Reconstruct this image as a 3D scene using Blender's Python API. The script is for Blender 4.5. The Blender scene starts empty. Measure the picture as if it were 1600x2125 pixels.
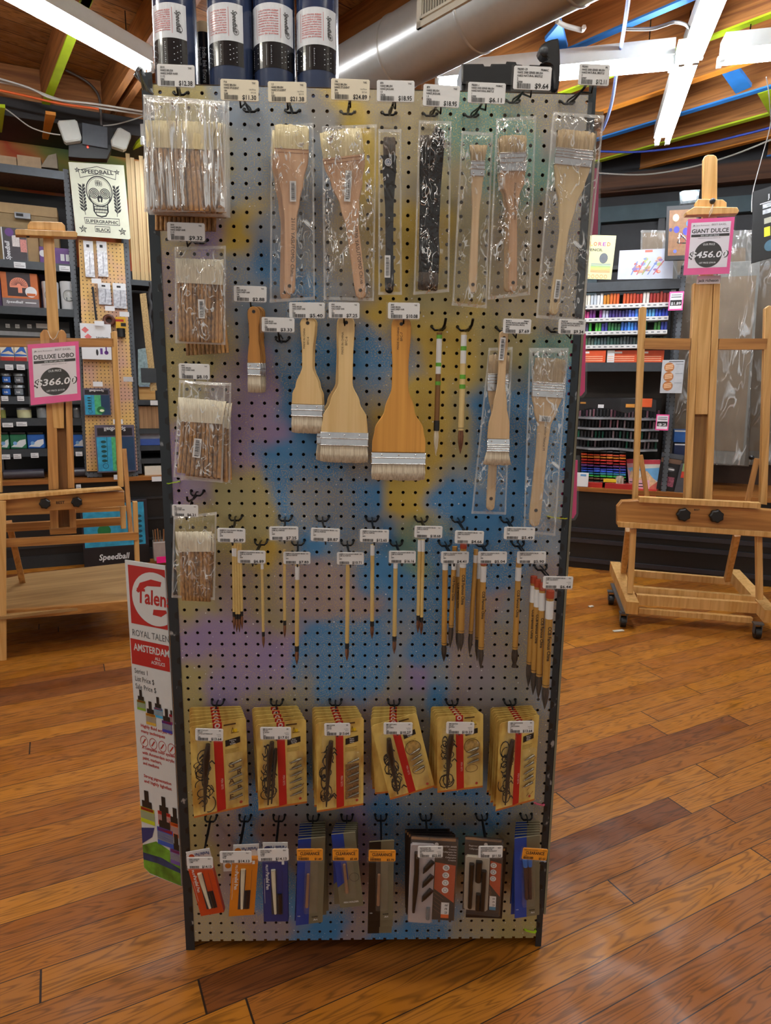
import bpy, math, random
from mathutils import Vector, Matrix, noise
random.seed(7)
S = bpy.context.scene
R = math.radians
COL = S.collection

# ------------------------------------------------------------------ camera
FPX = 1336.6
PITCH, YAW, ROLL = 0.18290694, 0.02633772, 0.01195015
CAM = Vector((-0.00658889, -1.30730968, 1.28766745))
fw = Vector((math.sin(YAW)*math.cos(PITCH), math.cos(YAW)*math.cos(PITCH), -math.sin(PITCH)))
r0 = Vector((math.cos(YAW), -math.sin(YAW), 0)); u0 = r0.cross(fw)
rt = math.cos(ROLL)*r0 + math.sin(ROLL)*u0
up = -math.sin(ROLL)*r0 + math.cos(ROLL)*u0
cd = bpy.data.cameras.new('camera'); cam = bpy.data.objects.new('camera', cd); COL.objects.link(cam)
cd.sensor_fit = 'HORIZONTAL'; cd.sensor_width = 36; cd.lens = FPX/1600*36
cd.clip_start = .02; cd.clip_end = 60
cam.matrix_world = Matrix(((rt.x, up.x, -fw.x, CAM.x), (rt.y, up.y, -fw.y, CAM.y), (rt.z, up.z, -fw.z, CAM.z), (0, 0, 0, 1)))
S.camera = cam
S.view_settings.view_transform = 'Standard'; S.view_settings.look = 'None'
S.view_settings.gamma = 1; S.view_settings.use_curve_mapping = False
S.view_settings.exposure = 1.35
S.cycles.max_bounces = 8; S.cycles.transparent_max_bounces = 24
S.cycles.sample_clamp_indirect = 4; S.cycles.caustics_reflective = False; S.cycles.caustics_refractive = False
# ------------------------------------------------------------------ world and light levels
W = bpy.data.worlds.new('world'); S.world = W; W.use_nodes = True
W.node_tree.nodes['Background'].inputs[0].default_value = (1.0, .96, .9, 1)
W.node_tree.nodes['Background'].inputs[1].default_value = 0.20
TUBE = 24.0
FRONT = 19.0      # tubes on the fixtures over the viewer
# fluorescent fixtures: (x, y, z, azimuth degrees from +y, length, label); tubes are built in the lamp builder
LAMPS = [
 (-1.52, 2.02, 3.00, 30, 1.22, 'two-tube strip light at the upper left of the photo, beside the blue bottles'),
 (1.73, 2.72, 2.95, 17.9, 1.09, 'strip light hanging over the right easel, its far end pointing at the mast'),
 (1.478, 1.764, 3.04, 16.4, 1.22, 'strip light running off the top of the photo above the crossing at right'),
 (.955, 2.505, 3.00, 104.6, 1.22, 'strip light crossing behind the black clamp above the board'),
 (2.36, 2.14, 3.00, 104.6, 1.22, 'strip light running off the right edge of the photo'),
 (-1.02, 3.25, 2.92, 105, 1.0, 'distant strip light low behind the bagged brushes at upper left'),
 (-0.75, -0.50, 3.02, 101, 1.22, None), (0.55, -0.70, 3.02, 101, 1.22, None),
 (-2.4, -2.2, 3.02, 13, 1.22, None), (2.9, -1.4, 3.02, 13, 1.22, None), (-2.4, -0.4, 3.02, 13, 1.22, None),
]

# ------------------------------------------------------------------ frames: pixel rays into upright planes
class Frame:
    def __init__(s, ox, oy, deg, oz=0):
        s.M = Matrix.Translation((ox, oy, oz)) @ Matrix.Rotation(R(deg), 4, 'Z'); s.I = s.M.inverted(); s.deg = deg
        s.C = s.I @ CAM; s.R3 = s.I.to_3x3()
    def at(s, px, py, y=0.0):
        d = s.R3 @ (fw + rt*((px-800)/FPX) - up*((py-1062.5)/FPX))
        t = (y - s.C.y)/d.y; p = s.C + d*t
        return p.x, p.z
    def floor(s, px, py, z=0.0):
        d = s.R3 @ (fw + rt*((px-800)/FPX) - up*((py-1062.5)/FPX))
        t = (z - s.C.z)/d.z; p = s.C + d*t
        return p.x, p.y
    def rect(s, px0, py0, px1, py1, y=0.0):
        mx, my = (px0+px1)/2, (py0+py1)/2
        return s.at(px0, my, y)[0], s.at(px1, my, y)[0], s.at(mx, py1, y)[1], s.at(mx, py0, y)[1]
    def sc(s, px, py, y=0.0):      # metres per pixel at that point
        return abs(s.at(px+5, py, y)[0]-s.at(px-5, py, y)[0])/10
BO = Frame(0, 0, 0)
FL = Frame(-2.645, 3.219, 21.6)
FR = Frame(1.491, 3.427, -21.9)

# ------------------------------------------------------------------ materials
def lin(h):
    if isinstance(h, tuple): return h
    h = h.lstrip('#'); c = [int(h[i:i+2], 16)/255 for i in (0, 2, 4)]
    return tuple(x/12.92 if x <= .04045 else ((x+.055)/1.055)**2.4 for x in c)
MT = {}
def nth(k): return ['first', 'second', 'third', 'fourth', 'fifth', 'sixth', 'seventh', 'eighth', 'ninth', 'tenth', 'eleventh', 'twelfth'][k-1] if k <= 12 else '%d%s' % (k, {1: 'st', 2: 'nd', 3: 'rd'}.get(k % 10 if k not in (11, 12, 13) else 0, 'th'))
def cname(h):
    import colorsys
    r, g, b = [int(h[i:i+2], 16)/255 for i in (1, 3, 5)]; H, S_, V = colorsys.rgb_to_hsv(r, g, b); H *= 360
    if V < .2: return 'black'
    if S_ < .2: return 'white' if V > .75 else 'grey'
    d = 'dark ' if V < .45 else ''
    for lim, nm in ((14, 'red'), (32, 'orange'), (55, 'ochre'), (75, 'yellow'), (160, 'green'), (200, 'teal'), (245, 'blue'), (290, 'purple'), (345, 'pink'), (361, 'red')):
        if H < lim: return d+nm
def newmat(name):
    m = bpy.data.materials.new(name); m.use_nodes = True; nt = m.node_tree
    return m, nt, nt.nodes['Principled BSDF']
def ramp(nt, a, b, p0=.3, p1=.7):
    r = nt.nodes.new('ShaderNodeValToRGB'); e = r.color_ramp.elements
    e[0].position = p0; e[1].position = p1; e[0].color = (*a, 1); e[1].color = (*b, 1); return r
def coords(nt, sx, sy, sz, rot=(0, 0, 0)):
    tc = nt.nodes.new('ShaderNodeTexCoord'); mp = nt.nodes.new('ShaderNodeMapping')
    mp.inputs['Scale'].default_value = (sx, sy, sz); mp.inputs['Rotation'].default_value = rot
    nt.links.new(tc.outputs['Object'], mp.inputs['Vector']); return mp
def mat(col, rough=.5, metal=0, var=.10, scale=25, coat=0, bump=0, key=None, spec=.5):
    k = key or (col, rough, metal, var, scale, coat, bump, spec)
    if k in MT: return MT[k]
    m, nt, b = newmat('paint_%s' % (col if isinstance(col, str) else 'mix'))
    c = lin(col); mp = coords(nt, scale, scale, scale)
    n = nt.nodes.new('ShaderNodeTexNoise'); n.inputs['Scale'].default_value = 1; n.inputs['Detail'].default_value = 3
    nt.links.new(mp.outputs[0], n.inputs['Vector'])
    rp = ramp(nt, tuple(x*(1-var) for x in c), tuple(min(1, x*(1+var)) for x in c))
    nt.links.new(n.outputs['Fac'], rp.inputs[0]); nt.links.new(rp.outputs[0], b.inputs['Base Color'])
    b.inputs['Roughness'].default_value = rough; b.inputs['Metallic'].default_value = metal
    b.inputs['Coat Weight'].default_value = coat; b.inputs['Specular IOR Level'].default_value = spec
    if bump:
        bp = nt.nodes.new('ShaderNodeBump'); bp.inputs['Strength'].default_value = bump; bp.inputs['Distance'].default_value = .002
        nt.links.new(n.outputs['Fac'], bp.inputs['Height']); nt.links.new(bp.outputs[0], b.inputs['Normal'])
    MT[k] = m; return m
def wood(c1, c2, axis='z', rough=.45, fine=60, stretch=.06, key=None, coat=0, ring=0.0):
    k = key or ('wood', c1, c2, axis, rough, fine, stretch, ring)
    if k in MT: return MT[k]
    m, nt, b = newmat('wood_grain'); s = [fine]*3; s['xyz'.index(axis)] = fine*stretch
    mp = coords(nt, *s); n = nt.nodes.new('ShaderNodeTexNoise'); n.inputs['Scale'].default_value = 1
    n.inputs['Detail'].default_value = 5; n.inputs['Distortion'].default_value = .6+ring
    nt.links.new(mp.outputs[0], n.inputs['Vector'])
    rp = ramp(nt, lin(c2), lin(c1), .32, .62); nt.links.new(n.outputs['Fac'], rp.inputs[0])
    nt.links.new(rp.outputs[0], b.inputs['Base Color']); b.inputs['Roughness'].default_value = rough
    b.inputs['Coat Weight'].default_value = coat
    MT[k] = m; return m
def bristle(c1, c2, key=None, fine=500):
    k = key or ('br', c1, c2)
    if k in MT: return MT[k]
    m, nt, b = newmat('bristle_hair'); mp = coords(nt, fine, fine, 12)
    n = nt.nodes.new('ShaderNodeTexNoise'); n.inputs['Scale'].default_value = 1; n.inputs['Detail'].default_value = 2
    nt.links.new(mp.outputs[0], n.inputs['Vector']); rp = ramp(nt, lin(c2), lin(c1), .3, .65)
    nt.links.new(n.outputs['Fac'], rp.inputs[0]); nt.links.new(rp.outputs[0], b.inputs['Base Color'])
    bp = nt.nodes.new('ShaderNodeBump'); bp.inputs['Strength'].default_value = .35; bp.inputs['Distance'].default_value = .001
    nt.links.new(n.outputs['Fac'], bp.inputs['Height']); nt.links.new(bp.outputs[0], b.inputs['Normal'])
    b.inputs['Roughness'].default_value = .75; MT[k] = m; return m
def emis(col, st, key):
    if key in MT: return MT[key]
    m, nt, b = newmat(key); c = lin(col)
    b.inputs['Base Color'].default_value = (*c, 1); b.inputs['Emission Color'].default_value = (*c, 1)
    b.inputs['Emission Strength'].default_value = st; MT[key] = m; return m
def plastic(name, haze=.05, gloss=.04, nscale=(60, 60, 25), bump=1.0, tint=(1, 1, 1), rough=.09, dist=.006, crease=0.0, cw=.03, edge=.35):
    m = bpy.data.materials.new(name); m.use_nodes = True; nt = m.node_tree; nt.nodes.clear()
    N = nt.nodes.new; L = nt.links.new
    def mth(op, a, b=None, cl=False):
        q = N('ShaderNodeMath'); q.operation = op; q.use_clamp = cl
        for k, v in enumerate((a, b)):
            if v is None: continue
            if isinstance(v, (int, float)): q.inputs[k].default_value = v
            else: L(v, q.inputs[k])
        return q.outputs[0]
    out = N('ShaderNodeOutputMaterial'); tr = N('ShaderNodeBsdfTransparent'); tr.inputs[0].default_value = (*tint, 1)
    gl = N('ShaderNodeBsdfGlossy'); gl.inputs['Roughness'].default_value = rough
    df = N('ShaderNodeBsdfDiffuse'); df.inputs[0].default_value = (.88, .9, .9, 1)
    mp = coords(nt, *nscale); n = N('ShaderNodeTexNoise'); n.inputs['Scale'].default_value = 1; n.inputs['Detail'].default_value = 1.5
    n.inputs['Distortion'].default_value = 1.2; L(mp.outputs[0], n.inputs['Vector'])
    bp = N('ShaderNodeBump'); bp.inputs['Strength'].default_value = bump; bp.inputs['Distance'].default_value = dist
    L(n.outputs['Fac'], bp.inputs['Height']); L(bp.outputs[0], gl.inputs['Normal'])
    lw = N('ShaderNodeLayerWeight'); lw.inputs['Blend'].default_value = .5
    fr = mth('MULTIPLY', mth('POWER', lw.outputs['Facing'], 3.0), edge)
    # creases: thin ridge lines where the film folds, whitened as painted-in highlights
    r1 = mth('ABSOLUTE', mth('SUBTRACT', n.outputs['Fac'], .5)); cr = mth('SUBTRACT', 1.0, mth('DIVIDE', r1, cw), True)
    n2 = N('ShaderNodeTexNoise'); n2.inputs['Scale'].default_value = .35; L(mp.outputs[0], n2.inputs['Vector'])
    gate = mth('MULTIPLY', mth('SUBTRACT', n2.outputs['Fac'], .47), 9.0, True)
    cr = mth('MULTIPLY', mth('MULTIPLY', cr, gate), crease)
    m1 = N('ShaderNodeMixShader'); L(mth('ADD', haze, cr, True), m1.inputs[0]); L(tr.outputs[0], m1.inputs[1]); L(df.outputs[0], m1.inputs[2])
    m2 = N('ShaderNodeMixShader'); L(mth('ADD', mth('ADD', fr, gloss), cr, True), m2.inputs[0]); L(m1.outputs[0], m2.inputs[1]); L(gl.outputs[0], m2.inputs[2])
    L(m2.outputs[0], out.inputs[0]); return m
BAG = plastic('clear_plastic_bag', .04, .04, (55, 55, 28), 1.0, crease=.6, cw=.026)
BAGW = plastic('crinkled_plastic_bag', .12, .06, (85, 60, 4.5), 1.0, dist=.012, crease=.85, cw=.08)
BAGC = plastic('crumpled_plastic_bag', .018, .05, (85, 60, 42), 1.0, dist=.01, crease=.85, cw=.042)
CLEAR = plastic('clear_blister', .02, .02, (20, 20, 20), .25)
SEAM = plastic('heat_sealed_seam', .30, .08, (300, 300, 300), .6)
WRAP = plastic('stretch_wrap', .04, .04, (14, 14, 4), 1.0, dist=.03, rough=.14, crease=.45, cw=.05)
WHITE = mat('#d8dadc', .45, var=.03); OFFW = mat('#cfc8b8', .5, var=.03); BLACK = mat('#141414', .45); INK = mat('#1b1b1d', .6, var=0)
WIRE = mat('#17181a', .3, .6, var=.05); STEEL = mat('#b9bcc0', .22, .95, var=.06, scale=60); TIN = mat('#c9ccd0', .28, .9, var=.08, scale=90)
ORANGE = mat('#e0932a', .5, var=.03); DARKM = mat('#2c3136', .42, .2, var=.2, scale=40); GREYM = mat('#5c6166', .4, .3, var=.12)
OAK = wood('#c99457', '#a3703a', 'z', .42, 45, .05); OAKX = wood('#bd8748', '#94612f', 'x', .42, 45, .05)
OAKL = wood('#dcb072', '#c0904c', 'z', .42, 45, .05)
PINK = mat('#f2589f', .5, var=.04); HOTP = mat('#e4187c', .45, var=.04)

# ------------------------------------------------------------------ glyph cache
GL = {}
def build_glyphs():
    chars = ''.join(chr(i) for i in range(33, 127))
    obs = []
    for st, off in (('n', 0.0), ('b', .022)):
        for c in chars:
            for s in (c, '|'+c+'|'):
                cu = bpy.data.curves.new('g', 'FONT'); cu.body = s; cu.resolution_u = 2; cu.offset = off
                o = bpy.data.objects.new('g', cu); COL.objects.link(o); obs.append((st, c, s, o))
        cu = bpy.data.curves.new('g', 'FONT'); cu.body = '||'; cu.resolution_u = 2; cu.offset = off
        o = bpy.data.objects.new('g', cu); COL.objects.link(o); obs.append((st, '', '||', o))
    dg = bpy.context.evaluated_depsgraph_get(); wid = {}
    for st, c, s, o in obs:
        me = bpy.data.meshes.new_from_object(o.evaluated_get(dg))
        if len(s) == 1:
            GL[st, c] = [[(v.co.x, v.co.y) for v in me.vertices], [tuple(p.vertices) for p in me.polygons], 0]
        xs = [v.co.x for v in me.vertices]; wid[st, s] = max(xs)-min(xs)
        bpy.data.meshes.remove(me)
    for st, c, s, o in obs:
        if len(s) == 3: GL[st, c][2] = wid[st, s]-wid[st, '||']
    for t in obs:
        cu = t[3].data; bpy.data.objects.remove(t[3]); bpy.data.curves.remove(cu)
build_glyphs()
def text_w(s, st='n'): return sum(.28 if c == ' ' else GL[st, c][2] for c in s)

# ------------------------------------------------------------------ mesh builder
class MB:
    def __init__(s): s.v = []; s.f = []; s.m = []; s.sm = []; s.mats = []; s.T = None
    def mi(s, m):
        if m not in s.mats: s.mats.append(m)
        return s.mats.index(m)
    def add(s, vs, fs, m, smooth=False):
        b = len(s.v)
        if s.T is not None: vs = [tuple(s.T @ Vector(v)) for v in vs]
        s.v += [tuple(v) for v in vs]; k = s.mi(m)
        for f in fs: s.f.append([i+b for i in f]); s.m.append(k); s.sm.append(smooth)
        return s
    def box(s, x0, x1, y0, y1, z0, z1, m, bev=0):
        if x0 > x1: x0, x1 = x1, x0
        if y0 > y1: y0, y1 = y1, y0
        if z0 > z1: z0, z1 = z1, z0
        if bev:
            b = min(bev, (x1-x0)/3, (z1-z0)/3)
            return s.prism([(x0+b, z0), (x1-b, z0), (x1, z0+b), (x1, z1-b), (x1-b, z1), (x0+b, z1), (x0, z1-b), (x0, z0+b)], y0, y1, m, bev=min(bev, (y1-y0)/3))
        return s.add([(x0, y0, z0), (x1, y0, z0), (x1, y1, z0), (x0, y1, z0), (x0, y0, z1), (x1, y0, z1), (x1, y1, z1), (x0, y1, z1)],
                     [(0, 1, 5, 4), (1, 2, 6, 5), (2, 3, 7, 6), (3, 0, 4, 7), (4, 5, 6, 7), (3, 2, 1, 0)], m)
    def bar(s, a, b, w, t, m, up_=(0, 0, 1)):       # rectangular bar from a to b, width w across, thickness t
        a = Vector(a); b = Vector(b); d = (b-a).normalized(); u = Vector(up_)
        if abs(d.dot(u)) > .95: u = Vector((1, 0, 0))
        x = d.cross(u).normalized(); y = x.cross(d)
        vs = [p+x*sx*w/2+y*sy*t/2 for p in (a, b) for sx, sy in ((-1, -1), (1, -1), (1, 1), (-1, 1))]
        return s.add(vs, [(3, 2, 1, 0), (4, 5, 6, 7), (0, 1, 5, 4), (1, 2, 6, 5), (2, 3, 7, 6), (3, 0, 4, 7)], m)
    def prism(s, pts, y0, y1, m, side=None, bev=0, smooth=False):    # outline in x,z; y0 is the front (nearer the viewer)
        n = len(pts); A = sum(pts[i][0]*pts[(i+1) % n][1]-pts[(i+1) % n][0]*pts[i][1] for i in range(n))
        if A < 0: pts = pts[::-1]
        side = side or m
        if bev:
            ins = []
            for i in range(n):
                p0, p1, p2 = Vector(pts[i-1]), Vector(pts[i]), Vector(pts[(i+1) % n])
                e1 = (p1-p0); e2 = (p2-p1)
                if e1.length < 1e-9 or e2.length < 1e-9: ins.append(tuple(p1)); continue
                e1.normalize(); e2.normalize(); n1 = Vector((-e1.y, e1.x)); n2 = Vector((-e2.y, e2.x)); nn = (n1+n2)
                if nn.length < 1e-6: nn = n1
                nn.normalize(); k = min(1.5, 1/max(.5, nn.dot(n1))); ins.append(tuple(p1+nn*bev*k))
            vs = [(x, y0, z) for x, z in ins]+[(x, y0+bev, z) for x, z in pts]+[(x, y1, z) for x, z in pts]
            s.add(vs, [list(range(n))], m)
            s.add(vs, [(i, n+i, n+(i+1) % n, (i+1) % n) for i in range(n)], m, True)
            s.add(vs, [(n+i, 2*n+i, 2*n+(i+1) % n, n+(i+1) % n) for i in range(n)]+[[2*n+i for i in range(n)][::-1]], side)
            return s
        vs = [(x, y0, z) for x, z in pts]+[(x, y1, z) for x, z in pts]
        s.add(vs, [list(range(n)), [n+i for i in range(n)][::-1]], m)
        return s.add(vs, [(i, n+i, n+(i+1) % n, (i+1) % n) for i in range(n)], side, smooth)
    def flat(s, pts, y, m):                          # thin printed area facing the viewer
        n = len(pts); A = sum(pts[i][0]*pts[(i+1) % n][1]-pts[(i+1) % n][0]*pts[i][1] for i in range(n))
        if A < 0: pts = pts[::-1]
        return s.add([(x, y, z) for x, z in pts], [list(range(n))], m)
    def rect(s, x0, x1, z0, z1, y, m): return s.flat([(x0, z0), (x1, z0), (x1, z1), (x0, z1)], y, m)
    def disc(s, x, z, r, y, m, n=20, rz=None):
        return s.flat([(x+r*math.cos(2*math.pi*i/n), z+(rz or r)*math.sin(2*math.pi*i/n)) for i in range(n)], y, m)
    def ring(s, x, z, r, w, y, m, n=20, rz=None, a0=0, a1=360):
        k = (rz or r)/r; vs = []
        for i in range(n+1):
            a = R(a0+(a1-a0)*i/n)
            for q in (r-w/2, r+w/2): vs.append((x+q*math.cos(a), y, z+q*k*math.sin(a)))
        return s.add(vs, [(2*i, 2*i+1, 2*i+3, 2*i+2) for i in range(n)], m)
    def stroke(s, pts, w, y, m):
        for a, b in zip(pts[:-1], pts[1:]):
            a = Vector(a); b = Vector(b); d = (b-a)
            if d.length < 1e-7: continue
            d.normalize(); q = Vector((-d.y, d.x))*w/2
            a = a-d*w*.2; b = b+d*w*.2
            s.flat([tuple(a-q), tuple(b-q), tuple(b+q), tuple(a+q)], y, m)
        return s
    def text(s, t, x, z, h, y, m, al='l', st='n', sx=1.0, rot=0, w=None, shear=0):
        tw = text_w(t, st)
        if w: sx = w/(tw*h) if tw else 1
        ox = 0 if al == 'l' else (-tw/2 if al == 'c' else -tw)
        c, sn = math.cos(R(rot)), math.sin(R(rot)); cx = ox
        for ch in t:
            if ch == ' ': cx += .28; continue
            V, Fc, ad = GL[st, ch]; vs = []
            for a, b in V:
                lx = (cx+a+shear*b)*h*sx; lz = b*h
                vs.append((x+lx*c-lz*sn, y, z+lx*sn+lz*c))
            s.add(vs, [list(f)[::1] for f in Fc], m); cx += ad
        return s
    def tube(s, pts, r, m, n=8, caps=True):
        P = [Vector(p) for p in pts]; rs = r if isinstance(r, (list, tuple)) else [r]*len(P); vs = []
        u = None
        for i, p in enumerate(P):
            d = (P[min(i+1, len(P)-1)]-P[max(i-1, 0)])
            d = d.normalized() if d.length > 1e-9 else Vector((0, 0, 1))
            if u is None: u = d.orthogonal().normalized()
            u = (u-d*u.dot(d)); u = u.normalized() if u.length > 1e-6 else d.orthogonal().normalized()
            w = d.cross(u)
            for k in range(n):
                a = 2*math.pi*k/n; vs.append(p+(u*math.cos(a)+w*math.sin(a))*rs[i])
        fs = [(i*n+k, i*n+(k+1) % n, (i+1)*n+(k+1) % n, (i+1)*n+k) for i in range(len(P)-1) for k in range(n)]
        s.add(vs, fs, m, True)
        if caps: s.add(vs, [list(range(n))[::-1], [(len(P)-1)*n+k for k in range(n)]], m)
        return s
    def lathe(s, prof, cx, cy, m, n=24, axis='z', cz=0):    # prof = [(r, h)]
        vs = []
        for r, h in prof:
            for k in range(n):
                a = 2*math.pi*k/n
                if axis == 'z': vs.append((cx+r*math.cos(a), cy+r*math.sin(a), h))
                else: vs.append((cx+r*math.cos(a), h, cz+r*math.sin(a)))
        fs = [(i*n+k, i*n+(k+1) % n, (i+1)*n+(k+1) % n, (i+1)*n+k) for i in range(len(prof)-1) for k in range(n)]
        s.add(vs, fs, m, True)
        return s.add(vs, [list(range(n))[::-1], [(len(prof)-1)*n+k for k in range(n)]], m)
    def curved(s, cx, cy, r, a0, a1, z0, z1, m, n=12):      # part of a cylinder wall (a printed wrap)
        vs = []
        for i in range(n+1):
            a = R(a0+(a1-a0)*i/n)
            for z in (z0, z1): vs.append((cx+r*math.cos(a), cy+r*math.sin(a), z))
        return s.add(vs, [(2*i, 2*i+2, 2*i+3, 2*i+1) for i in range(n)], m, True)
    def mesh(s, name, off=(0, 0, 0)):
        me = bpy.data.meshes.new(name); ox, oy, oz = off
        me.from_pydata([(a-ox, b-oy, c-oz) for a, b, c in s.v], [], s.f)
        for m in s.mats: me.materials.append(m)
        me.polygons.foreach_set('material_index', s.m); me.polygons.foreach_set('use_smooth', s.sm); me.update()
        return me

LOCS = {}
def props(o, label=None, cat=None, group=None, kind=None):
    if label: o['label'] = label
    if cat: o['category'] = cat
    if group: o['group'] = group
    if kind: o['kind'] = kind
def thing(name, label, cat, fr, loc, group=None):
    o = bpy.data.objects.new(name, None); COL.objects.link(o); o.empty_display_size = .02
    o.matrix_world = fr.M @ Matrix.Translation(loc); props(o, label, cat, group); LOCS[o.name] = tuple(loc); return o
def loc_of(T): return LOCS[T.name]
def part(name, mb, T, label=None, top=None, kind=None):
    off = loc_of(top or T)
    if not mb.f: return None
    o = bpy.data.objects.new(name, mb.mesh(name, off)); COL.objects.link(o); o.parent = T
    props(o, label, kind=kind); return o
def single(name, mb, label, cat, fr, loc, group=None, kind=None):
    o = bpy.data.objects.new(name, mb.mesh(name, loc)); COL.objects.link(o)
    o.matrix_world = fr.M @ Matrix.Translation(loc); props(o, label, cat, group, kind); return o
def struct(name, mb, fr=BO, loc=(0, 0, 0)):
    return single(name, mb, None, None, fr, loc, None, 'structure')
def smooth_poly(pts, k=3):          # closed Catmull-Rom
    n = len(pts); out = []
    for i in range(n):
        p0, p1, p2, p3 = pts[i-1], pts[i], pts[(i+1) % n], pts[(i+2) % n]
        for j in range(k):
            t = j/k; out.append(tuple(.5*((2*p1[a])+(-p0[a]+p2[a])*t+(2*p0[a]-5*p1[a]+4*p2[a]-p3[a])*t*t+(-p0[a]+3*p1[a]-3*p2[a]+p3[a])*t**3) for a in (0, 1)))
    return out
# ================================================================== THE SETTING
def math_node(nt, op, a=None, b=None):
    n = nt.nodes.new('ShaderNodeMath'); n.operation = op
    for i, q in enumerate((a, b)):
        if q is None: continue
        if isinstance(q, (int, float)): n.inputs[i].default_value = q
        else: nt.links.new(q, n.inputs[i])
    return n.outputs[0]
def plank_mat(name, deg, width, length, cols, groove=.035, rough=.38, grain=(2.2, 26), gcol='#2a170b', dark_amt=.5, coat=.25):
    m, nt, b = newmat(name); L = nt.links.new; N = nt.nodes.new
    mp = coords(nt, 1, 1, 1, (0, 0, R(-deg))); sp = N('ShaderNodeSeparateXYZ'); L(mp.outputs[0], sp.inputs[0])
    v = math_node(nt, 'DIVIDE', sp.outputs['Y'], width); idx = math_node(nt, 'FLOOR', v); fr = math_node(nt, 'FRACT', v)
    w1 = N('ShaderNodeTexWhiteNoise'); w1.noise_dimensions = '1D'; L(idx, w1.inputs['W'])
    xo = math_node(nt, 'ADD', math_node(nt, 'DIVIDE', sp.outputs['X'], length), math_node(nt, 'MULTIPLY', w1.outputs['Value'], 7.3))
    seg = math_node(nt, 'FLOOR', xo); fx = math_node(nt, 'FRACT', xo)
    cb = N('ShaderNodeCombineXYZ'); L(idx, cb.inputs[0]); L(seg, cb.inputs[1])
    w2 = N('ShaderNodeTexWhiteNoise'); w2.noise_dimensions = '3D'; L(cb.outputs[0], w2.inputs['Vector'])
    cr = N('ShaderNodeValToRGB'); e = cr.color_ramp.elements
    while len(e) < len(cols): e.new(.5)
    for i, c in enumerate(cols): e[i].position = i/(len(cols)-1)*.98; e[i].color = (*lin(c), 1)
    L(w2.outputs['Value'], cr.inputs[0])
    # grain, shifted for each board
    gx = math_node(nt, 'MULTIPLY', sp.outputs['X'], grain[0]); gy = math_node(nt, 'MULTIPLY', sp.outputs['Y'], grain[1])
    gz = math_node(nt, 'MULTIPLY', w2.outputs['Value'], 40)
    cg = N('ShaderNodeCombineXYZ'); L(gx, cg.inputs[0]); L(gy, cg.inputs[1]); L(gz, cg.inputs[2])
    n1 = N('ShaderNodeTexNoise'); n1.inputs['Scale'].default_value = 1; n1.inputs['Detail'].default_value = 2; n1.inputs['Distortion'].default_value = .4; L(cg.outputs[0], n1.inputs['Vector'])
    wv = math_node(nt, 'FRACT', math_node(nt, 'MULTIPLY', n1.outputs['Fac'], 11)); tri = math_node(nt, 'ABSOLUTE', math_node(nt, 'SUBTRACT', wv, .5))
    gr = math_node(nt, 'MULTIPLY', math_node(nt, 'SMOOTH_MIN', tri, .5), 2)
    mx = N('ShaderNodeMix'); mx.data_type = 'RGBA'; mx.blend_type = 'MULTIPLY'
    rp = ramp(nt, (dark_amt,)*3, (1.12, 1.12, 1.1), .05, .5); L(gr, rp.inputs[0])
    mx.inputs['Factor'].default_value = .8; L(cr.outputs[0], mx.inputs['A']); L(rp.outputs[0], mx.inputs['B'])
    g1 = math_node(nt, 'LESS_THAN', fr, groove); g2 = math_node(nt, 'LESS_THAN', fx, .003/length*1.5)
    gg = math_node(nt, 'MAXIMUM', g1, g2); m2 = N('ShaderNodeMix'); m2.data_type = 'RGBA'
    L(gg, m2.inputs['Factor']); L(mx.outputs['Result'], m2.inputs['A']); m2.inputs['B'].default_value = (*lin(gcol), 1)
    L(m2.outputs['Result'], b.inputs['Base Color']); b.inputs['Specular IOR Level'].default_value = .32; b.inputs['Roughness'].default_value = rough; b.inputs['Coat Weight'].default_value = coat; b.inputs['Coat Roughness'].default_value = .25
    n3 = N('ShaderNodeTexNoise'); n3.inputs['Scale'].default_value = 9; n3.inputs['Detail'].default_value = 3; L(mp.outputs[0], n3.inputs['Vector'])
    rr = ramp(nt, (rough*.7,)*3, (min(1, rough*1.5),)*3); L(n3.outputs['Fac'], rr.inputs[0]); L(rr.outputs[0], b.inputs['Roughness'])
    hh = math_node(nt, 'SUBTRACT', math_node(nt, 'MULTIPLY', gr, .15), gg)
    bp = N('ShaderNodeBump'); bp.inputs['Strength'].default_value = .3; bp.inputs['Distance'].default_value = .0015; L(hh, bp.inputs['Height']); L(bp.outputs[0], b.inputs['Normal'])
    return m
FLOORM = plank_mat('pine_floor_boards', 25.5, .091, 1.5, ['#8c4f12', '#9a5e16', '#a76817', '#985a14', '#864c14', '#ad6e1e', '#925618', '#643312'], .026, .5, coat=.03)
DECKM = plank_mat('roof_deck_boards', 40, .14, 2.6, ['#97642f', '#a87440', '#8a5a30', '#b17d48'], .04, .6, (2, 18), coat=0)
JOISTM = wood('#b5793f', '#83522a', 'x', .6, 26, .05, coat=0, ring=1.0)
BEAMD = mat('#211f1f', .6, var=.25, scale=12)
mb = MB().box(-4.5, 5.5, -4, 6.5, -.05, 0, FLOORM); struct('floor', mb)
mb = MB().box(-4.5, 5.5, -4, 6.5, 3.34, 3.38, DECKM); struct('ceiling', mb)
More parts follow.
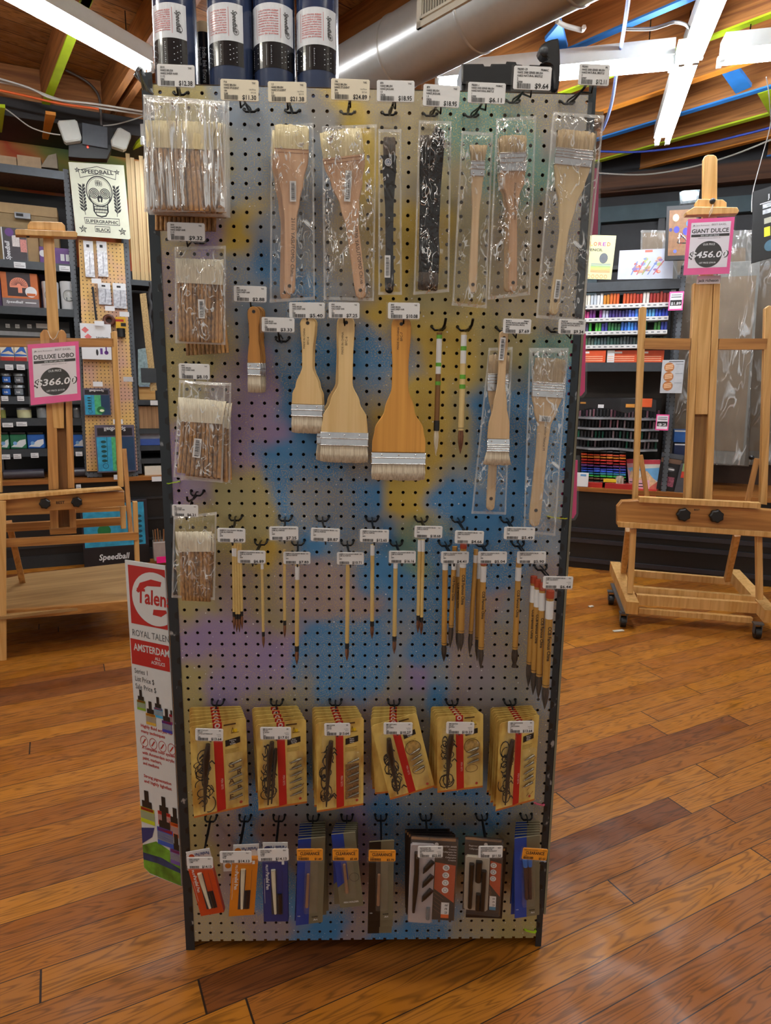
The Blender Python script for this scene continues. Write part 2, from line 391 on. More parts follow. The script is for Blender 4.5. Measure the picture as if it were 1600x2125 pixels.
# painted mural plaster high on the left, dark boarding at right
def mural():
    m, nt, b = newmat('painted_mural_boards'); N = nt.nodes.new; L = nt.links.new
    mp = coords(nt, 1.6, 1.6, 3.2); n = N('ShaderNodeTexNoise'); n.inputs['Scale'].default_value = 1; n.inputs['Detail'].default_value = 2; L(mp.outputs[0], n.inputs['Vector'])
    r = N('ShaderNodeValToRGB'); e = r.color_ramp.elements
    for i, (p, c) in enumerate([(.25, '#3f6b4a'), (.38, '#8a8a3a'), (.46, '#c27a35'), (.52, '#c94f22'), (.6, '#d07a3c'), (.72, '#4f7fae')]):
        if i < 2: q = e[i]; q.position = p
        else: q = e.new(p)
        q.color = (*lin(c), 1)
    L(n.outputs['Fac'], r.inputs[0]); L(r.outputs[0], b.inputs['Base Color']); b.inputs['Roughness'].default_value = .6; return m
MUR = mural(); DKWALL = mat('#2a2a2c', .6, var=.2, scale=6)
mb = MB().box(-2.6, 4.2, .48, .52, 2.2, 3.4, MUR).box(-2.6, 4.2, .479, .52, 0, 2.2, DKWALL); struct('wall_left', mb, FL)
mb = MB().box(-3.4, 3.4, 1.15, 1.2, 0, 3.4, DKWALL); struct('wall_right', mb, FR)
# ---- joists
def joist(p, q, zc, col, fr=None, w=.042, z0=3.13, z1=3.335):
    p = Vector(p); q = Vector(q); ang = math.degrees(math.atan2(q.y-p.y, q.x-p.x)); Lh = (q-p).length
    f = Frame(p.x, p.y, ang); mb = MB(); mb.box(0, Lh, -w/2, w/2, z0, z1, JOISTM)
    if col: mb.box(0, Lh, -w/2-.002, w/2+.002, z0-.006, z0+.004, col)
    struct('ceiling_joist', mb, f)
PB = mat('#2f7fce', .5, var=.12, scale=9); PL = mat('#b5cf1c', .5, var=.12, scale=9); PO = mat('#d98a2b', .5, var=.1, scale=9)
az = R(139); d2 = Vector((math.sin(az), math.cos(az))); n2 = Vector((.755, .656))
for off, c in ((5.40, PO), (4.98, PB), (4.56, PO), (4.135, PL), (3.725, PB), (3.32, PO), (2.905, PL), (2.485, PB), (2.07, None), (1.66, PB), (1.25, None), (.84, PL), (.43, None), (.02, None), (-.4, None)):
    base = n2*off/(n2.length**2)
    t0 = (-.5-base.x)/d2.x; t1 = min((4.6-base.x)/d2.x, (-3.2-base.y)/d2.y)
    yy = base.y+d2.y*t0
    if yy > 6.4: t0 = (6.4-base.y)/d2.y
    a = base+d2*t0; b = base+d2*t1; joist(a, b, 0, c)
az2 = R(-33); d3 = Vector((math.sin(az2), math.cos(az2)))
for px, py, c in ((128, 130, PL), (278, 192, None), (-60, 60, None), (178, 6, PL), (330, 60, None), (-150, 0, None)):
    x, y = BO.floor(px, py, 3.13); P = Vector((x, y))
    # run from the wall plate back toward the viewer
    k = 0
    f = FL.I @ Vector((x, y, 0)); d_l = FL.R3 @ Vector((d3.x, d3.y, 0)); t1 = (.0-f.y)/d_l.y
    a = P+d3*t1; b = P-d3*min(4.0, (P.y+3.0)/d3.y)
    if px == 178: a = P+d3*.25
    joist(a, b, 0, c)
mb = MB().box(-.525, -.475, -3.5, 4.4, 3.05, 3.335, JOISTM); struct('ceiling_beam', mb)
mb = MB().box(-2.2, 2.4, -.02, .48, 3.02, 3.13, BEAMD); struct('wall_beam', mb, FL)
mb = MB().box(-2.2, 2.4, .0, .04, 3.13, 3.335, JOISTM); struct('trim_1', mb, FL)
# dark header and frame on the right back wall
mb = MB().box(-1.6, 3.4, 1.02, 1.15, 2.93, 3.07, wood('#6a4326', '#3c2415', 'x', .6, 20, .05)); struct('trim_2', mb, FR)
TEALG = mat('#41545a', .6, var=.15, scale=8)
mb = MB()
x0, z0 = FR.at(1252, 392, 1.1); x1, z1 = FR.at(1600, 402, 1.1)
mb.box(x0-.15, x1+.3, 1.08, 1.14, z1-.12, z1, TEALG); mb.box(x0-.1, x0, 1.08, 1.14, 1.2, z1-.12, TEALG); mb.box(x0+1.48, x0+1.62, 1.08, 1.14, 1.2, z1-.12, TEALG)
mb.box(x0+.45, x0+.5, 1.09, 1.14, 1.2, z1-.12, BLACK); mb.box(x0, x0+1.5, 1.1, 1.14, z1-.5, z1-.47, BLACK)
struct('window_1', mb, FR)
# blue and lime flat bridging boards between joists at the upper right
def flatpiece(name, pts, z, m, th=.02):
    P = [BO.floor(px, py, z) for px, py in pts]; mb = MB(); n = len(P)
    A = sum(P[i][0]*P[(i+1) % n][1]-P[(i+1) % n][0]*P[i][1] for i in range(n))
    if A < 0: P = P[::-1]
    vs = [(x, y, z) for x, y in P]+[(x, y, z+th) for x, y in P]
    mb.add(vs, [list(range(n))[::-1], [n+i for i in range(n)]]+[(i, (i+1) % n, n+(i+1) % n, n+i) for i in range(n)], m)
    struct(name, mb)
flatpiece('trim_3', [(1497, 152), (1530, 140), (1560, 180), (1527, 195)], 3.125, PB)
flatpiece('trim_4', [(1572, 195), (1600, 186), (1600, 235), (1595, 235)], 3.122, PL)
flatpiece('trim_5', [(1150, 62), (1164, 45), (1178, 100), (1160, 104), (1130, 85)], 3.10, PB)
flatpiece('trim_6', [(95, 237), (116, 240), (100, 290), (88, 288)], 3.0, PO)
flatpiece('trim_7', [(-20, 222), (11, 224), (4, 275), (-20, 275)], 3.0, PL)
flatpiece('trim_8', [(283, 300), (296, 287), (300, 300), (276, 312)], 2.95, PL)

# ================================================================== LAMPS
TUBEA = emis('#f4f8ff', TUBE, 'fluorescent_tube'); TUBEB = emis('#fbf6ea', FRONT, 'fluorescent_tube_over_viewer'); HOUS = mat('#c9cdca', .45, var=.03)
for i, (x, y, z, azd, ln, lab) in enumerate(LAMPS):
    f = Frame(x, y, 90-azd); TUBEM = TUBEA if lab else TUBEB
    T = thing('strip_light', lab or 'white two-tube strip light overhead behind the viewer, out of the photo, %s of five' % nth(i-5), 'light', f, (0, 0, z), 'strip lights under the joists')
    mb = MB().box(-ln/2, ln/2, -.055, .055, z, z+.075, HOUS); ho = part('housing', mb, T)
    for sy in (-.032, .032):
        mb = MB().tube([(-ln/2+.012, sy, z-.022), (ln/2-.012, sy, z-.022)], .0165, TUBEM, 12); part('tube', mb, T)
    for sx in (-1, 1):
        for sy in (-.032, .032):
            mb = MB().box(sx*ln/2-.012, sx*ln/2+.012, sy-.014, sy+.014, z-.045, z, HOUS); part('socket', mb, ho, top=T)
    mb = MB()
    for sx in (-.4, .4): mb.tube([(sx*ln, 0, z+.075), (sx*ln, 0, 3.2)], .003, WIRE, 5)
    part('hanger', mb, T)
# ---- round duct with its grille
GALV = None
def galv():
    m, nt, b = newmat('galvanised_steel'); N = nt.nodes.new; L = nt.links.new
    mp = coords(nt, 30, 30, 30); v = N('ShaderNodeTexVoronoi'); v.inputs['Scale'].default_value = 1.6; L(mp.outputs[0], v.inputs['Vector'])
    n = N('ShaderNodeTexNoise'); n.inputs['Scale'].default_value = .12; n.inputs['Detail'].default_value = 4; L(mp.outputs[0], n.inputs['Vector'])
    ad = math_node(nt, 'ADD', math_node(nt, 'MULTIPLY', v.outputs['Distance'], .12), n.outputs['Fac'])
    r = ramp(nt, lin('#a9a8a4'), lin('#c8c7c4'), .2, 1.0); L(ad, r.inputs[0]); L(r.outputs[0], b.inputs['Base Color'])
    b.inputs['Metallic'].default_value = .5
    r2 = ramp(nt, (.27,)*3, (.36,)*3, .2, 1.0); L(ad, r2.inputs[0]); L(r2.outputs[0], b.inputs['Roughness']); return m
GALV = galv()
cen = Vector((.755, .656)); off = 1.43
f = Frame(cen.x*off, cen.y*off, math.degrees(math.atan2(d2.y, d2.x)))
T = thing('air_duct', 'large round galvanised metal air duct crossing under the ceiling', 'duct', f, (0, 0, 2.85))
rad = .152
mb = MB(); L0, L1 = -2.55, 2.6
mb.tube([(L0, 0, 2.85), (L1, 0, 2.85)], rad, GALV, 56)
part('pipe', mb, T)
mb = MB()
for k in range(11):
    x = L0+.17+k*.46; mb.tube([(x, 0, 2.85), (x+.004, 0, 2.85), (x+.012, 0, 2.85), (x+.016, 0, 2.85)], [rad, rad+.004, rad+.004, rad], GALV, 56, False)
part('seam', mb, T)
mb = MB(); xa = .0
P0 = f.I @ Vector((*BO.floor(915, 20, 2.72), 2.72)); gx = P0.x-.06; gz_ = .035
for a, b_ in (((gx-.19, gx+.19)), ):
    mb.box(a, b_, -rad-.012, -rad+.03, 2.79+gz_, 2.80+gz_, OFFW)
    mb.box(a, b_, -rad-.012, -rad+.03, 2.90+gz_, 2.91+gz_, OFFW); mb.box(a, a+.012, -rad-.012, -rad+.03, 2.79+gz_, 2.91+gz_, OFFW); mb.box(b_-.012, b_, -rad-.012, -rad+.03, 2.79+gz_, 2.91+gz_, OFFW)
    for k in range(24): mb.box(a+.014+k*.0148, a+.018+k*.0148, -rad-.008, -rad+.01, 2.80+gz_, 2.90+gz_, OFFW)
    mb.box(a+.01, b_-.01, -rad+.0, -rad+.01, 2.80+gz_, 2.90+gz_, BLACK)
    mb.box(a-.025, b_+.025, -rad-.003, -rad+.02, 2.765+gz_, 2.79+gz_, OFFW); mb.box(a-.025, b_+.025, -rad-.003, -rad+.02, 2.91+gz_, 2.935+gz_, OFFW)
    mb.box(a-.025, a, -rad-.003, -rad+.02, 2.765+gz_, 2.935+gz_, OFFW); mb.box(b_, b_+.025, -rad-.003, -rad+.02, 2.765+gz_, 2.935+gz_, OFFW)
part('air_grille', mb, T, 'off-white slotted air grille on the side of the duct')

# ---- cables (pixel way-points at the depth of the joists or the wall)
def cable(name, label, pts, r, m, fr=None, y=None, z=None, cat='cable', sag=0):
    P = []
    for p in pts:
        if z is not None: x, yy = BO.floor(p[0], p[1], z); P.append(Vector((x, yy, z)))
        else:
            x, zz = fr.at(p[0], p[1], y); P.append(fr.M @ Vector((x, y, zz)))
    Q = []
    for i in range(len(P)-1):
        p0 = P[max(i-1, 0)]; p1 = P[i]; p2 = P[i+1]; p3 = P[min(i+2, len(P)-1)]
        for j in range(5):
            t = j/5; Q.append(.5*((2*p1)+(-p0+p2)*t+(2*p0-5*p1+4*p2-p3)*t*t+(-p0+3*p1-3*p2+p3)*t**3))
    Q.append(P[-1]); mb = MB().tube(Q, r, m, 6); single(name, mb, label, cat, BO, tuple(Q[0]))
CW = mat('#b9b6ae', .5, var=.05); CO = mat('#d0581d', .5, var=.05); CB = mat('#3a4fb0', .45, var=.05); CG = mat('#6d6a66', .4, .4)
cable('cable', 'upper white cable running along the dark beam at left', [(-20, 158), (60, 182), (110, 205), (200, 216), (300, 232), (340, 238)], .006, CW, FL, -.34)
cable('cable', 'lower white cable bundle along the dark beam at left', [(-20, 166), (50, 180), (120, 206), (200, 222), (300, 237), (340, 245)], .008, CW, FL, -.30)
cable('cable', 'orange cable along the dark beam at left', [(-20, 183), (50, 198), (120, 214), (205, 226)], .007, CO, FL, -.32)
cable('cable', 'white wire drooping from the left edge to the emergency light', [(-20, 206), (20, 232), (60, 262), (95, 275), (125, 280)], .004, CW, FL, -.16)
cable('flexible_conduit', 'grey flexible conduit curving down to the emergency light', [(136, 146), (165, 160), (190, 178), (205, 200), (209, 230), (210, 260)], .008, CG, FL, -.07)
cable('cable', 'thin white wire from the emergency light to the brush stack', [(214, 261), (240, 258), (270, 250), (300, 240)], .004, CW, FL, -.07)
cable('cable', 'blue and white cable bundle hanging in front of the joists at right', [(1305, -10), (1298, 40), (1290, 90), (1280, 145), (1272, 200), (1262, 240), (1250, 270)], .010, mat('#8fa3d6', .5, var=.1, scale=60), z=3.05)
cable('cable', 'dark blue cable strung across the joists at right', [(1245, 314), (1330, 315), (1450, 300), (1540, 280), (1610, 262)], .008, CB, z=3.09)
cable('cable', 'light grey wires sagging below the back joists at right', [(1150, 350), (1255, 360), (1340, 362), (1430, 348), (1520, 322), (1600, 290)], .006, CW, z=2.95)
cable('cable', 'thin string hanging down at the right edge to the black display', [(1592, 60), (1596, 180), (1600, 250), (1580, 330), (1562, 400), (1560, 440)], .003, CW, FR, .2, cat='string')
cable('cable', 'thin bright wire between joist and the right edge', [(1590, 160), (1596, 200), (1603, 300)], .003, CW, z=3.0)
cable('flexible_conduit', 'short white flexible conduit beside the duct', [(1156, 44), (1170, 52), (1190, 58), (1208, 62), (1212, 56)], .012, CW, z=3.05)
cable('flexible_conduit', 'grey flexible conduit in the bay above the crossing lights', [(1299, 60), (1350, 60), (1380, 52), (1400, 46), (1420, 50), (1430, 58)], .008, CG, z=3.06)
# ================================================================== THE PEGBOARD RACK
def hz(row): return .02+(71-row)*.0254
def hx(c): return (c-15.5)*.0254
PAL = dict(o='#a0966a', y='#bfa448', g='#998f76', b='#4583b8', s='#8290a2', p='#9180a8', m='#94878f', t='#67908a', n='#a49a84', k='#8b8988')
MAP = ["oosskyngttkk", "oosssynogttk", "npyssnyyonnk", "mmsbskyoonnk", "onssbbsyyoot", "ompbbsyyobbb", "pppbbkyyobbb", "poobsbyybbbs",
       "ooygbsbtbbbs", "omgmmmbbbmsm", "pppbbbsbbmkk", "opgkbbkpsmks", "oppmkmmkbmkk", "okbbsmmkbskk", "ombkkpbskbkk", "ombmkpbbbtnn", "nmbbkmkbknno", "nnmbbmbbbnoo"]
PALI = {k: Vector(lin(v)) for k, v in PAL.items()}
def board_col(x, z):
    n1 = noise.noise(Vector((x*7, z*7, 1.3)))*.075+noise.noise(Vector((x*22, z*22, 4)))*.025
    n2 = noise.noise(Vector((x*7, z*7, 9.1)))*.085+noise.noise(Vector((x*22, z*22, 8)))*.025
    u = (x+n1+.4064)/.8128*12-.5; v = (1.837-z+n2)/1.837*18-.5
    c = Vector((0, 0, 0)); i0 = math.floor(u); j0 = math.floor(v); fu = u-i0; fv = v-j0
    sh = lambda t: min(1, max(0, (t-.5)*2.2+.5))
    fu = sh(fu); fv = sh(fv)
    for a, wa in ((0, 1-fu), (1, fu)):
        for b, wb in ((0, 1-fv), (1, fv)):
            c += PALI[MAP[min(17, max(0, j0+b))][min(11, max(0, i0+a))]]*wa*wb
    return c
def paint_board_mat():
    m, nt, b = newmat('spray_painted_hardboard'); N = nt.nodes.new; L = nt.links.new
    at = N('ShaderNodeAttribute'); at.attribute_name = 'paint'
    mp = coords(nt, 1, 1, 1)
    n = N('ShaderNodeTexNoise'); n.inputs['Scale'].default_value = 420; n.inputs['Detail'].default_value = 1; L(mp.outputs[0], n.inputs['Vector'])
    n2_ = N('ShaderNodeTexNoise'); n2_.inputs['Scale'].default_value = 7; n2_.inputs['Detail'].default_value = 3; L(mp.outputs[0], n2_.inputs['Vector'])
    r2 = ramp(nt, (0,)*3, (1,)*3, .38, .55); L(n2_.outputs['Fac'], r2.inputs[0])
    sp = ramp(nt, (0,)*3, (1,)*3, .53, .62); L(n.outputs['Fac'], sp.inputs[0])
    f = math_node(nt, 'MULTIPLY', math_node(nt, 'MULTIPLY', sp.outputs[0], r2.outputs[0]), .72)
    mx = N('ShaderNodeMix'); mx.data_type = 'RGBA'; L(f, mx.inputs['Factor']); L(at.outputs['Color'], mx.inputs['A']); mx.inputs['B'].default_value = (*lin('#c4ac62'), 1)
    n4 = N('ShaderNodeTexNoise'); n4.inputs['Scale'].default_value = 210; n4.inputs['Detail'].default_value = 0; L(mp.outputs[0], n4.inputs['Vector'])
    w = ramp(nt, (0,)*3, (1,)*3, .79, .82); L(n4.outputs['Fac'], w.inputs[0])
    mx2 = N('ShaderNodeMix'); mx2.data_type = 'RGBA'; L(w.outputs[0], mx2.inputs['Factor']); L(mx.outputs['Result'], mx2.inputs['A']); mx2.inputs['B'].default_value = (*lin('#d8d8dc'), 1)
    L(mx2.outputs['Result'], b.inputs['Base Color']); b.inputs['Roughness'].default_value = .5; return m
HARD = mat('#4a3523', .8, var=.15, scale=60)
rack = thing('pegboard_display_rack', 'tall metal rack with a spray-painted pegboard front standing on the wood floor', 'display rack', BO, (0, 0, 0))
mb = MB(); pm = paint_board_mat(); h = .0127; hr = .0034; ofs = [R(22.5+45*k) for k in range(8)]
oct_ = [(-h, -h), (0, -h), (h, -h), (h, 0), (h, h), (0, h), (-h, h), (-h, 0)]
for row in range(71):
    for c in range(32):
        cx, cz = hx(c), hz(row); e = h+ (h*0)
        ring = [(hr*math.cos(R(225+45*k)), hr*math.sin(R(225+45*k))) for k in range(8)]
        vs = [(cx+a, 0, cz+b) for a, b in oct_]+[(cx+a, 0, cz+b) for a, b in ring]+[(cx+a, .0055, cz+b) for a, b in ring]
        mb.add(vs, [(k, (k+1) % 8, 8+(k+1) % 8, 8+k) for k in range(8)], pm)
        mb.add(vs, [(8+k, 8+(k+1) % 8, 16+(k+1) % 8, 16+k) for k in range(8)], HARD)
xl, xr = hx(0)-h, hx(31)+h; zt = hz(0)+h; zb = hz(71)+h
for k in range(32):       # strip above the top row and the cut edge through the lowest row
    cx = hx(k); mb.add([(cx-h, 0, zt), (cx+h, 0, zt), (cx+h, 0, 1.837), (cx-h, 0, 1.837)], [(0, 1, 2, 3)], pm)
    mb.add([(cx-h, 0, zb-h*.8), (cx-hr, 0, zb-h*.8), (cx-hr, 0, zb-h*.45), (cx+hr, 0, zb-h*.45), (cx+hr, 0, zb-h*.8), (cx+h, 0, zb-h*.8), (cx+h, 0, zb), (cx-h, 0, zb)], [(0, 1, 2, 7), (2, 3, 6, 7), (3, 4, 5, 6)], pm)
mb.box(xl, xr, .0, .0055, 1.836, 1.838, HARD); mb.box(xl-.0005, xl, 0, .0055, zb-h*.8, 1.837, HARD); mb.box(xr, xr+.0005, 0, .0055, zb-h*.8, 1.837, HARD)
bo = part('pegboard_panel', mb, rack)
ca = bo.data.color_attributes.new('paint', 'FLOAT_COLOR', 'POINT')
buf = []
for v in bo.data.vertices: c = board_col(v.co.x, v.co.z); buf += [c.x, c.y, c.z, 1]
ca.data.foreach_set('color', buf)
UPM = mat('#2b3035', .35, .5, var=.3, scale=30)
def chipped():
    m, nt, b = newmat('chipped_black_steel'); N = nt.nodes.new; L = nt.links.new; mp = coords(nt, 60, 60, 30)
    n = N('ShaderNodeTexNoise'); n.inputs['Scale'].default_value = 1; n.inputs['Detail'].default_value = 4; L(mp.outputs[0], n.inputs['Vector'])
    r = ramp(nt, lin('#2e353b'), lin('#a5aaae'), .63, .70); L(n.outputs['Fac'], r.inputs[0]); L(r.outputs[0], b.inputs['Base Color'])
    b.inputs['Roughness'].default_value = .38; b.inputs['Metallic'].default_value = .3; return m
CHIP = chipped()
for sx in (-1, 1):
    for y0 in (.006, .62):
        mb = MB(); xa = -.4064 if sx < 0 else .3955; xb = -.4265 if sx < 0 else .4095
        mb.box(xa, xb, y0 if y0 > .1 else -.0015, y0+.003 if y0 > .1 else -.0002, 0, 1.855, CHIP)
        mb.box(xb-sx*.003, xb, y0, y0+.035, 0, 1.855, CHIP)
        if y0 < .1:
            for k in range(36):      # keyhole slots down the front flange
                z = .05+k*.0508; mb.prism([(xa+sx*.001, z), (xa+sx*.008, z+.004), (xa+sx*.008, z+.014), (xa+sx*.001, z+.018)], -.0017, -.0015, BLACK)
                mb.box(xb, xb+sx*.001, y0+.012, y0+.02, z, z+.018, BLACK)
        part('upright', mb, rack)
mb = MB().box(-.43, .43, .012, .64, 1.795, 1.813, mat('#8b6a45', .7, var=.2, scale=40)); part('top_shelf', mb, rack)
for sx in (-1, 1):
    mb = MB().box(sx*.424, sx*.429, .04, .62, .05, 1.79, mat('#8a8570', .6, var=.25, scale=8)); part('side_panel', mb, rack)
mb = MB().box(-.424, .424, .632, .638, .05, 1.79, mat('#7a6648', .6, var=.2)); part('back_panel', mb, rack)
for z in (.12, .9): part('shelf', MB().box(-.42, .42, .06, .62, z, z+.02, mat('#5a4a38', .7)), rack)
LIME = mat('#a9d22a', .4, var=.05); LPINK = mat('#d9627e', .4, var=.05)
def ziptie(px, py, d, m, ex=0.03, lab=None):
    x, z = BO.at(px, py, 0); sx = 1 if x > 0 else -1; mb = MB()
    pts = [(x-sx*.001, .004, z), (x, -.004, z), (x+sx*.012, -.006, z-.002), (x+sx*ex, -.006, z-.004), (x+sx*(ex+.005), .004, z-.004), (x+sx*(ex+.004), .03, z-.003)]
    for a, b in zip(pts[:-1], pts[1:]): mb.bar(a, b, .005, .0015, m)
    part('cable_tie', mb, rack, lab)
ziptie(372, 999, 0, LIME, .02, 'green cable tie'); ziptie(1137, 1071, 0, mat('#b6b92c', .4), .036, 'yellow-green cable tie')
ziptie(1110, 1665, 0, LPINK, .018, 'pink cable tie'); ziptie(1090, 1928, 0, LIME, .022, 'green cable tie')

# ================================================================== HOOKS AND PRICE TAGS
def barcode(mb, x, z, w, hh, y, m, seed):
    rnd = random.Random(seed); p = x
    while p < x+w:
        q = rnd.choice((.5, .5, .9, 1.3))*w/42; mb.rect(p, min(p+q, x+w), z, z+hh, y, m); p += q+rnd.choice((.6, .6, 1.0))*w/42
YEL = mat('#ddd6c2', .5, var=.02)
def tag(px, py, w, h, d, lines, price, code='YAS', listp=None, rot=0, kind='w', sleeve=0, nm=None):
    sc = BO.sc(px, py, -d); x, z = BO.at(px, py, -d); W_, H_ = w*sc/2, h*sc/2/math.cos(math.atan((py-1062)/FPX))*.97
    T = thing('price_tag', nm, 'price tag', BO, (x, -d, z), 'price tags clipped to the pegboard hooks')
    mb = MB(); mb.T = Matrix.Translation((x, -d, z)) @ Matrix.Rotation(R(rot), 4, "Y")
    base = ORANGE if kind == 'c' else (YEL if kind == 'y' else WHITE)
    mb.box(-W_, W_, 0, .0012, -H_, H_, base, .002)
    y = -.0003; q = H_*.19; ts = 1.35; q *= 1.12
    if kind == 'c':
        mb.text('NIBHOLDER CALLIG SET', -W_*.9, H_*.62, q*1.3, y, INK, w=W_*1.1); mb.text(code, W_*.9, H_*.62, q*1.2, y, INK, 'r')
        mb.text('CLEARANCE', 0, -H_*.02, H_*.72, y, INK, 'c', 'b', w=W_*1.5)
        mb.text('10488', -W_*.9, -H_*.32, q, y, INK, w=W_*.3)
        barcode(mb, -W_*.88, -H_*.88, W_*.8, H_*.45, y, INK, sum(map(ord, price))); mb.text(price, W_*.9, -H_*.85, H_*.5, y, INK, 'r', 'b', w=W_*.55)
    else:
        for k, ln in enumerate(lines): mb.text(ln, -W_*.82, H_*(.62-.27*k), q*1.25, y, INK, 'l', 'b', sx=.8)
        mb.text(code, W_*.84, H_*.62, q*1.15, y, INK, 'r', 'b', sx=.85)
        if listp: mb.text('List Price', W_*.86, H_*.02, q*.95, y, INK, 'r', sx=.9); mb.text(listp, W_*.86, -H_*.26, q*.95, y, INK, 'r', sx=.9)
        barcode(mb, -W_*.8, -H_*.92, W_*.72, H_*.44, y, INK, sum(map(ord, price)))
        mb.text(price, W_*.88, -H_*.86, H_*.60, y, INK, 'r', 'b', w=W_*.74)
    part('printed_card', mb, T)
    mb = MB(); mb.T = Matrix.Translation((x, -d, z)) @ Matrix.Rotation(R(rot), 4, "Y")
    s0 = 1.12+sleeve*.1
    mb.box(-W_*s0, W_*1.04, .0014, .0022, -H_*1.12, H_*1.08, CLEAR); mb.box(-W_*s0, W_*1.04, -.0012, .0022, -H_*1.16, -H_*1.08, CLEAR)
    part('plastic_sleeve', mb, T, 'clear plastic sleeve')
    return x, z-H_*1.1, d
def hook(px, py, tip, label, prong=.08, bare=False, two=True):
    bx, bz = BO.at(px, py, 0); T = thing('peg_hook', label, 'hook', BO, (bx, 0, bz), 'wire hooks in the pegboard')
    c0 = min(range(31), key=lambda c: abs((hx(c)+hx(c+1))/2-bx)); row = min(range(71), key=lambda r: abs(hz(r)-bz-.002))
    bx = (hx(c0)+hx(c0+1))/2; bz = hz(row); mb = MB()
    w = .0127; r = .0021
    P = [(bx-w, .006, bz), (bx-w, -.004, bz-.0005), (bx-w+.001, -.009, bz-.004), (bx-w+.005, -.011, bz-.008), (bx+w-.005, -.011, bz-.008), (bx+w-.001, -.009, bz-.004), (bx+w, -.004, bz-.0005), (bx+w, .006, bz)]
    mb.tube(P, r, WIRE, 8); part('back_bar', mb, T)
    if tip and two:
        tx, tz, td = tip; mb = MB()
        mb.tube([(bx, .003, bz-.002), (bx, -.010, bz-.001), (bx+(tx-bx)*.5, -td*.5, bz+.001+(tz-bz)*.4), (tx, -td*.93, tz-.006), (tx, -td+.002, tz+.003)], .0016, WIRE, 6); part('tag_wire', mb, T)
    mb = MB(); tx, tz, td = tip if tip else (bx, bz+.006, .05)
    L = td*prong if prong < 3 else td; L = td*.82; k = .82
    ex = bx+(tx-bx)*k; e2 = bz-.010
    if bare: mb.tube([(bx, -.011, bz-.008), (bx, -.03, bz-.010), (bx+.004, -.05, bz-.008), (bx+.006, -.062, bz-.002), (bx+.007, -.068, bz+.008)], .0026, WIRE, 8)
    else: mb.tube([(bx, -.010, bz-.008), (bx+(ex-bx)*.4, -L*.4, e2-.001), (bx+(ex-bx)*.85, -L*.85, e2), (ex, -L*.97, e2+.004), (ex, -L, e2+.011)], .0022, WIRE, 8)
    part('prong', mb, T)
    return bx, bz, ex, L
HS = ['HAKE BRUSH', 'HAKE SHEEP HAIR']
def HT(a, b, c): return [a]+HS+[b, c]
BC = ['BAMBOO CALLIGRAPHY BRUSH', 'SUMI ALL PURPOSE']; BK = ['BAMBOO CALLIGRAPHY BRUSH', 'SUMI CALLIGRAPHY']
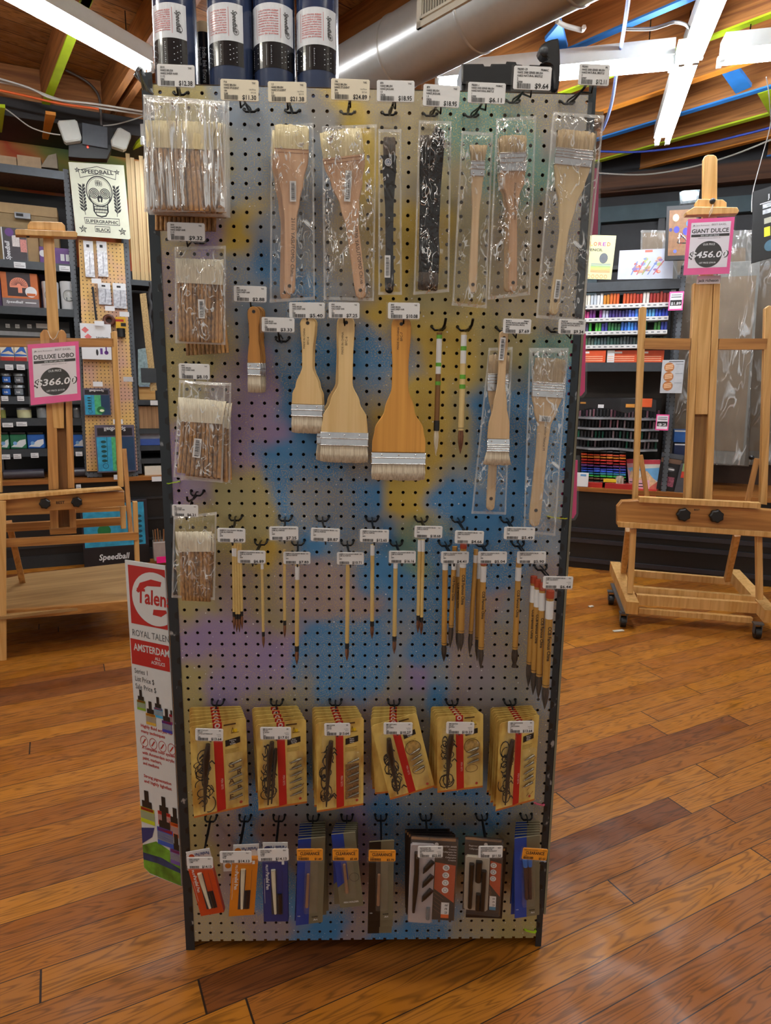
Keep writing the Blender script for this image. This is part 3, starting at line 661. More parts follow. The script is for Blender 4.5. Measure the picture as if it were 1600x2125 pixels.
# (hook px, hook py, tag px, tag py, w, h, depth, lines, price, code, list price, rot, kind, words that single it out)
TAGS = [
 (382, 205, 365, 157, 78, 36, .10, HT('5010', '3 1/2', '5581'), '$12.38', 'YAS', None, 1, 'w', 'top left corner, before the first blue bottle'),
 (517, 228, 497, 187, 79, 35, .10, ['P16', 'HAKE BRUSH', 'HAKE STUDENT', '1IN', '5200'], '$11.30', 'YAS', '$12.56', 1, 'y', 'above the empty hook in the top row'),
 (605, 232, 596, 191, 80, 34, .10, ['1.5', 'HAKE BRUSH', 'HAKE STUDENT', '2.5', '5201'], '$21.38', 'YAS', '$23.75', 0, 'y', 'above the bagged pink-wood brush at left'),
 (722, 233, 727, 186, 80, 35, .10, ['196', 'HAKE BRUSH', 'HAKE STUDENT', '3IN', '5203'], '$24.89', 'YAS', '$27.65', 1, 'y', 'above the widest pink-wood brush'),
 (808, 234, 821, 189, 78, 35, .10, ['870', 'HAKE BRUSH', 'HAKE JAGUAR', '1.5', '10636'], '$18.95', 'YAS', None, 0, 'w', 'above the single black brush'),
 (893, 237, 916, 199, 76, 36, .10, ['870', 'HAKE BRUSH', 'HAKE JAGUAR', '1.5', '10636'], '$18.95', 'YAS', None, 2, 'w', 'above the crinkled bag of black brushes'),
 (985, 237, 1010, 193, 78, 34, .10, ['PB2001-1', 'HAKE 2000 SERIES BRUSH', 'HAKE NATURAL BRISTLE', '1', '22900'], '$6.11', 'PRIMAC', None, 1, 'w', 'above the narrow bagged hake brush'),
 (1072, 210, 1105, 162, 78, 38, .11, ['PB2001-20', 'HAKE 2000 SERIES BRUSH', 'HAKE NATURAL BRISTLE', '2', '22900'], '$9.64', 'PRIMAC', None, 1, 'w', 'overlapping the black clamp'),
 (1179, 210, 1233, 155, 64, 34, .12, ['PB2001', 'HAKE 2000 SERIES BRUSH', 'HAKE NATURAL BRISTLE', '3', '22907'], '$12.11', 'PR', None, 1, 'w', 'in front of the strip light at top right'),
 (410, 497, 386, 481, 78, 34, .10, HT('5010', '2 1/2', '5580'), '$9.32', 'YAS', None, 1, 'w', 'under the big stack of bagged brushes'),
 (522, 638, 519, 610, 68, 31, .05, HT('BF01', '1IN', '5987'), '$2.88', 'YAS', None, 1, 'w', 'above the smallest flat brush'),
 (582, 690, 577, 674, 68, 29, .06, HT('BF02', '1.5', '5988'), '$3.33', 'YAS', None, 1, 'w', 'beside the smallest flat brush'),
 (640, 666, 637, 644, 74, 31, .05, HT('BF03', '2.5', '5989'), '$5.40', 'YAS', None, 0, 'w', 'above the medium flat brush'),
 (718, 664, 714, 644, 64, 31, .06, HT('BF05', '3.5', '5991'), '$7.25', 'YAS', None, 0, 'w', 'above the pair of wide pale flat brushes'),
 (833, 670, 838, 645, 66, 32, .06, HT('BF07', '4IN', '5993'), '$10.08', 'YAS', None, 0, 'w', 'above the amber-wood wide flat brush'),
 (1045, 683, 1073, 677, 58, 29, .07, ['PB2007-S', 'BUTTER BRISTLE 2000 SERIES SML', 'VARNISH NATURAL BRISTLE', 'SMALL', '22904'], '$7.69', 'PRIMAC', None, 1, 'w', 'above the crossed pair of varnish brushes'),
 (1145, 685, 1187, 678, 56, 29, .08, ['PB2007-M', 'BUTTER BRISTLE 2000 SERIES MED', 'VARNISH NATURAL BRISTLE', 'MEDIUM', '22904'], '$9.34', 'PRIMAC', None, 1, 'w', 'sticking out past the right edge of the board'),
 (410, 757, 403, 771, 64, 32, .07, HT('BF05', '2 1/2', '5586'), '$8.10', 'YAS', None, 1, 'w', 'in the left column, third from the top'),
 (408, 1030, 384, 1060, 54, 26, .10, HT('B0B', '3 1/2', '5578'), '$6.21', 'YAS', None, 1, 'w', 'in the left column, lowest one'),
 (490, 1071, 480, 1111, 58, 31, .13, BC+['00', '5070'], '$6.89', 'YAS', None, 1, 'w', 'above the cluster of four thin brushes'),
 (595, 1071, 589, 1107, 60, 30, .13, BC+['0', '5069'], '$7.25', 'YAS', None, 0, 'w', 'second in the row of bamboo brush tags'),
 (672, 1071, 675, 1110, 60, 29, .13, BC+['2', '5071'], '$8.87', 'YAS', None, 2, 'w', 'on the hook with no brush'),
 (773, 1071, 777, 1112, 60, 28, .13, BC+['3', '5073'], '$12.65', 'YAS', None, 1, 'w', 'fourth in the row of bamboo brush tags'),
 (872, 1071, 889, 1104, 58, 26, .13, BC+['5', '5075'], '$18.68', 'YAS', None, 1, 'w', 'above the pair of stubby dark brushes'),
 (947, 1072, 974, 1115, 60, 28, .13, BK+['2', '5064'], '$4.66', 'YAS', None, 1, 'w', 'above the red-capped bamboo brushes in the middle'),
 (1050, 1071, 1078, 1107, 64, 27, .13, BK+['5', '5068'], '$5.49', 'YAS', None, 1, 'w', 'below the long handle of the bagged brush'),
 (544, 1124, 522, 1156, 58, 28, .12, BC+['00', '5070'], '$6.89', 'YAS', None, 1, 'w', 'left one of the lower staggered row'),
 (620, 1126, 616, 1158, 56, 27, .12, BC+['1', '5070'], '$7.83', 'YAS', None, 0, 'w', 'above two brushes, one in front of the other'),
 (722, 1121, 727, 1159, 56, 27, .12, BC+['2', '5072'], '$10.71', 'YAS', None, 0, 'w', 'above the lone brush at the board middle'),
 (821, 1120, 835, 1156, 56, 27, .12, BC+['4', '5074'], '$16.16', 'YAS', None, 0, 'w', 'above the lone brush with a capped tip'),
 (920, 1120, 944, 1157, 58, 26, .12, BK+['0', '5062'], '$4.41', 'YAS', None, 0, 'w', 'above the split-tip bamboo brush'),
 (996, 1121, 1022, 1157, 60, 26, .12, BK+['3', '5066'], '$5.04', 'YAS', None, 0, 'w', 'above the pointed large bamboo brush'),
 (1070, 1121, 1103, 1157, 60, 26, .12, BK+['6', '5067'], '$5.90', 'YAS', None, 0, 'w', 'above the bamboo brush with fanned bristle'),
 (1119, 1172, 1158, 1209, 62, 27, .12, BK+['7', '5068'], '$6.44', 'YAS', '$7.16', 1, 'w', 'hanging past the right edge beside the floor'),
 (452, 1453, 434, 1525, 58, 27, .135, ['MM7 STYLE LETT', 'PEN SET', '7 STYLE LETTERING SET', '6"', '5402'], '$13.64', 'SPE', '$15.16', 2, 'w', 'on the leftmost stack of pen sets'),
 (574, 1450, 572, 1522, 64, 27, .135, ['MM2 IN ARTIST', 'PEN SET', 'IN ARTIST', '6"', '5402'], '$17.01', 'SPE', '$18.90', 0, 'w', 'on the second stack of pen sets'),
 (696, 1447, 700, 1514, 54, 27, .135, ['MM4 POSTER', 'PEN SET', 'POSTER', '6"', '5402'], '$13.64', 'SPE', '$15.16', -1, 'w', 'on the third stack of pen sets'),
 (816, 1446, 826, 1512, 60, 26, .135, ['MM1 SKETCHING', 'PEN SET', 'SKETCHING', '6"', '5402'], '$10.27', 'SPE', '$11.41', 0, 'w', 'on the pen set that hangs crooked'),
 (935, 1445, 955, 1511, 58, 26, .135, ['MM5 MAPPING', 'PEN SET', 'MAPPING', '6"', '5402'], '$10.27', 'SPE', '$11.41', 1, 'w', 'on the fifth stack of pen sets'),
 (1056, 1444, 1081, 1509, 54, 26, .135, ['MM6 CARTOONING', 'PEN SET', 'CARTOONING', '6"', '5402'], '$13.64', 'SPE', '$15.16', -1, 'w', 'on the rightmost stack of pen sets'),
 (435, 1696, 415, 1791, 54, 24, .15, ['P90001 PARALLEL', 'PARALLEL PEN', '1.5MM'], '$14.13', 'PILO', None, -1, 'w', 'on the red boxed pen'),
 (505, 1690, 489, 1779, 66, 25, .15, ['P90002 PARALLEL', 'PARALLEL PEN', '2.4MM', '90106'], '$14.13', 'PILO', None, 0, 'w', 'on the orange boxed pen'),
 (576, 1687, 567, 1774, 64, 26, .15, ['P90003 PARALLEL', 'PARALLEL PEN', '6.0MM', '90108'], '$14.13', 'PILO', None, -1, 'w', 'on the navy boxed pen'),
 (649, 1688, 643, 1774, 54, 25, .15, [], '$1.60', 'GOM', None, 0, 'c', 'first clearance tag from the left'),
 (718, 1685, 717, 1774, 54, 25, .15, [], '$5.60', 'GOM', None, 0, 'c', 'second clearance tag from the left'),
 (788, 1685, 793, 1776, 56, 24, .15, [], '$2.70', 'GOM', None, 1, 'c', 'on the black and grey nib packet'),
 (880, 1684, 893, 1768, 52, 24, .15, ['MANUSCRIPT SET', 'CALLIGRAPHY SET', 'MASTER CALLIGRAPHY', 'PIC', '90491'], '$22.05', 'MAN', '$24.50', 0, 'w', 'on the large calligraphy kit'),
 (998, 1684, 1018, 1768, 50, 25, .15, ['BEGINNER CARD SET', 'CALLIGRAPHY SET', 'BEGINNER CALLIGRAPHY', 'PIC', '90118'], '$11.50', 'MAN', None, 0, 'w', 'on the small calligraphy kit'),
 (1091, 1688, 1110, 1773, 52, 24, .15, [], '$5.63', 'GOM', None, 5, 'c', 'tilted clearance tag at the right edge'),
]
HK = {}
for t in TAGS:
    hx_, hy_, px, py, w, hh, d, lines, price, code, lp, rot, kind, where = t
    colr = 'orange clearance' if kind == 'c' else ('cream' if kind == 'y' else 'white')
    tip = tag(px, py, w, hh, d, lines, price, code, lp, rot, kind, 0, '%s price tag reading %s, %s' % (colr, price, where))
    HK[px, py] = hook(hx_, hy_, tip, 'wire hook of the %s tag %s' % (price, where))
hook(911, 680, None, 'bare dark wire hook with upturned end holding the brown calligraphy brush', bare=True, two=False)
hook(962, 680, None, 'bare dark wire hook with upturned end holding the pale calligraphy brush', bare=True, two=False)
# ================================================================== BAGS AND BRUSHES ON THE BOARD
def bag(T, corners, d, th, m=None, seed=0, top=None, wr=.002, header=None, name='plastic_bag', back=True):
    """corners px: TL, TR, BR, BL; a thin pillow of clear film round what hangs at depth d"""
    m = m or BAG; P = [BO.at(px, py, -d) for px, py in corners]; nx, nz = 14, 34; mb = MB()
    for side in (-1,):
        vs = []
        for j in range(nz+1):
            v = j/nz
            for i in range(nx+1):
                u = i/nx
                x = (P[0][0]*(1-u)+P[1][0]*u)*(1-v)+(P[3][0]*(1-u)+P[2][0]*u)*v
                z = (P[0][1]*(1-u)+P[1][1]*u)*(1-v)+(P[3][1]*(1-u)+P[2][1]*u)*v
                e = min(1, (1-abs(2*u-1))*5)*min(1, (1-abs(2*v-1))*9)
                k = noise.noise(Vector((x*45+seed, z*18, seed*3.1)))*wr*1.6+noise.noise(Vector((x*140, z*70, seed)))*wr*.7
                edge = 0 if e > .99 else (1-e)
                x += noise.noise(Vector((z*30, seed, 2)))*.0015*edge
                yy = -d+side*(th/2*math.sqrt(max(0, e)))+(k*e if side < 0 else 0)
                vs.append((x, yy, z))
        fs = []
        for j in range(nz):
            for i in range(nx):
                a = j*(nx+1)+i; q = (a, a+nx+1, a+nx+2, a+1); fs.append(q if side < 0 else q[::-1])
        mb.add(vs, fs, m, True)
    for a, b in ((0, 1), (1, 2), (2, 3), (3, 0)):
        p, q = Vector(P[a]), Vector(P[b]); D = (q-p).normalized(); Nn = Vector((D.y, -D.x))*(.0035 if a in (1, 3) else .0055)
        mb.add([(p.x, -d-.0006, p.y), (q.x, -d-.0006, q.y), (q.x+Nn.x, -d-.0008, q.y+Nn.y), (p.x+Nn.x, -d-.0008, p.y+Nn.y)], [(0, 1, 2, 3)], SEAM)
    if header:     # stiff hang tab px rect
        x0, x1, z0, z1 = BO.rect(*header, -d); mb.box(x0, x1, -d-.0004, -d+.0004, z0, z1, CLEAR)
    return part(name, mb, T, top=top)
def sticker(T, cx, cy, w, h, d, rot=0, seed=1, vertical=True, top=None):
    x, z = BO.at(cx, cy, -d); s = BO.sc(cx, cy, -d); W_, H_ = w*s/2, h*s/2; mb = MB(); mb.T = Matrix.Translation((x, -d, z)) @ Matrix.Rotation(R(rot), 4, 'Y')
    mb.box(-W_, W_, 0, .0004, -H_, H_, WHITE)
    rnd = random.Random(seed); p = -H_*.85
    while p < H_*.8:
        q = rnd.choice((.4, .7, 1.1))*H_*.06; mb.rect(-W_*.55, W_*.5, p, p+q, -.0002, INK); p += q+rnd.choice((.5, .9))*H_*.06
    mb.rect(W_*.62, W_*.75, -H_*.8, H_*.6, -.0002, mat('#55555a', .6))
    return part('barcode_sticker', mb, T, 'white barcode sticker', top=top)
W_PINK = wood('#cda684', '#ba906d', 'z', .45, 70, .04); W_PALE = wood('#dcc08c', '#cbaa70', 'z', .45, 60, .04)
W_AMB = wood('#d39a45', '#a96f26', 'z', .42, 30, .03, ring=.4); W_BEI = wood('#ccb08a', '#b99b74', 'z', .5, 70, .04); W_HON = wood('#b8813c', '#96652c', 'z', .45, 60, .04)
W_BLK = mat('#060506', .35, var=.2, spec=.12)
BR_W = bristle('#e4ddc9', '#bdb199'); BR_C = bristle('#d8cba4', '#b7a67c'); BR_T = bristle('#b8a07c', '#8f7856'); BR_D = bristle('#4a3a2c', '#1d1612'); BR_B = bristle('#8a5a3c', '#3d2416')
CHROME = mat('#d5d8db', .12, 1, var=.03)
def flat_brush(label, E, B, prof, d, woodm, brm, ferr=None, bz=None, th=.007, hole=None, text=None, lines=None, group=None, T=None, rivets=2, flare=1.0, ridges=3, name='flat_brush', tcol=None, ferm=None):
    ex, ez = BO.at(*E, -d); bx, bz_ = BO.at(*B, -d); A = Vector((bx-ex, bz_-ez)); L = A.length; A.normalize(); Nn = Vector((-A.y, A.x))
    s = L/math.hypot(B[0]-E[0], B[1]-E[1]); sw = BO.sc((E[0]+B[0])/2, (E[1]+B[1])/2, -d)
    if T is None: T = thing(name, label, 'paint brush', BO, (ex, -d, ez), group)
    O = Vector((ex, ez))
    def pt(t, w): p = O+A*(t*L)+Nn*(w*sw); return (p.x, p.y)
    # handle outline
    ts = [p[0] for p in prof]; n = 36; left = []; right = []
    def width(t):
        for (t0, w0), (t1, w1) in zip(prof[:-1], prof[1:]):
            if t0 <= t <= t1:
                k = (t-t0)/(t1-t0) if t1 > t0 else 0; k = k*k*(3-2*k); return w0+(w1-w0)*k
        return prof[-1][1]
    tmax = prof[-1][0]; w0 = prof[0][1]; tr = w0*sw/L
    for i in range(7):
        a = math.pi/2*i/6; left.append(pt(tr*(1-math.cos(a)), w0*math.sin(a)*.999+.01)); right.append(pt(tr*(1-math.cos(a)), -w0*math.sin(a)*.999-.01))
    for i in range(n+1):
        t = tr+(tmax-tr)*i/n
        if i == 0: continue
        left.append(pt(t, width(t))); right.append(pt(t, -width(t)))
    mb = MB(); mb.prism(right[1:]+left[::-1][:-1], -d-th/2, -d+th/2, woodm, bev=.0012)
    if hole: x, z = pt(hole, 0); mb.disc(x, z, 3.2*sw, -d-th/2-.0003, INK, 14); mb.ring(x, z, 3.6*sw, .8*sw, -d-th/2-.0004, mat('#7a5a38', .6), 14)
    if lines:
        for t in lines: mb.stroke([pt(t, width(t)), pt(t, -width(t))], .0009, -d-th/2-.0003, mat('#7d4a30', .6))
    if text:
        for (s_, t, off, hpx, rev) in text:
            x, z = pt(t, off); ang = math.degrees(math.atan2(A.y, A.x))+(180 if rev else 0)
            mb.text(s_, x, z, hpx*sw, -d-th/2-.0004, mat(tcol or '#3a2a22', .6), 'l', 'n', rot=ang)
    part('handle', mb, T)
    wf = width(tmax); t1 = tmax
    if ferr:
        f0, f1, fwid = ferr; mb = MB(); fm = ferm or TIN; q = th/2+.0012
        mb.prism([pt(f0, fwid), pt(f0, -fwid), pt(f1, -fwid), pt(f1, fwid)], -d-q, -d+q, fm, bev=.0008)
        for k in range(ridges):
            t = f0+(f1-f0)*((.45+.5*k/max(1, ridges-1)) if ridges > 1 else .8); hw = (f1-f0)*.045
            p0 = pt(t, fwid*1.01); p1 = pt(t, -fwid*1.01)
            mb.tube([(p0[0], -d-q, p0[1]), (p1[0], -d-q, p1[1])], .0011, CHROME, 8)
        rv = MB()
        for k in range(rivets):
            x, z = pt(f0+(f1-f0)*.2, fwid*(-.62+1.24*k/max(1, rivets-1))); rv.lathe([(.0018, -d-q), (.0015, -d-q-.0008), (.0006, -d-q-.0012)], x, 0, CHROME, 10, 'y', z)
        fo = part('ferrule', mb, T); part('rivets', rv, fo, top=T); t1 = f1; wf = fwid
    mb = MB(); rnd = random.Random(int(E[0]*7+E[1])); m_ = 26; tp = []
    for i in range(m_+1):
        u = -1+2*i/m_; tp.append(pt(1-rnd.random()*.006-abs(u)**6*.008, u*wf*flare*.985))
    q = th/2
    back = [(x, -d+q*.5, z) for x, z in tp]; front = [(x, -d-q*.5, z) for x, z in tp]
    base = [pt(t1-.002, (-1+2*i/m_)*wf*.97) for i in range(m_+1)]
    midp = [pt(t1+(1-t1)*.45, (-1+2*i/m_)*wf*(1+(flare-1)*.35)) for i in range(m_+1)]
    vs = []
    for pts, yy in ((base, -q*.95), (midp, -q*1.15), (tp, -q*.35), (tp, q*.35), (midp, q*1.15), (base, q*.95)): vs += [(x, -d+yy, z) for x, z in pts]
    K = m_+1; fs = [(j*K+i, j*K+i+1, (j+1)*K+i+1, (j+1)*K+i) for j in range(5) for i in range(m_)]
    for e in (0, m_): fs += [[j*K+e for j in range(6)]]
    mb.add(vs, fs, brm, True); part('bristles', mb, T)
    return T, pt
GB = 'flat brushes on the board'
# --- bagged brushes of the top row
BG1 = [(.0, 11), (.12, 12), (.45, 12.5), (.56, 18), (.68, 26), (.80, 34), (.86, 35)]
T, pt = flat_brush('bagged pink-wood flat brush under the $21.38 tag', (601, 611), (606, 258), BG1, .045, W_PINK, BR_C, hole=.05, lines=(.835, .855), group=GB,
                   text=[('211/1 YASUTOMO China', .46, -2, 11, True)], name='hake_brush'); T1 = T
sticker(T, 608, 397, 13, 40, .0505, 0, 3); bag(T, [(562, 262), (651, 255), (654, 622), (560, 628)], .045, .018, BAG, 1, header=(576, 238, 638, 262))
T, pt = flat_brush('second pink-wood flat brush behind the one under the $21.38 tag, its tip showing below', (592, 624), (600, 270), BG1, .022, W_PINK, BR_C, hole=.05, group=GB, name='hake_brush')
T, pt = flat_brush('widest bagged pink-wood flat brush, leaning, under the $24.89 tag', (750, 620), (706, 268), [(.0, 11), (.12, 12), (.42, 13), (.56, 20), (.70, 33), (.80, 42), (.845, 43)], .045, W_PINK, BR_C, hole=.05,
                   lines=(.81, .83), group=GB, text=[('1/730 YASUTOMO China', .44, -2, 11, True)], name='hake_brush')
sticker(T, 722, 386, 13, 60, .0505, 3, 5); bag(T, [(668, 262), (782, 258), (776, 625), (672, 622)], .045, .022, BAGC, 2, header=(695, 228, 752, 254))
# black brush with round blue-white badge
T, pt = flat_brush('single black-handled brush with a round pale badge under the first $18.95 tag', (808, 609), (808, 284), [(.0, 9), (.1, 9.5), (.3, 8), (.55, 8.5), (.68, 11), (.80, 14), (.87, 13.5), (.885, 12.5)], .045, W_BLK, BR_D, hole=.05, th=.010, group=GB, name='hake_brush')
x, z = BO.at(806, 336, -.052); mb = MB(); mb.disc(x, z, .0066, -.0506, WHITE, 24); mb.ring(x, z, .0045, .0009, -.0508, mat('#4d6a9a', .5), 20)
for k in range(6): mb.stroke([(x, z), (x+.0042*math.cos(R(60*k)), z+.0042*math.sin(R(60*k)))], .0008, -.0508, mat('#4d6a9a', .5))
part('badge', mb, T, 'round pale blue badge'); sticker(T, 804, 553, 12, 44, .0515, 0, 8)
bag(T, [(785, 268), (833, 268), (834, 612), (785, 612)], .045, .016, BAG, 3, header=(786, 240, 830, 266))
# crinkled bag with two black brushes head to tail
T, pt = flat_brush('black-handled brush with brown bristle at the bottom of the crinkled bag', (910, 268), (887, 604), [(.0, 13), (.1, 14), (.35, 13), (.6, 15), (.78, 20), (.885, 21)], .048, W_BLK, BR_D, hole=.06, th=.010, group=GB, name='hake_brush')
bag(T, [(869, 250), (937, 252), (932, 606), (858, 612)], .048, .022, BAGC, 4, wr=.004, header=(876, 238, 934, 252))
T, pt = flat_brush('black-handled brush with silver line at the left of the crinkled bag', (880, 585), (886, 280), [(.0, 11), (.2, 12), (.5, 12), (.8, 14), (.92, 15)], .032, W_BLK, BR_D, th=.009, group=GB, name='hake_brush')
# three hake brushes with metal ferrules
HP = lambda a, b: [(0, b), (.12, b), (.5, b-1), (.62, b+1), (.73, a*.8), (.80, a), (.845, a)]
T, pt = flat_brush('narrow bagged beige brush with silver ferrule under the $6.11 tag', (980, 609), (993, 300), [(0, 8), (.12, 8.5), (.55, 7.5), (.72, 11), (.795, 13)], .045, W_BEI, BR_T, ferr=(.79, .893, 14), hole=.06, flare=1.35, group=GB, name='hake_brush')
bag(T, [(958, 272), (1023, 276), (1010, 640), (938, 634)], .045, .016, BAG, 5, header=(965, 242, 1012, 275))
T, pt = flat_brush('bagged brown-beige brush with wide silver ferrule under the $9.64 tag', (1064, 606), (1064, 280), [(0, 8.5), (.12, 9), (.5, 8.5), (.62, 14), (.70, 23), (.775, 26)], .05, wood('#c09a78', '#ab8562', 'z', .5, 70, .04), BR_T, ferr=(.772, .89, 27), hole=.06, flare=1.05, group=GB, name='hake_brush', text=[('Primacolor Natural 2   China', .7, -2, 6, True)])
bag(T, [(1030, 246), (1113, 240), (1100, 612), (1012, 622)], .05, .018, BAGC, 6, header=(1045, 208, 1084, 246))
T, pt = flat_brush('second brown-beige brush in the bag under the $9.64 tag, half hidden behind', (1054, 606), (1060, 285), [(0, 8.5), (.12, 9), (.5, 8.5), (.62, 14), (.70, 23), (.775, 26)], .028, W_BEI, BR_T, ferr=(.772, .89, 27), group=GB, name='hake_brush')
T, pt = flat_brush('largest bagged beige brush, tilted at the top right corner of the board', (1148, 654), (1197, 270), [(0, 9.5), (.12, 9.5), (.45, 9), (.6, 17), (.72, 30), (.80, 36), (.815, 37)], .06, wood('#c7b189', '#b9a279', 'z', .5, 70, .04), BR_T, ferr=(.81, .90, 38), hole=.08, flare=1.03, group=GB, name='hake_brush', ridges=4)
sticker(T, 1157, 600, 11, 38, .0655, 4, 11)
bag(T, [(1147, 232), (1254, 240), (1210, 668), (1112, 660)], .06, .018, BAG, 7, header=(1168, 212, 1228, 236))
# --- unbagged flat brushes of the middle row
def std(a, top, nm=None): return [(0, top), (.12, top-.5), (.33, top-3), (.45, top-2.5), (.60, a*.72), (.70, a*.97), (.745, a)]
SM = [(0, 13), (.1, 13), (.25, 10.5), (.4, 10), (.5, 12), (.6, 13.5), (.655, 13.5)]
for k, (dx, dd) in enumerate(((10, .012), (7, .024), (3.5, .036), (0, .048))):
    flat_brush('smallest honey-wood brush, ' + ('front one' if k == 3 else ('second one', 'third one', 'fourth one, against the board')[2-k])+' of the four on one hook', (527+dx, 636), (528+dx, 815), SM, dd+.004, W_HON, BR_W, ferr=(.65, .80, 13.5), hole=.06 if k == 3 else None, group=GB, rivets=2, ridges=2, th=.006)
for k, (dx, dd) in enumerate(((4, .026), (0, .044))):
    flat_brush('pale medium flat brush under the $5.40 tag, '+('front one' if k else 'rear one'), (639+dx, 657), (637+dx, 900), [(0, 16), (.1, 15), (.28, 11.5), (.42, 11), (.58, 24), (.66, 31), (.745, 32)], dd, W_PALE, BR_W, ferr=(.745, .85, 32.5), hole=.055 if k else None,
               group=GB, rivets=2, ridges=2, text=[('BFC-4', .35, 4, 6, False), ('MADE IN CHINA', .45, -4, 5.5, False)][:0]+([('BFC-4', .235, 3, 6, True), ('MADE IN CHINA', .27, -5, 5.5, True)] if k else []), th=.008)
for k, (dx, dy, dd) in enumerate(((-9, -2, .024), (0, 0, .045))):
    flat_brush('wide pale flat brush under the $7.25 tag, '+('front one' if k else 'one showing behind at the left'), (719+dx*.2, 654), (714+dx, 961+dy), [(0, 17), (.1, 17), (.28, 15), (.45, 15), (.58, 31), (.68, 46), (.79, 49)], dd, W_PALE, BR_W, ferr=(.785, .88, 50), hole=.05 if k else None,
               group=GB, rivets=3, ridges=2, text=[('BFC-6', .2, 3, 7, True), ('MADE IN CHINA', .26, -5, 6, True)] if k else None, th=.009, flare=1.02)
flat_brush('largest amber-wood flat brush under the $10.08 tag', (833, 655), (826, 998), [(0, 20), (.1, 20), (.3, 16.5), (.42, 17), (.56, 31), (.68, 51), (.76, 56), (.82, 56)], .05, W_AMB, BR_W, ferr=(.82, .895, 57), hole=.05, group=GB, rivets=3, ridges=2,
           text=[('BFC-7', .15, 3, 7, True), ('MADE IN CHINA', .20, -4, 6, True)], th=.010, ferm=CHROME, flare=1.0)
# --- varnish brushes at right
T, pt = flat_brush('beige varnish brush hanging head down in front under the $7.69 tag', (1046, 686), (1031, 966), [(0, 9), (.1, 9), (.25, 7.5), (.38, 8), (.55, 14), (.70, 22), (.80, 23)], .055, W_BEI, BR_W, ferr=(.795, .895, 23.5), hole=.055, flare=1.28, group=GB, ridges=4, name='varnish_brush', ferm=CHROME)
sticker(T, 1042, 724, 11, 46, .0605, 3, 17)
T, pt = flat_brush('beige varnish brush hanging head up behind the crossed one', (1017, 1059), (1036, 735), [(0, 8.5), (.1, 9), (.5, 8), (.62, 9), (.74, 17), (.775, 20)], .035, W_BEI, BR_T, ferr=(.77, .88, 21), hole=.08, group=GB, ridges=4, name='varnish_brush')
bag(T, [(1014, 722), (1064, 720), (1050, 1068), (978, 1066)], .035, .012, BAG, 9)
T, pt = flat_brush('long bagged beige varnish brush hanging head up beside the right edge', (1108, 1092), (1143, 742), [(0, 11), (.08, 12), (.45, 11.5), (.60, 13), (.70, 24), (.775, 31)], .05, W_BEI, BR_T, ferr=(.772, .86, 32), hole=.10, group=GB, ridges=4, name='varnish_brush',
                   text=[('Primacolor Natural M', .64, -1, 7, True)])
sticker(T, 1131, 869, 24, 12, .0555, 4, 19)
bag(T, [(1098, 722), (1180, 722), (1152, 1112), (1086, 1106)], .05, .014, BAG, 10)
bag(T, [(1101, 726), (1178, 726), (1172, 800), (1104, 800)], .053, .012, BAGC, 12, name='bag_top')

# --- bamboo-stick hake brushes in bags, left column
def bamboo_mat():
    m, nt, b = newmat('mottled_bamboo'); N = nt.nodes.new; L = nt.links.new; mp = coords(nt, 260, 260, 90)
    n = N('ShaderNodeTexNoise'); n.inputs['Scale'].default_value = 1; n.inputs['Detail'].default_value = 3; L(mp.outputs[0], n.inputs['Vector'])
    mp2 = coords(nt, 70, 70, 5); n2_ = N('ShaderNodeTexNoise'); n2_.inputs['Scale'].default_value = 1; L(mp2.outputs[0], n2_.inputs['Vector'])
    v = math_node(nt, 'ADD', math_node(nt, 'MULTIPLY', n.outputs['Fac'], .6), math_node(nt, 'MULTIPLY', n2_.outputs['Fac'], .5))
    r = ramp(nt, lin('#4f321a'), lin('#b98a52'), .4, .68); L(v, r.inputs[0]); L(r.outputs[0], b.inputs['Base Color']); b.inputs['Roughness'].default_value = .5; return m
BAM = bamboo_mat()
def stick_brush(label, tl, tr, jl, jr, bl, br, n, d, r_=None, group='stick-handled brushes in bags', bagc=None, bm=None, bseed=0, stk=None, brm=None):
    """px corners: bristle top-left/right, joint left/right, handle bottom left/right"""
    q = [BO.at(*p, -d) for p in (tl, tr, jl, jr, bl, br)]
    T = thing('multi_stick_brush', label, 'paint brush', BO, (q[2][0], -d, q[2][1]), group)
    w = (q[3][0]-q[2][0])/n; r = w/2; mb = MB()
    for i in range(n):
        u = (i+.5)/n; a = (q[2][0]+(q[3][0]-q[2][0])*u, q[2][1]+(q[3][1]-q[2][1])*u); b = (q[4][0]+(q[5][0]-q[4][0])*u, q[4][1]+(q[5][1]-q[4][1])*u)
        mb.tube([(a[0], -d, a[1]), (b[0], -d, b[1])], r*1.02, BAM, 10)
    part('stick_handle', mb, T)
    mb = MB(); K = n*4; rnd = random.Random(n)
    rows = []
    for tt, yy in ((0, -r), (.5, -r*1.1), (1, -r*.4), (1, r*.4), (0, r)):
        for i in range(K+1):
            u = i/K; bul = abs(math.sin(u*n*math.pi))*.0008*(1-tt*.5)
            x = (q[2][0]*(1-tt)+q[0][0]*tt)*(1-u)+(q[3][0]*(1-tt)+q[1][0]*tt)*u; z = (q[2][1]*(1-tt)+q[0][1]*tt)*(1-u)+(q[3][1]*(1-tt)+q[1][1]*tt)*u
            rows.append((x, -d+yy-(bul if yy < 0 else 0), z+(rnd.random()*.0015 if tt == 1 else 0)))
    fs = [(j*(K+1)+i, j*(K+1)+i+1, (j+1)*(K+1)+i+1, (j+1)*(K+1)+i) for j in range(4) for i in range(K)]
    mb.add(rows, fs, brm or BR_W, True); part('bristles', mb, T)
    if stk: sticker(T, *stk[:4], d+r+.0015, stk[4], stk[5])
    if bagc: bag(T, bagc, d, r*2+.006, bm or BAG, bseed, wr=.0025)
    return T
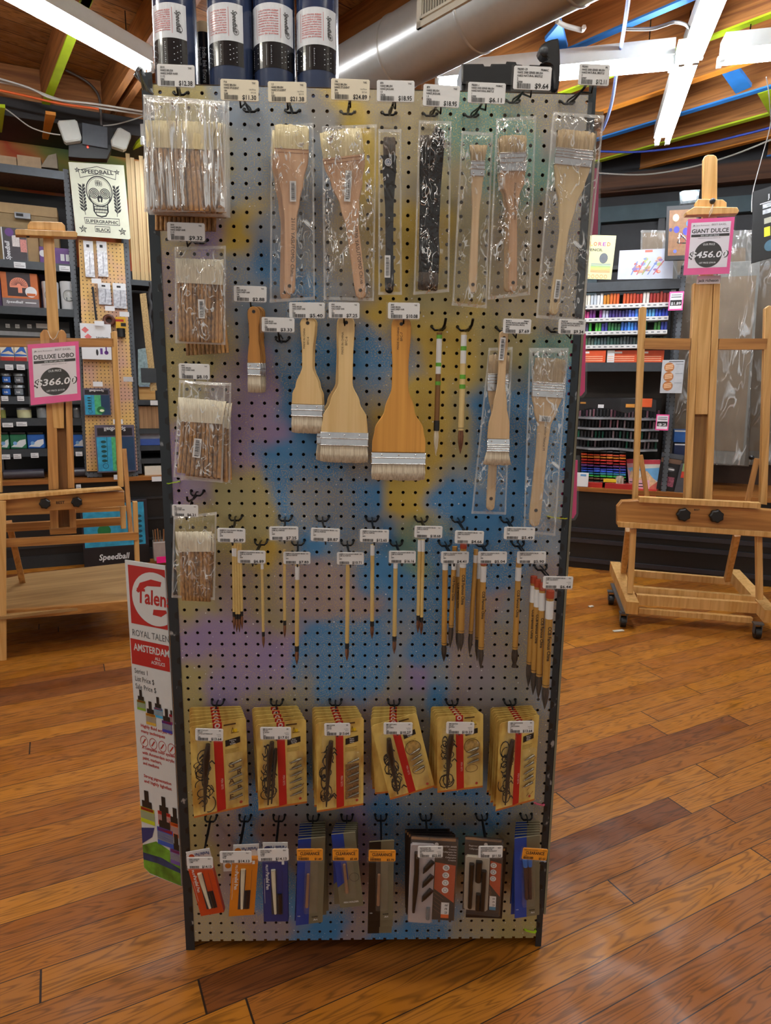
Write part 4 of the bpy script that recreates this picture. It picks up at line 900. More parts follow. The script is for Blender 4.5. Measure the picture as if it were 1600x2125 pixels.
stick_brush('broad stick-handled brush at the back of the top-left stack, above the $9.32 tag', (322, 300), (452, 300), (322, 360), (452, 360), (322, 478), (448, 480), 14, .035, brm=BR_C)
for k in (3, 2, 1):
    dx = k*4; stick_brush('broad bagged stick-handled brush in the top-left stack, %s from the front' % {1: 'second', 2: 'third', 3: 'fourth'}[k], (306+dx, 252+k), (456+dx, 256+k), (308+dx, 308), (452+dx, 312), (312+dx, 436+k*4), (458+dx, 440+k*4), 13, .112-k*.020, bagc=[(300+dx, 205), (468+dx, 210), (470+dx, 446+k*3), (302+dx, 440+k*3)] if k < 3 else None, brm=BR_C, bseed=20+k)
stick_brush('broad bagged stick-handled brush in front of the top-left stack, its film in tall creases', (302, 251), (452, 255), (306, 307), (436, 313), (312, 434), (448, 440), 12, .115, bagc=[(297, 196), (466, 210), (470, 440), (300, 440)], bm=BAGW, bseed=31, brm=BR_C)
stick_brush('stick-handled brush behind the one with an upright sticker, sticking out lower right', (376, 560), (455, 560), (380, 610), (462, 605), (386, 738), (476, 732), 11, .035)
stick_brush('bagged stick-handled brush with an upright barcode sticker, second in the left column', (364, 537), (465, 540), (368, 587), (463, 592), (372, 708), (461, 712), 12, .07, bagc=[(362, 512), (469, 510), (468, 716), (364, 712)], bseed=41, stk=(418, 641, 13, 38, 0, 23))
stick_brush('stick-handled brush at the back of the third stack, seen at its right', (400, 835), (482, 838), (400, 885), (476, 890), (404, 990), (482, 996), 9, .03)
stick_brush('bagged stick-handled brush in the middle of the third stack', (390, 832), (476, 838), (390, 885), (470, 888), (384, 992), (474, 1000), 9, .055, bagc=[(380, 790), (480, 795), (478, 1002), (376, 996)], bseed=43)
stick_brush('bagged stick-handled brush with a tilted barcode sticker, third in the left column', (370, 825), (470, 834), (376, 874), (462, 880), (367, 980), (459, 992), 10, .08, bagc=[(372, 788), (468, 795), (462, 1002), (360, 990)], bseed=45, stk=(409, 930, 16, 40, 8, 29))
stick_brush('bagged stick-handled brush lowest in the left column under the $6.21 tag', (364, 1104), (440, 1104), (372, 1144), (438, 1144), (378, 1245), (437, 1248), 8, .08, bagc=[(360, 1072), (450, 1062), (446, 1245), (356, 1240)], bseed=47)
stick_brush('stick-handled brush behind the lowest one in the left column', (372, 1110), (446, 1108), (374, 1146), (444, 1146), (374, 1240), (440, 1242), 8, .05)
# --- thin calligraphy brushes
BAMB_L = wood('#cdb272', '#b49655', 'z', .4, 90, .03); BAMB_D = wood('#b98d46', '#95692c', 'z', .4, 90, .03)
CGRN = mat('#5da32e', .5)
def stick(label, a, b, r, d, kind='thin', tipl=None, col=None, cap=False, stk=None, fan=1.0, group='bamboo calligraphy brushes'):
    """a: top px, b: tip px"""
    ax, az_ = BO.at(*a, -d); bx, bz_ = BO.at(*b, -d); s = BO.sc(*b, -d); r *= s; A = Vector((ax, -d, az_)); B = Vector((bx, -d, bz_)); D = B-A; L = D.length
    T = thing('calligraphy_brush', label, 'calligraphy brush', BO, tuple(A), group)
    hl = (tipl or 34)*s*1.1/L; hm = col or BAMB_L; c0 = 1-hl
    mb = MB(); 
    if kind == 'thin': mb.tube([A, A+D*(c0-.05)], r, hm, 12); mb2 = MB().tube([A+D*(c0-.055), A+D*(c0)], r*1.02, BLACK, 12)
    else: mb.tube([A, A+D*c0], r, hm, 12); mb.tube([A+D*(c0-.022), A+D*(c0-.018)], r*1.03, INK, 12, False); mb2 = None
    if kind == 'big': mb2 = MB().tube([A+D*(c0-.085), A+D*c0], r*1.12, BLACK, 12)
    part('handle', mb, T)
    if mb2: part('collar', mb2, T)
    bm = BR_B if kind == 'thin' else (BR_D if kind != 'pale' else BR_W)
    k = [(0, .82), (.25, 1.0*fan), (.55, .85*fan*fan), (.8, .45*fan**3), (1, .06 if fan < 1.05 else .9*fan)]
    mb = MB().tube([A+D*(c0+hl*t) for t, _ in k], [r*w for _, w in k], bm, 12); part('bristles', mb, T)
    if cap: mb = MB().tube([A+D*(c0-.02), A+D*(1+.12*hl/.2*.2)], r*1.15, CLEAR, 12, False); part('tip_cap', mb, T, 'clear tube over the tip')
    if stk: mb = MB(); p0, p1 = stk; mb.tube([A+D*p0, A+D*p1], r*1.03, WHITE, 12, False); part('barcode_sticker', mb, T)
    return T, A, D, r
mb = None
names4 = ['leftmost', 'second', 'third', 'rightmost']
for k, (x0, x1, y1) in enumerate(((484, 486, 1308), (488.5, 491.5, 1313), (493.5, 497, 1313), (498.5, 502.5, 1307))):
    stick('thin bamboo brush, %s of the cluster of four under the left $6.89 tag' % names4[k], (x0, 1128), (x1, y1), 3.0, .055, tipl=28, stk=(.05, .14) if k < 2 else None)
for lab, a, b, r, tl, kw in [
    ('thin bamboo brush with reddish tip under the lower $6.89 tag', (544, 1168), (547, 1345), 3.0, 24, dict(stk=(.0, .07))),
    ('thin bamboo brush beside the thicker one under the $7.83 tag', (590, 1140), (591, 1324), 3.1, 26, {}),
    ('thicker bamboo brush under the $7.83 tag, hanging lowest', (617, 1170), (616, 1380), 4.4, 28, dict(stk=(.02, .15))),
    ('bamboo brush under the $10.71 tag', (722, 1165), (720, 1372), 4.3, 26, {}),
    ('bamboo brush with printed handle under the $12.65 tag', (773, 1130), (772, 1326), 4.2, 26, dict(stk=(.0, .11))),
    ('bamboo brush with a clear tip tube under the $16.16 tag', (821, 1165), (818, 1357), 4.4, 26, dict(cap=True, stk=(.0, .07))),
    ('stubby-tipped bamboo brush, left of the pair under the $18.68 tag', (871, 1120), (867, 1314), 3.7, 26, dict(stk=(.0, .12), fan=1.02)),
    ('stubby-tipped bamboo brush, right of the pair under the $18.68 tag', (878, 1120), (874, 1318), 3.7, 26, dict(stk=(.0, .12), fan=1.02))]:
    stick(lab, a, b, r, .055, tipl=tl, **kw)
REDC = mat('#9c3b1f', .5)
def big(label, a, b, r, tl=38, kind='dark', cap=True, fan=1.0, redtop=False, d=.055, stk=(.07, .22), text=True):
    T, A, D, rr = stick(label, a, b, r, d, kind, tl, BAMB_D, cap, stk, fan)
    if redtop: part('red_cap', MB().tube([A-D*.01, A+D*.05], rr*1.1, REDC, 12), T, 'red end cap')
    if text:
        mb = MB(); p = A+D*.28; ang = math.degrees(math.atan2(D.z, D.x)); mb.text('CCB Famous China', p.x-rr*.35, p.z, rr*1.3, p.y-rr-.0004, INK, 'l', 'b', rot=ang, sx=.95); part('printed_name', mb, T)
big('bamboo brush with a split dark tip under the $4.41 tag', (924, 1160), (921, 1373), 5.6, 34, cap=False, fan=1.03, stk=(.0, .1), text=False)
big('bamboo brush leaning left of the middle cluster under the $4.66 tag', (944, 1134), (934, 1345), 5.2, 42)
big('bamboo brush at the back of the middle cluster under the $4.66 tag', (950, 1150), (951, 1352), 5.4, 38, d=.04)
big('red-capped bamboo brush in front of the middle cluster under the $4.66 tag', (962, 1126), (956, 1352), 6.4, 38, redtop=True, d=.065)
big('bamboo brush leaning left under the $5.04 tag', (988, 1140), (974, 1360), 4.6, 44, text=False, stk=(.05, .12))
big('bamboo brush at the back under the $5.04 tag', (993, 1150), (990, 1372), 4.8, 44, d=.04, text=False)
big('red-capped bamboo brush with a long pointed tip under the $5.04 tag', (1004, 1160), (997, 1388), 5.9, 40, redtop=True, d=.065, stk=(.06, .2))
big('bamboo brush with a fanned brown tip under the $5.90 tag', (1077, 1158), (1067, 1384), 5.8, 36, cap=False, fan=1.14, stk=(.08, .2))
for k, (a, b, r) in enumerate([((1108, 1198), (1096, 1425), 6.2), ((1116, 1205), (1106, 1442), 6.2), ((1126, 1212), (1117, 1450), 6.4), ((1142, 1228), (1130, 1472), 7.4)]):
    big('large bamboo brush, %s of the four at the right edge under the $6.44 tag' % names4[k], a, b, r, 46, redtop=True, d=.05+.006*k)
# two long calligraphy brushes in the middle row
T, A, D, rr = stick('brown-handled calligraphy brush with black collar and white tip on a bare hook', (912, 690), (904, 945), 5.4, .035, 'big', 46, wood('#7a5324', '#54350f', 'z', .4, 80, .03), stk=(.04, .33))
for k in (.02, .24, .39): part('printed_leaf', MB().tube([A+D*k, A+D*(k+.03)], rr*1.05, CGRN, 12, False), T)
for ch in T.children:
    if ch.name.startswith('bristles'): ch.data.materials[0] = BR_W
T, A, D, rr = stick('pale-handled calligraphy brush with brown bushy tip on a bare hook', (963, 690), (955, 942), 5.8, .035, 'pale', 44, wood('#d3bc84', '#bfa468', 'z', .4, 80, .03), stk=(.02, .25), fan=1.03)
for k in (.11, .34, .42): part('printed_leaf', MB().tube([A+D*k, A+D*(k+.035)], rr*1.05, CGRN, 12, False), T)
for ch in T.children:
    if ch.name.startswith('bristles'): ch.data.materials[0] = BR_B
# ================================================================== CARD STACKS OF THE TWO LOWER ROWS
def goldcard():
    m, nt, b = newmat('aged_gold_card'); N = nt.nodes.new; L = nt.links.new; mp = coords(nt, 30, 30, 14)
    n = N('ShaderNodeTexNoise'); n.inputs['Scale'].default_value = 1; n.inputs['Detail'].default_value = 3; L(mp.outputs[0], n.inputs['Vector'])
    r = ramp(nt, lin('#ab8038'), lin('#d8bd6a'), .33, .54); L(n.outputs['Fac'], r.inputs[0]); L(r.outputs[0], b.inputs['Base Color']); b.inputs['Roughness'].default_value = .42; return m
GOLD = goldcard(); RED = mat('#b3201c', .4, var=.04); BRN = mat('#4a3016', .5); PENB = mat('#1c1512', .3, coat=.3); NIB = mat('#8f8a7c', .25, .85)
RIM = mat('#b8692a', .5)
ORD = ['front', 'second', 'third', 'fourth', 'fifth', 'sixth', 'seventh']
def stack(key, top, bot, w, n, df, yaw, rot, build, name, label, cat, group, parts=None, jit=1.2, back=.025, th=.002, dzb=0):
    """top/bot: px of the front card's top and bottom centre; w its px width at the top"""
    hx0, hz0, ex, L = HK[key]; xf, zf = BO.at(*top, -df); xb, zb_ = BO.at(*bot, -df); H = math.hypot(xf-xb, zf-zb_); Wd = w*BO.sc(*top, -df)/math.cos(R(yaw))
    rnd = random.Random(int(top[0])); xs = hx0
    for i in range(n):
        k = i/max(1, n-1); d = df+(back-df)*k; x = xf+(xs-xf)*k; z = zf+(hz0-.004+dzb-zf)*k
        j = 0 if i == 0 else 1
        M = Matrix.Translation((x, -d, z)) @ Matrix.Rotation(R((yaw if i == 0 else yaw*(.25+.5*(1-k)))), 4, 'Z') @ Matrix.Rotation(R(rot*(1 if i == 0 else .3*(1-k))+j*rnd.uniform(-jit, jit)), 4, 'Y')
        lab = label % (ORD[i] if i < n-1 or n == 1 else 'rearmost')
        T = thing(name, lab, cat, BO, (x, -d, z), group)
        build(T, M, Wd, H, i)
def pm_(M): mb = MB(); mb.T = M; return mb
def pen_card(style):
    def f(T, M, w, h, i):
        a = w/2; mb = pm_(M); y = -.0004
        mb.prism([(-a, -h), (a, -h), (a, -.004), (a-.004, 0), (-a+.004, 0), (-a, -.004)], 0, .0012, GOLD)
        mb.box(-a, a, -.0002, 0, -h, -h+.004, RIM)
        mb.flat([(-a*.16, -h*.985), (a*.16, -h*.975), (a*.12, 0), (-a*.2, 0)], y, RED)
        mb.disc(-a*.04, -h*.035, a*.10, y-.0002, mat('#d8c8c0', .5), 14); mb.disc(-a*.04, -h*.035, a*.05, y-.0004, RED, 10)
        mb.box(a*.18, a*.62, y-.0002, y, -h*.05, -h*.035, BRN)
        if i == 0:
            yy = y-.0002
            mb.stroke([(a*.45, -h*.13), (a*.5, -h*.08), (a*.55, -h*.13), (a*.43, -h*.14), (a*.72, -h*.14)], .0011, yy, mat('#7a5a10', .5)); mb.rect(a*.5, a*.66, -h*.135, -h*.10, yy, mat('#e0c020', .4))
            zt_ = -h*.19; 
            mb.flat([(a*.22, zt_-h*.09), (a*.76, zt_-h*.065), (a*.76, zt_+.0), (a*.22, zt_-h*.02)], yy, BLACK)
            words = {0: ['Lettering', 'Style', 'Sampler'], 1: ['Artist', 'Drawing', 'Pen Set'], 2: ['Poster', 'Affiche', 'Afiche'], 3: ['Sketch', 'Esquisse', 'Boceto'], 4: ['Map', 'Carte', 'Mapa'], 5: ['Cartoon', 'Dessin', 'Dibujo']}[style]
            for k, s_ in enumerate(words): mb.text(s_, a*.49, zt_-h*(.032+.02*k)+.0, h*.018, yy-.0002, WHITE, 'c', 'b')
            for k in range(4): mb.rect(a*.2, a*(.7-.1*(k % 2)), -h*(.315+.013*k), -h*(.311+.013*k), yy, mat('#8a6a30', .6))
            rnd = random.Random(style)
            for k in range(16):      # calligraphic flourish behind the pen
                cx = -a*rnd.uniform(.42, .72); cz = -h*rnd.uniform(.3, .88); mb.ring(cx, cz, a*rnd.uniform(.1, .26), .0017, yy, INK, 12, rz=h*rnd.uniform(.03, .09), a0=rnd.randrange(360), a1=rnd.randrange(360, 620))
            for k in range(9): p = (-a*rnd.uniform(.35, .8), -h*rnd.uniform(.3, .9)); mb.stroke([p, (p[0]+a*.12, p[1]+h*.03), (p[0]+a*.22, p[1]-h*.01)], .0022, yy, INK)
            mb.text('PEN SETS', a*.02, -h*.62, h*.03, y-.0006, mat('#e6c3b8', .5), 'l', rot=-90)
            if style in (0,):
                for k, s_ in enumerate('GEART'): mb.text('GRABE'[k], a*(.3+.3*(k % 2)), -h*(.52+.09*k), h*.085, yy, mat('#5c3a14', .5), 'l', 'b')
            elif style in (2,): mb.rect(a*.2, a*.8, -h*.9, -h*.5, yy, mat('#8a6232', .5, var=.5, scale=300))
            elif style in (3, 4):
                mb.ring(a*.5, -h*.42, a*.33, .0016, yy, mat('#6e4c20', .5), 24); mb.disc(a*.5, -h*.42, a*.29, yy, mat('#a88644', .5, var=.35, scale=180), 24)
                mb.ring(a*.5, -h*.72, a*.26, .0012, yy, mat('#6e4c20', .5), 24, rz=h*.05)
            else:
                for k in range(14): p = (a*rnd.uniform(.3, .85), -h*rnd.uniform(.5, .92)); mb.stroke([p, (p[0]+a*.12, p[1]+h*.03)], .0011, yy, mat('#7a4a24', .5))
            mb.disc(a*.72, -h*.93, a*.06, yy, RED, 10)
        part('printed_card', mb, T)
        if i > 0: return
        mb = pm_(M)
        tilt = a*.22
        mb.tube([(-a*.40, -.006, -h*.2), (-a*.48, -.006, -h*.35), (-a*.53, -.006, -h*.5), (-a*.62, -.006, -h*.93)], [.0045, .0068, .0055, .0014], PENB, 10)
        if style == 1: mb.tube([(-a*.26, -.006, -h*.28), (-a*.30, -.006, -h*.42), (-a*.48, -.006, -h*.92)], [.003, .0045, .0014], PENB, 10)
        part('pen_holder', mb, T, 'dark tapering pen holder')
        nn = {0: 6, 1: 6, 2: 6, 3: 4, 4: 3, 5: 5}[style]; mb = pm_(M)
        for k in range(nn):
            z = -h*(.46+.43*k/5.5)
            mb.tube([(a*.28, -.004, z-.004), (a*.5, -.004, z-.001), (a*.78, -.004, z+.003)], [.0006, .0022, .0026], NIB, 8)
        part('nibs', mb, T, 'row of metal pen nibs')
        mb = pm_(M); mb.box(-a*.78, -a*.25, -.011, -.0005, -h*.95, -h*.14, CLEAR, .003); mb.box(a*.2, a*.85, -.008, -.0005, -h*.92, -h*.36, CLEAR, .003); part('blister', mb, T, 'clear plastic blister')
    return f
GP = 'gold carded pen sets'
for st, key, top, bot, w, n, yaw, rot, nm in [
    (0, (434, 1525), (453, 1499), (452, 1685), 108, 6, 20, 0, 'leftmost stack'), (1, (572, 1522), (584, 1498), (581, 1674), 100, 5, 14, 0, 'second stack from the left'),
    (2, (700, 1514), (706, 1495), (703, 1678), 98, 6, 14, 0, 'third stack from the left'), (3, (826, 1512), (817, 1493), (852, 1650), 98, 5, 6, -14, 'stack whose front card hangs crooked'),
    (4, (955, 1511), (955, 1484), (957, 1640), 98, 5, 8, -2, 'fifth stack from the left'), (5, (1081, 1509), (1079, 1492), (1077, 1672), 90, 7, 22, 0, 'rightmost stack')]:
    stack(key, top, bot, w, n, .118, yaw, rot, pen_card(st), 'pen_set_card', 'gold carded pen set, %s card of the ' + nm, 'pen set', GP)
one = Matrix.Identity(4)
# an extra pen set hanging askew behind the first stack
def boxed_pen(c1, tabn):
    base = mat(c1, .4, var=.05)
    def f(T, M, w, h, i):
        a = w/2; mb = pm_(M); y0 = -.011; tab = h*.17
        mb.box(-a, a, -.0005, .0008, -tab, 0, WHITE); mb.text('Parallel Pen', a*.9, -tab*.25, -tab*.42*1, -.0008, mat('#33508a', .5), 'l', 'b', sx=-1*-.62)
        mb.disc(-a*.62, -tab*.5, tab*.24, -.0008, base, 14)
        if i == 0:
            mb.prism([(-a, -h), (a, -h), (a, -tab), (-a, -tab)], y0, .0008, base, bev=.0006)
            y = y0-.0003
            mb.text('Parallel Pen', -a*.72, -h*.34, w*.19, y, WHITE, 'l', 'b', rot=-90, sx=.9); mb.text('PILOT', -a*.72, -h*.24, w*.12, y, WHITE, 'l', 'b', rot=-90)
            mb.rect(-a*.86, -a*.84, -h*.75, -h*.42, y, WHITE)
            mb.rect(-a*.34, a*.58, -h*.9, -h*.32, y, mat('#3a3a40', .4))
            mb.rect(a*.12, a*.56, -h*.62, -h*.2, y-.0001, base); mb.box(a*.25, a*.75, y, y+.0001, -h*.24, -h*.19, WHITE)
        part('carton', mb, T)
        if i == 0:
            mb = pm_(M); mb.tube([(-a*.12, y0-.002, -h*.30), (-a*.10, y0-.002, -h*.5), (-a*.02, y0-.002, -h*.88)], [.0046, .0042, .0026], mat('#cfcab4', .35), 12); part('pen', mb, T, 'pale tapering pen')
            mb = pm_(M); mb.tube([(a*.36, y0-.001, -h*.62), (a*.38, y0-.001, -h*.88)], [.0042, .0036], mat('#241a1a', .3), 10); part('pen_cap', mb, T, 'dark pen cap')
    return f
GQ = 'boxed and carded pens of the bottom row'
stack((415, 1791), (410, 1764), (436, 1890), 50, 3, .125, 0, -11, boxed_pen('#b8431c', 1), 'boxed_pen', 'red boxed pen with white tab, %s one of its stack', 'boxed pen', GQ, back=.11, dzb=-.02)
stack((489, 1779), (511, 1752), (500, 1890), 52, 2, .125, 10, 5, boxed_pen('#c8781e', 1), 'boxed_pen', 'orange boxed pen with white tab, %s one of its stack', 'boxed pen', GQ, back=.11, dzb=-.02)
stack((567, 1774), (571, 1748), (571, 1904), 52, 4, .125, 0, 0, boxed_pen('#26306e', 1), 'boxed_pen', 'navy boxed pen with white tab, %s one of its stack', 'boxed pen', GQ, back=.07, dzb=-.015)
def nib_packet(lc, short=False, blueart=False):
    lm = mat(lc, .4, var=.06); gm = mat('#6f6a55', .5, var=.06)
    def f(T, M, w, h, i):
        a = w/2; mb = pm_(M)
        mb.prism([(-a, -h), (a, -h), (a, -.003), (a-.003, 0), (-a+.003, 0), (-a, -.003)], 0, .0009, gm)
        y = -.0004
        if short: mb.flat([(-a, -h*.72), (-a*.0, -h*.62), (-a*.0, 0), (-a, 0)], y, lm)
        else: mb.rect(-a, -a*.05, -h, 0, y, lm)
        mb.rect(-a, a, -.0014, 0, y-.0002, mat('#a8a58c', .5))
        if i == 0:
            if short: mb.text('PEN HOLDER', 0, -h*.94, h*.03, y-.0002, WHITE, 'c', 'b'); mb.ring(a*.5, -h*.6, a*.4, .0007, y, INK, 20)
            else: mb.text('GUINE', a*.15, -h*.93, h*.022, y-.0002, INK, 'l', 'b'); mb.text('Art', a*.3, -h*.965, h*.03, y-.0002, WHITE, 'l', 'b'); mb.text('Nib', -a*.9, -h*.9, h*.02, y-.0002, WHITE)
        part('printed_card', mb, T)
        if i == 0:
            mb = pm_(M)
            if blueart:
                for q in (-.1, .18): mb.tube([(a*(q-.1), -.005, -h*.28), (a*(q), -.005, -h*.75)], [.005, .004], mat('#3a1f1c', .35), 10)
                for q in (-.15, .2): mb.tube([(a*(q-.1), -.006, -h*.24), (a*(q-.06), -.006, -h*.34)], [.006, .005], mat('#3b6fc0', .4), 10)
            else: mb.tube([(-a*.2, -.004, -h*.40), (-a*.24, -.004, -h*.78)], [.003, .0036], mat('#8d6a50', .5), 10)
            part('pen_holder', mb, T)
            mb = pm_(M); mb.box(-a*.45, a*.55, -.010, -.0005, -h*.85, -h*.18, CLEAR, .003); part('blister', mb, T, 'clear plastic blister')
    return f
stack((643, 1774), (647, 1738), (643, 1916), 56, 7, .12, 10, 2, nib_packet('#1f3a8f'), 'nib_packet', 'blue and grey nib packet, %s of the long stack under the first clearance tag', 'nib packet', GQ, jit=2.5, back=.02)
stack((717, 1774), (712, 1728), (727, 1882), 50, 6, .12, 0, -6, nib_packet('#1f3a8f', True), 'nib_packet', 'blue and grey holder packet with cut-off blue flap, %s under the second clearance tag', 'nib packet', GQ, jit=1.5, back=.02)
stack((793, 1776), (792, 1744), (789, 1910), 52, 3, .12, 6, 0, nib_packet('#191514'), 'nib_packet', 'black and grey nib packet, %s of its stack', 'nib packet', GQ, back=.10, dzb=-.02)
stack((1110, 1773), (1094, 1735), (1104, 1902), 54, 7, .12, 6, -3, nib_packet('#1f43a0', blueart=True), 'nib_packet', 'blue and grey packet with two brown holders, %s of the stack at the right edge', 'nib packet', GQ, jit=1.5, back=.02)
def kit(big_):
    blk = mat('#241c1b', .4, var=.05); org = mat('#a8431f', .4, var=.04); lil = mat('#a9a2a6', .4, var=.04) if big_ else mat('#a89f90', .5, var=.05)
    def f(T, M, w, h, i):
        a = w/2; mb = pm_(M); y = -.0004; L_ = a*.08 if big_ else a*.38
        mb.box(-a, a, 0, .001, -h, 0, blk); mb.rect(-a*(.98), a*.9, -h*.045, -h*.012, y, STEEL); mb.disc(a*.1, -h*.09, h*.022, y, WHITE, 14)
        if i == 0:
            mb.flat([(L_, -h*.30), (a*.95, -h*.33), (a*.95, -h*.78), (L_, -h*.62)], y, org)
            for k in range(4 if big_ else 3): mb.disc(a*.55, -h*(.36+.09*k), h*.036, y-.0002, WHITE, 20); mb.ring(a*.55, -h*(.36+.09*k), h*.018, .0008, y-.0003, INK, 12)
            mb.rect(a*.42, a*.76, -h*.95, -h*.78, y-.0002, WHITE); mb.rect(a*.42, a*.76, -h*.97, -h*.925, y-.0003, mat('#c8602a', .5) if big_ else mat('#4f86a8', .5))
            mb.text('a e n', a*.58, -h*.80, h*.06, y-.0004, INK, 'l', rot=-90)
            if big_:
                for k, s_ in enumerate(('MASTER SERIES', 'Creative', 'Calligraphy Set', 'Pochette', 'Calligraphie', 'Creative')): mb.text(s_, a*.95, -h*(.115+.032*k), h*.024, y-.0002, WHITE, 'r')
            else: mb.text('Beginner', -a*.55, -h*.13, h*.03, y-.0002, WHITE, 'c'); mb.text('Calligraphy', -a*.5, -h*.17, h*.026, y-.0002, WHITE, 'c')
            for k in range(5): mb.stroke([(L_, -h*(.66+.05*k)), (a*.5, -h*(.74+.05*k))], .0009, y-.0001, mat('#6e4a3a', .5))
        part('printed_card', mb, T)
        if i == 0:
            mb = pm_(M); mb.box(-a*(1.0 if big_ else .95), L_-.002, -.006, -.0005, -h*(1.03 if big_ else .98), -h*(.08 if big_ else .24), lil, .004); part('tray', mb, T, 'pale moulded tray')
            mb = pm_(M)
            if big_:
                mb.tube([(-a*.72, -.010, -h*.16), (-a*.70, -.010, -h*.40), (-a*.72, -.010, -h*.6), (-a*.76, -.010, -h*.88)], [.0055, .0055, .006, .003], PENB, 12)
                for k in range(3): mb.tube([(-a*(.04-.0*k), -.009, -h*(.26+.17*k)), (-a*.34, -.009, -h*(.36+.17*k)), (-a*.42, -.009, -h*(.41+.17*k))], [.0055, .005, .001], PENB, 10)
                mb.tube([(-a*.14, -.008, -h*.82), (-a*.14, -.008, -h*.96)], .004, mat('#6a7076', .3), 10)
            else:
                mb.tube([(-a*.6, -.010, -h*.32), (-a*.62, -.010, -h*.92)], [.0055, .0045], PENB, 12); mb.tube([(-a*.22, -.010, -h*.28), (-a*.24, -.010, -h*.55)], [.007, .0062], PENB, 12)
                mb.tube([(-a*.2, -.010, -h*.72), (-a*.2, -.010, -h*.94)], .005, PENB, 12); mb.tube([(a*.06, -.010, -h*.4), (a*.04, -.010, -h*.94)], .0052, PENB, 12)
            part('pens', mb, T)
            mb = pm_(M); mb.box(-a*1.0, a*1.0, -.013, -.0006, -h*1.02, -h*.0, CLEAR, .004); part('clamshell', mb, T, 'clear plastic clamshell')
    return f
stack((893, 1768), (902, 1736), (896, 1908), 98, 4, .12, -4, 1, kit(True), 'calligraphy_kit', 'large black and orange calligraphy kit in clear clamshell, %s of its stack', 'calligraphy kit', GQ, back=.045)
stack((1018, 1768), (1005, 1738), (1003, 1890), 78, 2, .12, -8, 0, kit(False), 'calligraphy_kit', 'small black and orange calligraphy kit, %s of its stack', 'calligraphy kit', GQ, back=.09, dzb=-.01)
# spare film hang tabs seen on empty hooks
mb = MB(); x0, x1, z0, z1 = BO.rect(392, 1735, 402, 1750, -.08)

# ================================================================== THINGS ON TOP OF THE RACK AND FIXED TO ITS SIDES
def bend(mb, cx, cy, r):
    mb.v = [(cx+(r-v[1])*math.sin(v[0]/r), cy-(r-v[1])*math.cos(v[0]/r), v[2]) for v in mb.v]; return mb
NAVY = mat('#263250', .22, var=.05, coat=.4); LBW = mat('#c3c7cf', .35, var=.02, coat=.3); LBB = mat('#121216', .25, coat=.4); REDT = mat('#b0413f', .5); BLUI = mat('#2a3a6a', .5)
def ink_bottle(px0, px1, yb, idx, lw0, lz1, lz0, z2):
    cy = .105; cxp = (px0+px1)/2; x0, _ = BO.at(px0, 80, cy); x1, _ = BO.at(px1, 80, cy); cx = (x0+x1)/2; r = (x1-x0)/2*.985; z0 = 1.813
    T = thing('ink_bottle', 'tall dark blue ink bottle, %s of four on the rack top' % ['leftmost', 'second from the left', 'third from the left', 'rightmost'][idx], 'bottle', BO, (cx, cy, z0), 'dark blue bottles on the rack')
    mb = MB().lathe([(r*.94, z0), (r, z0+.006), (r, z0+.30), (r*.8, z0+.33), (r*.32, z0+.35), (r*.32, z0+.36)], cx, cy, NAVY, 40); part('bottle_body', mb, T)
    part('cap', MB().lathe([(r*.36, z0+.352), (r*.36, z0+.385)], cx, cy, BLACK, 24), T)
    za = BO.at(cxp, lz1, cy-r)[1]; zm = BO.at(cxp, lz0, cy-r)[1]; zb = BO.at(cxp, z2, cy-r)[1]
    mb = MB(); mb.T = None; c = r*math.radians(lw0[0]); e = r*math.radians(lw0[1]); n = 18
    for k in range(n):
        a = c+(e-c)*k/n; b = c+(e-c)*(k+1)/n; mb.rect(a, b, zm, za, -.0005, LBW); mb.rect(a, b, zb, zm, -.0005, LBB)
    w = e-c; y = -.0009
    mb.text('SUPER BLACK', c+w*.10, za-.010, .006, y, BLUI, 'l', 'b', rot=-90); mb.text('India Ink', c+w*.16, za-.012, .005, y, BLUI, 'l', rot=-90)
    bx0, bx1, bz1, bz0 = c+w*.28, c+w*.72, za-.008, zm+.008
    for p, q in (((bx0, bz0), (bx1, bz0)), ((bx1, bz0), (bx1, bz1)), ((bx1, bz1), (bx0, bz1)), ((bx0, bz1), (bx0, bz0))): mb.stroke([p, q], .0007, y, REDT)
    words = ['CAUTION KEEP', 'out of reach of children', 'Do not swallow or inhale', 'wash hands after use', 'WARNING conforms to', 'standard for art use', 'contains carbon black', 'for permanent line', 'ATTENTION garder', 'hors de portee']
    for k, s_ in enumerate(words): mb.text(s_, (bx0+bx1)/2, bz1-.006-(bz1-bz0-.008)*k/9.6, .0036, y, REDT, 'c', 'b', w=(bx1-bx0)*.84)
    mb.text('Speedball', c+w*.80, za-.012, .012, y, INK, 'l', 'b', rot=-90, shear=.25, sx=.8); mb.ring(c+w*.86, zm+.016, .005, .0009, y, INK, 16); mb.text('8', c+w*.86, zm+.0135, .0055, y, INK, 'c')
    for k in range(11):
        zz = zm-.008-(zm-zb-.014)*k/10; mb.rect(c+w*.14, c+w*(.3+.1*((k*7) % 3)/2), zz, zz+.0011, y, LBW); mb.rect(c+w*.55, c+w*(.75+.12*((k*5) % 3)/2), zz, zz+.0011, y, LBW)
    mb.rect(c+w*.47, c+w*.475, zb+.004, zm-.004, y, LBW); bend(mb, cx, cy, r); part('printed_label', mb, T, 'white and black wrap label')
ink_bottle(320, 409, 175, 0, (-88, 45), 5, 78, 136)
ink_bottle(432, 527, 175, 1, (-88, 42), 5, 84, 135)
ink_bottle(526, 613, 178, 2, (-88, 68), 5, 86, 140)
ink_bottle(615, 703, 180, 3, (-88, 62), 14, 92, 144)
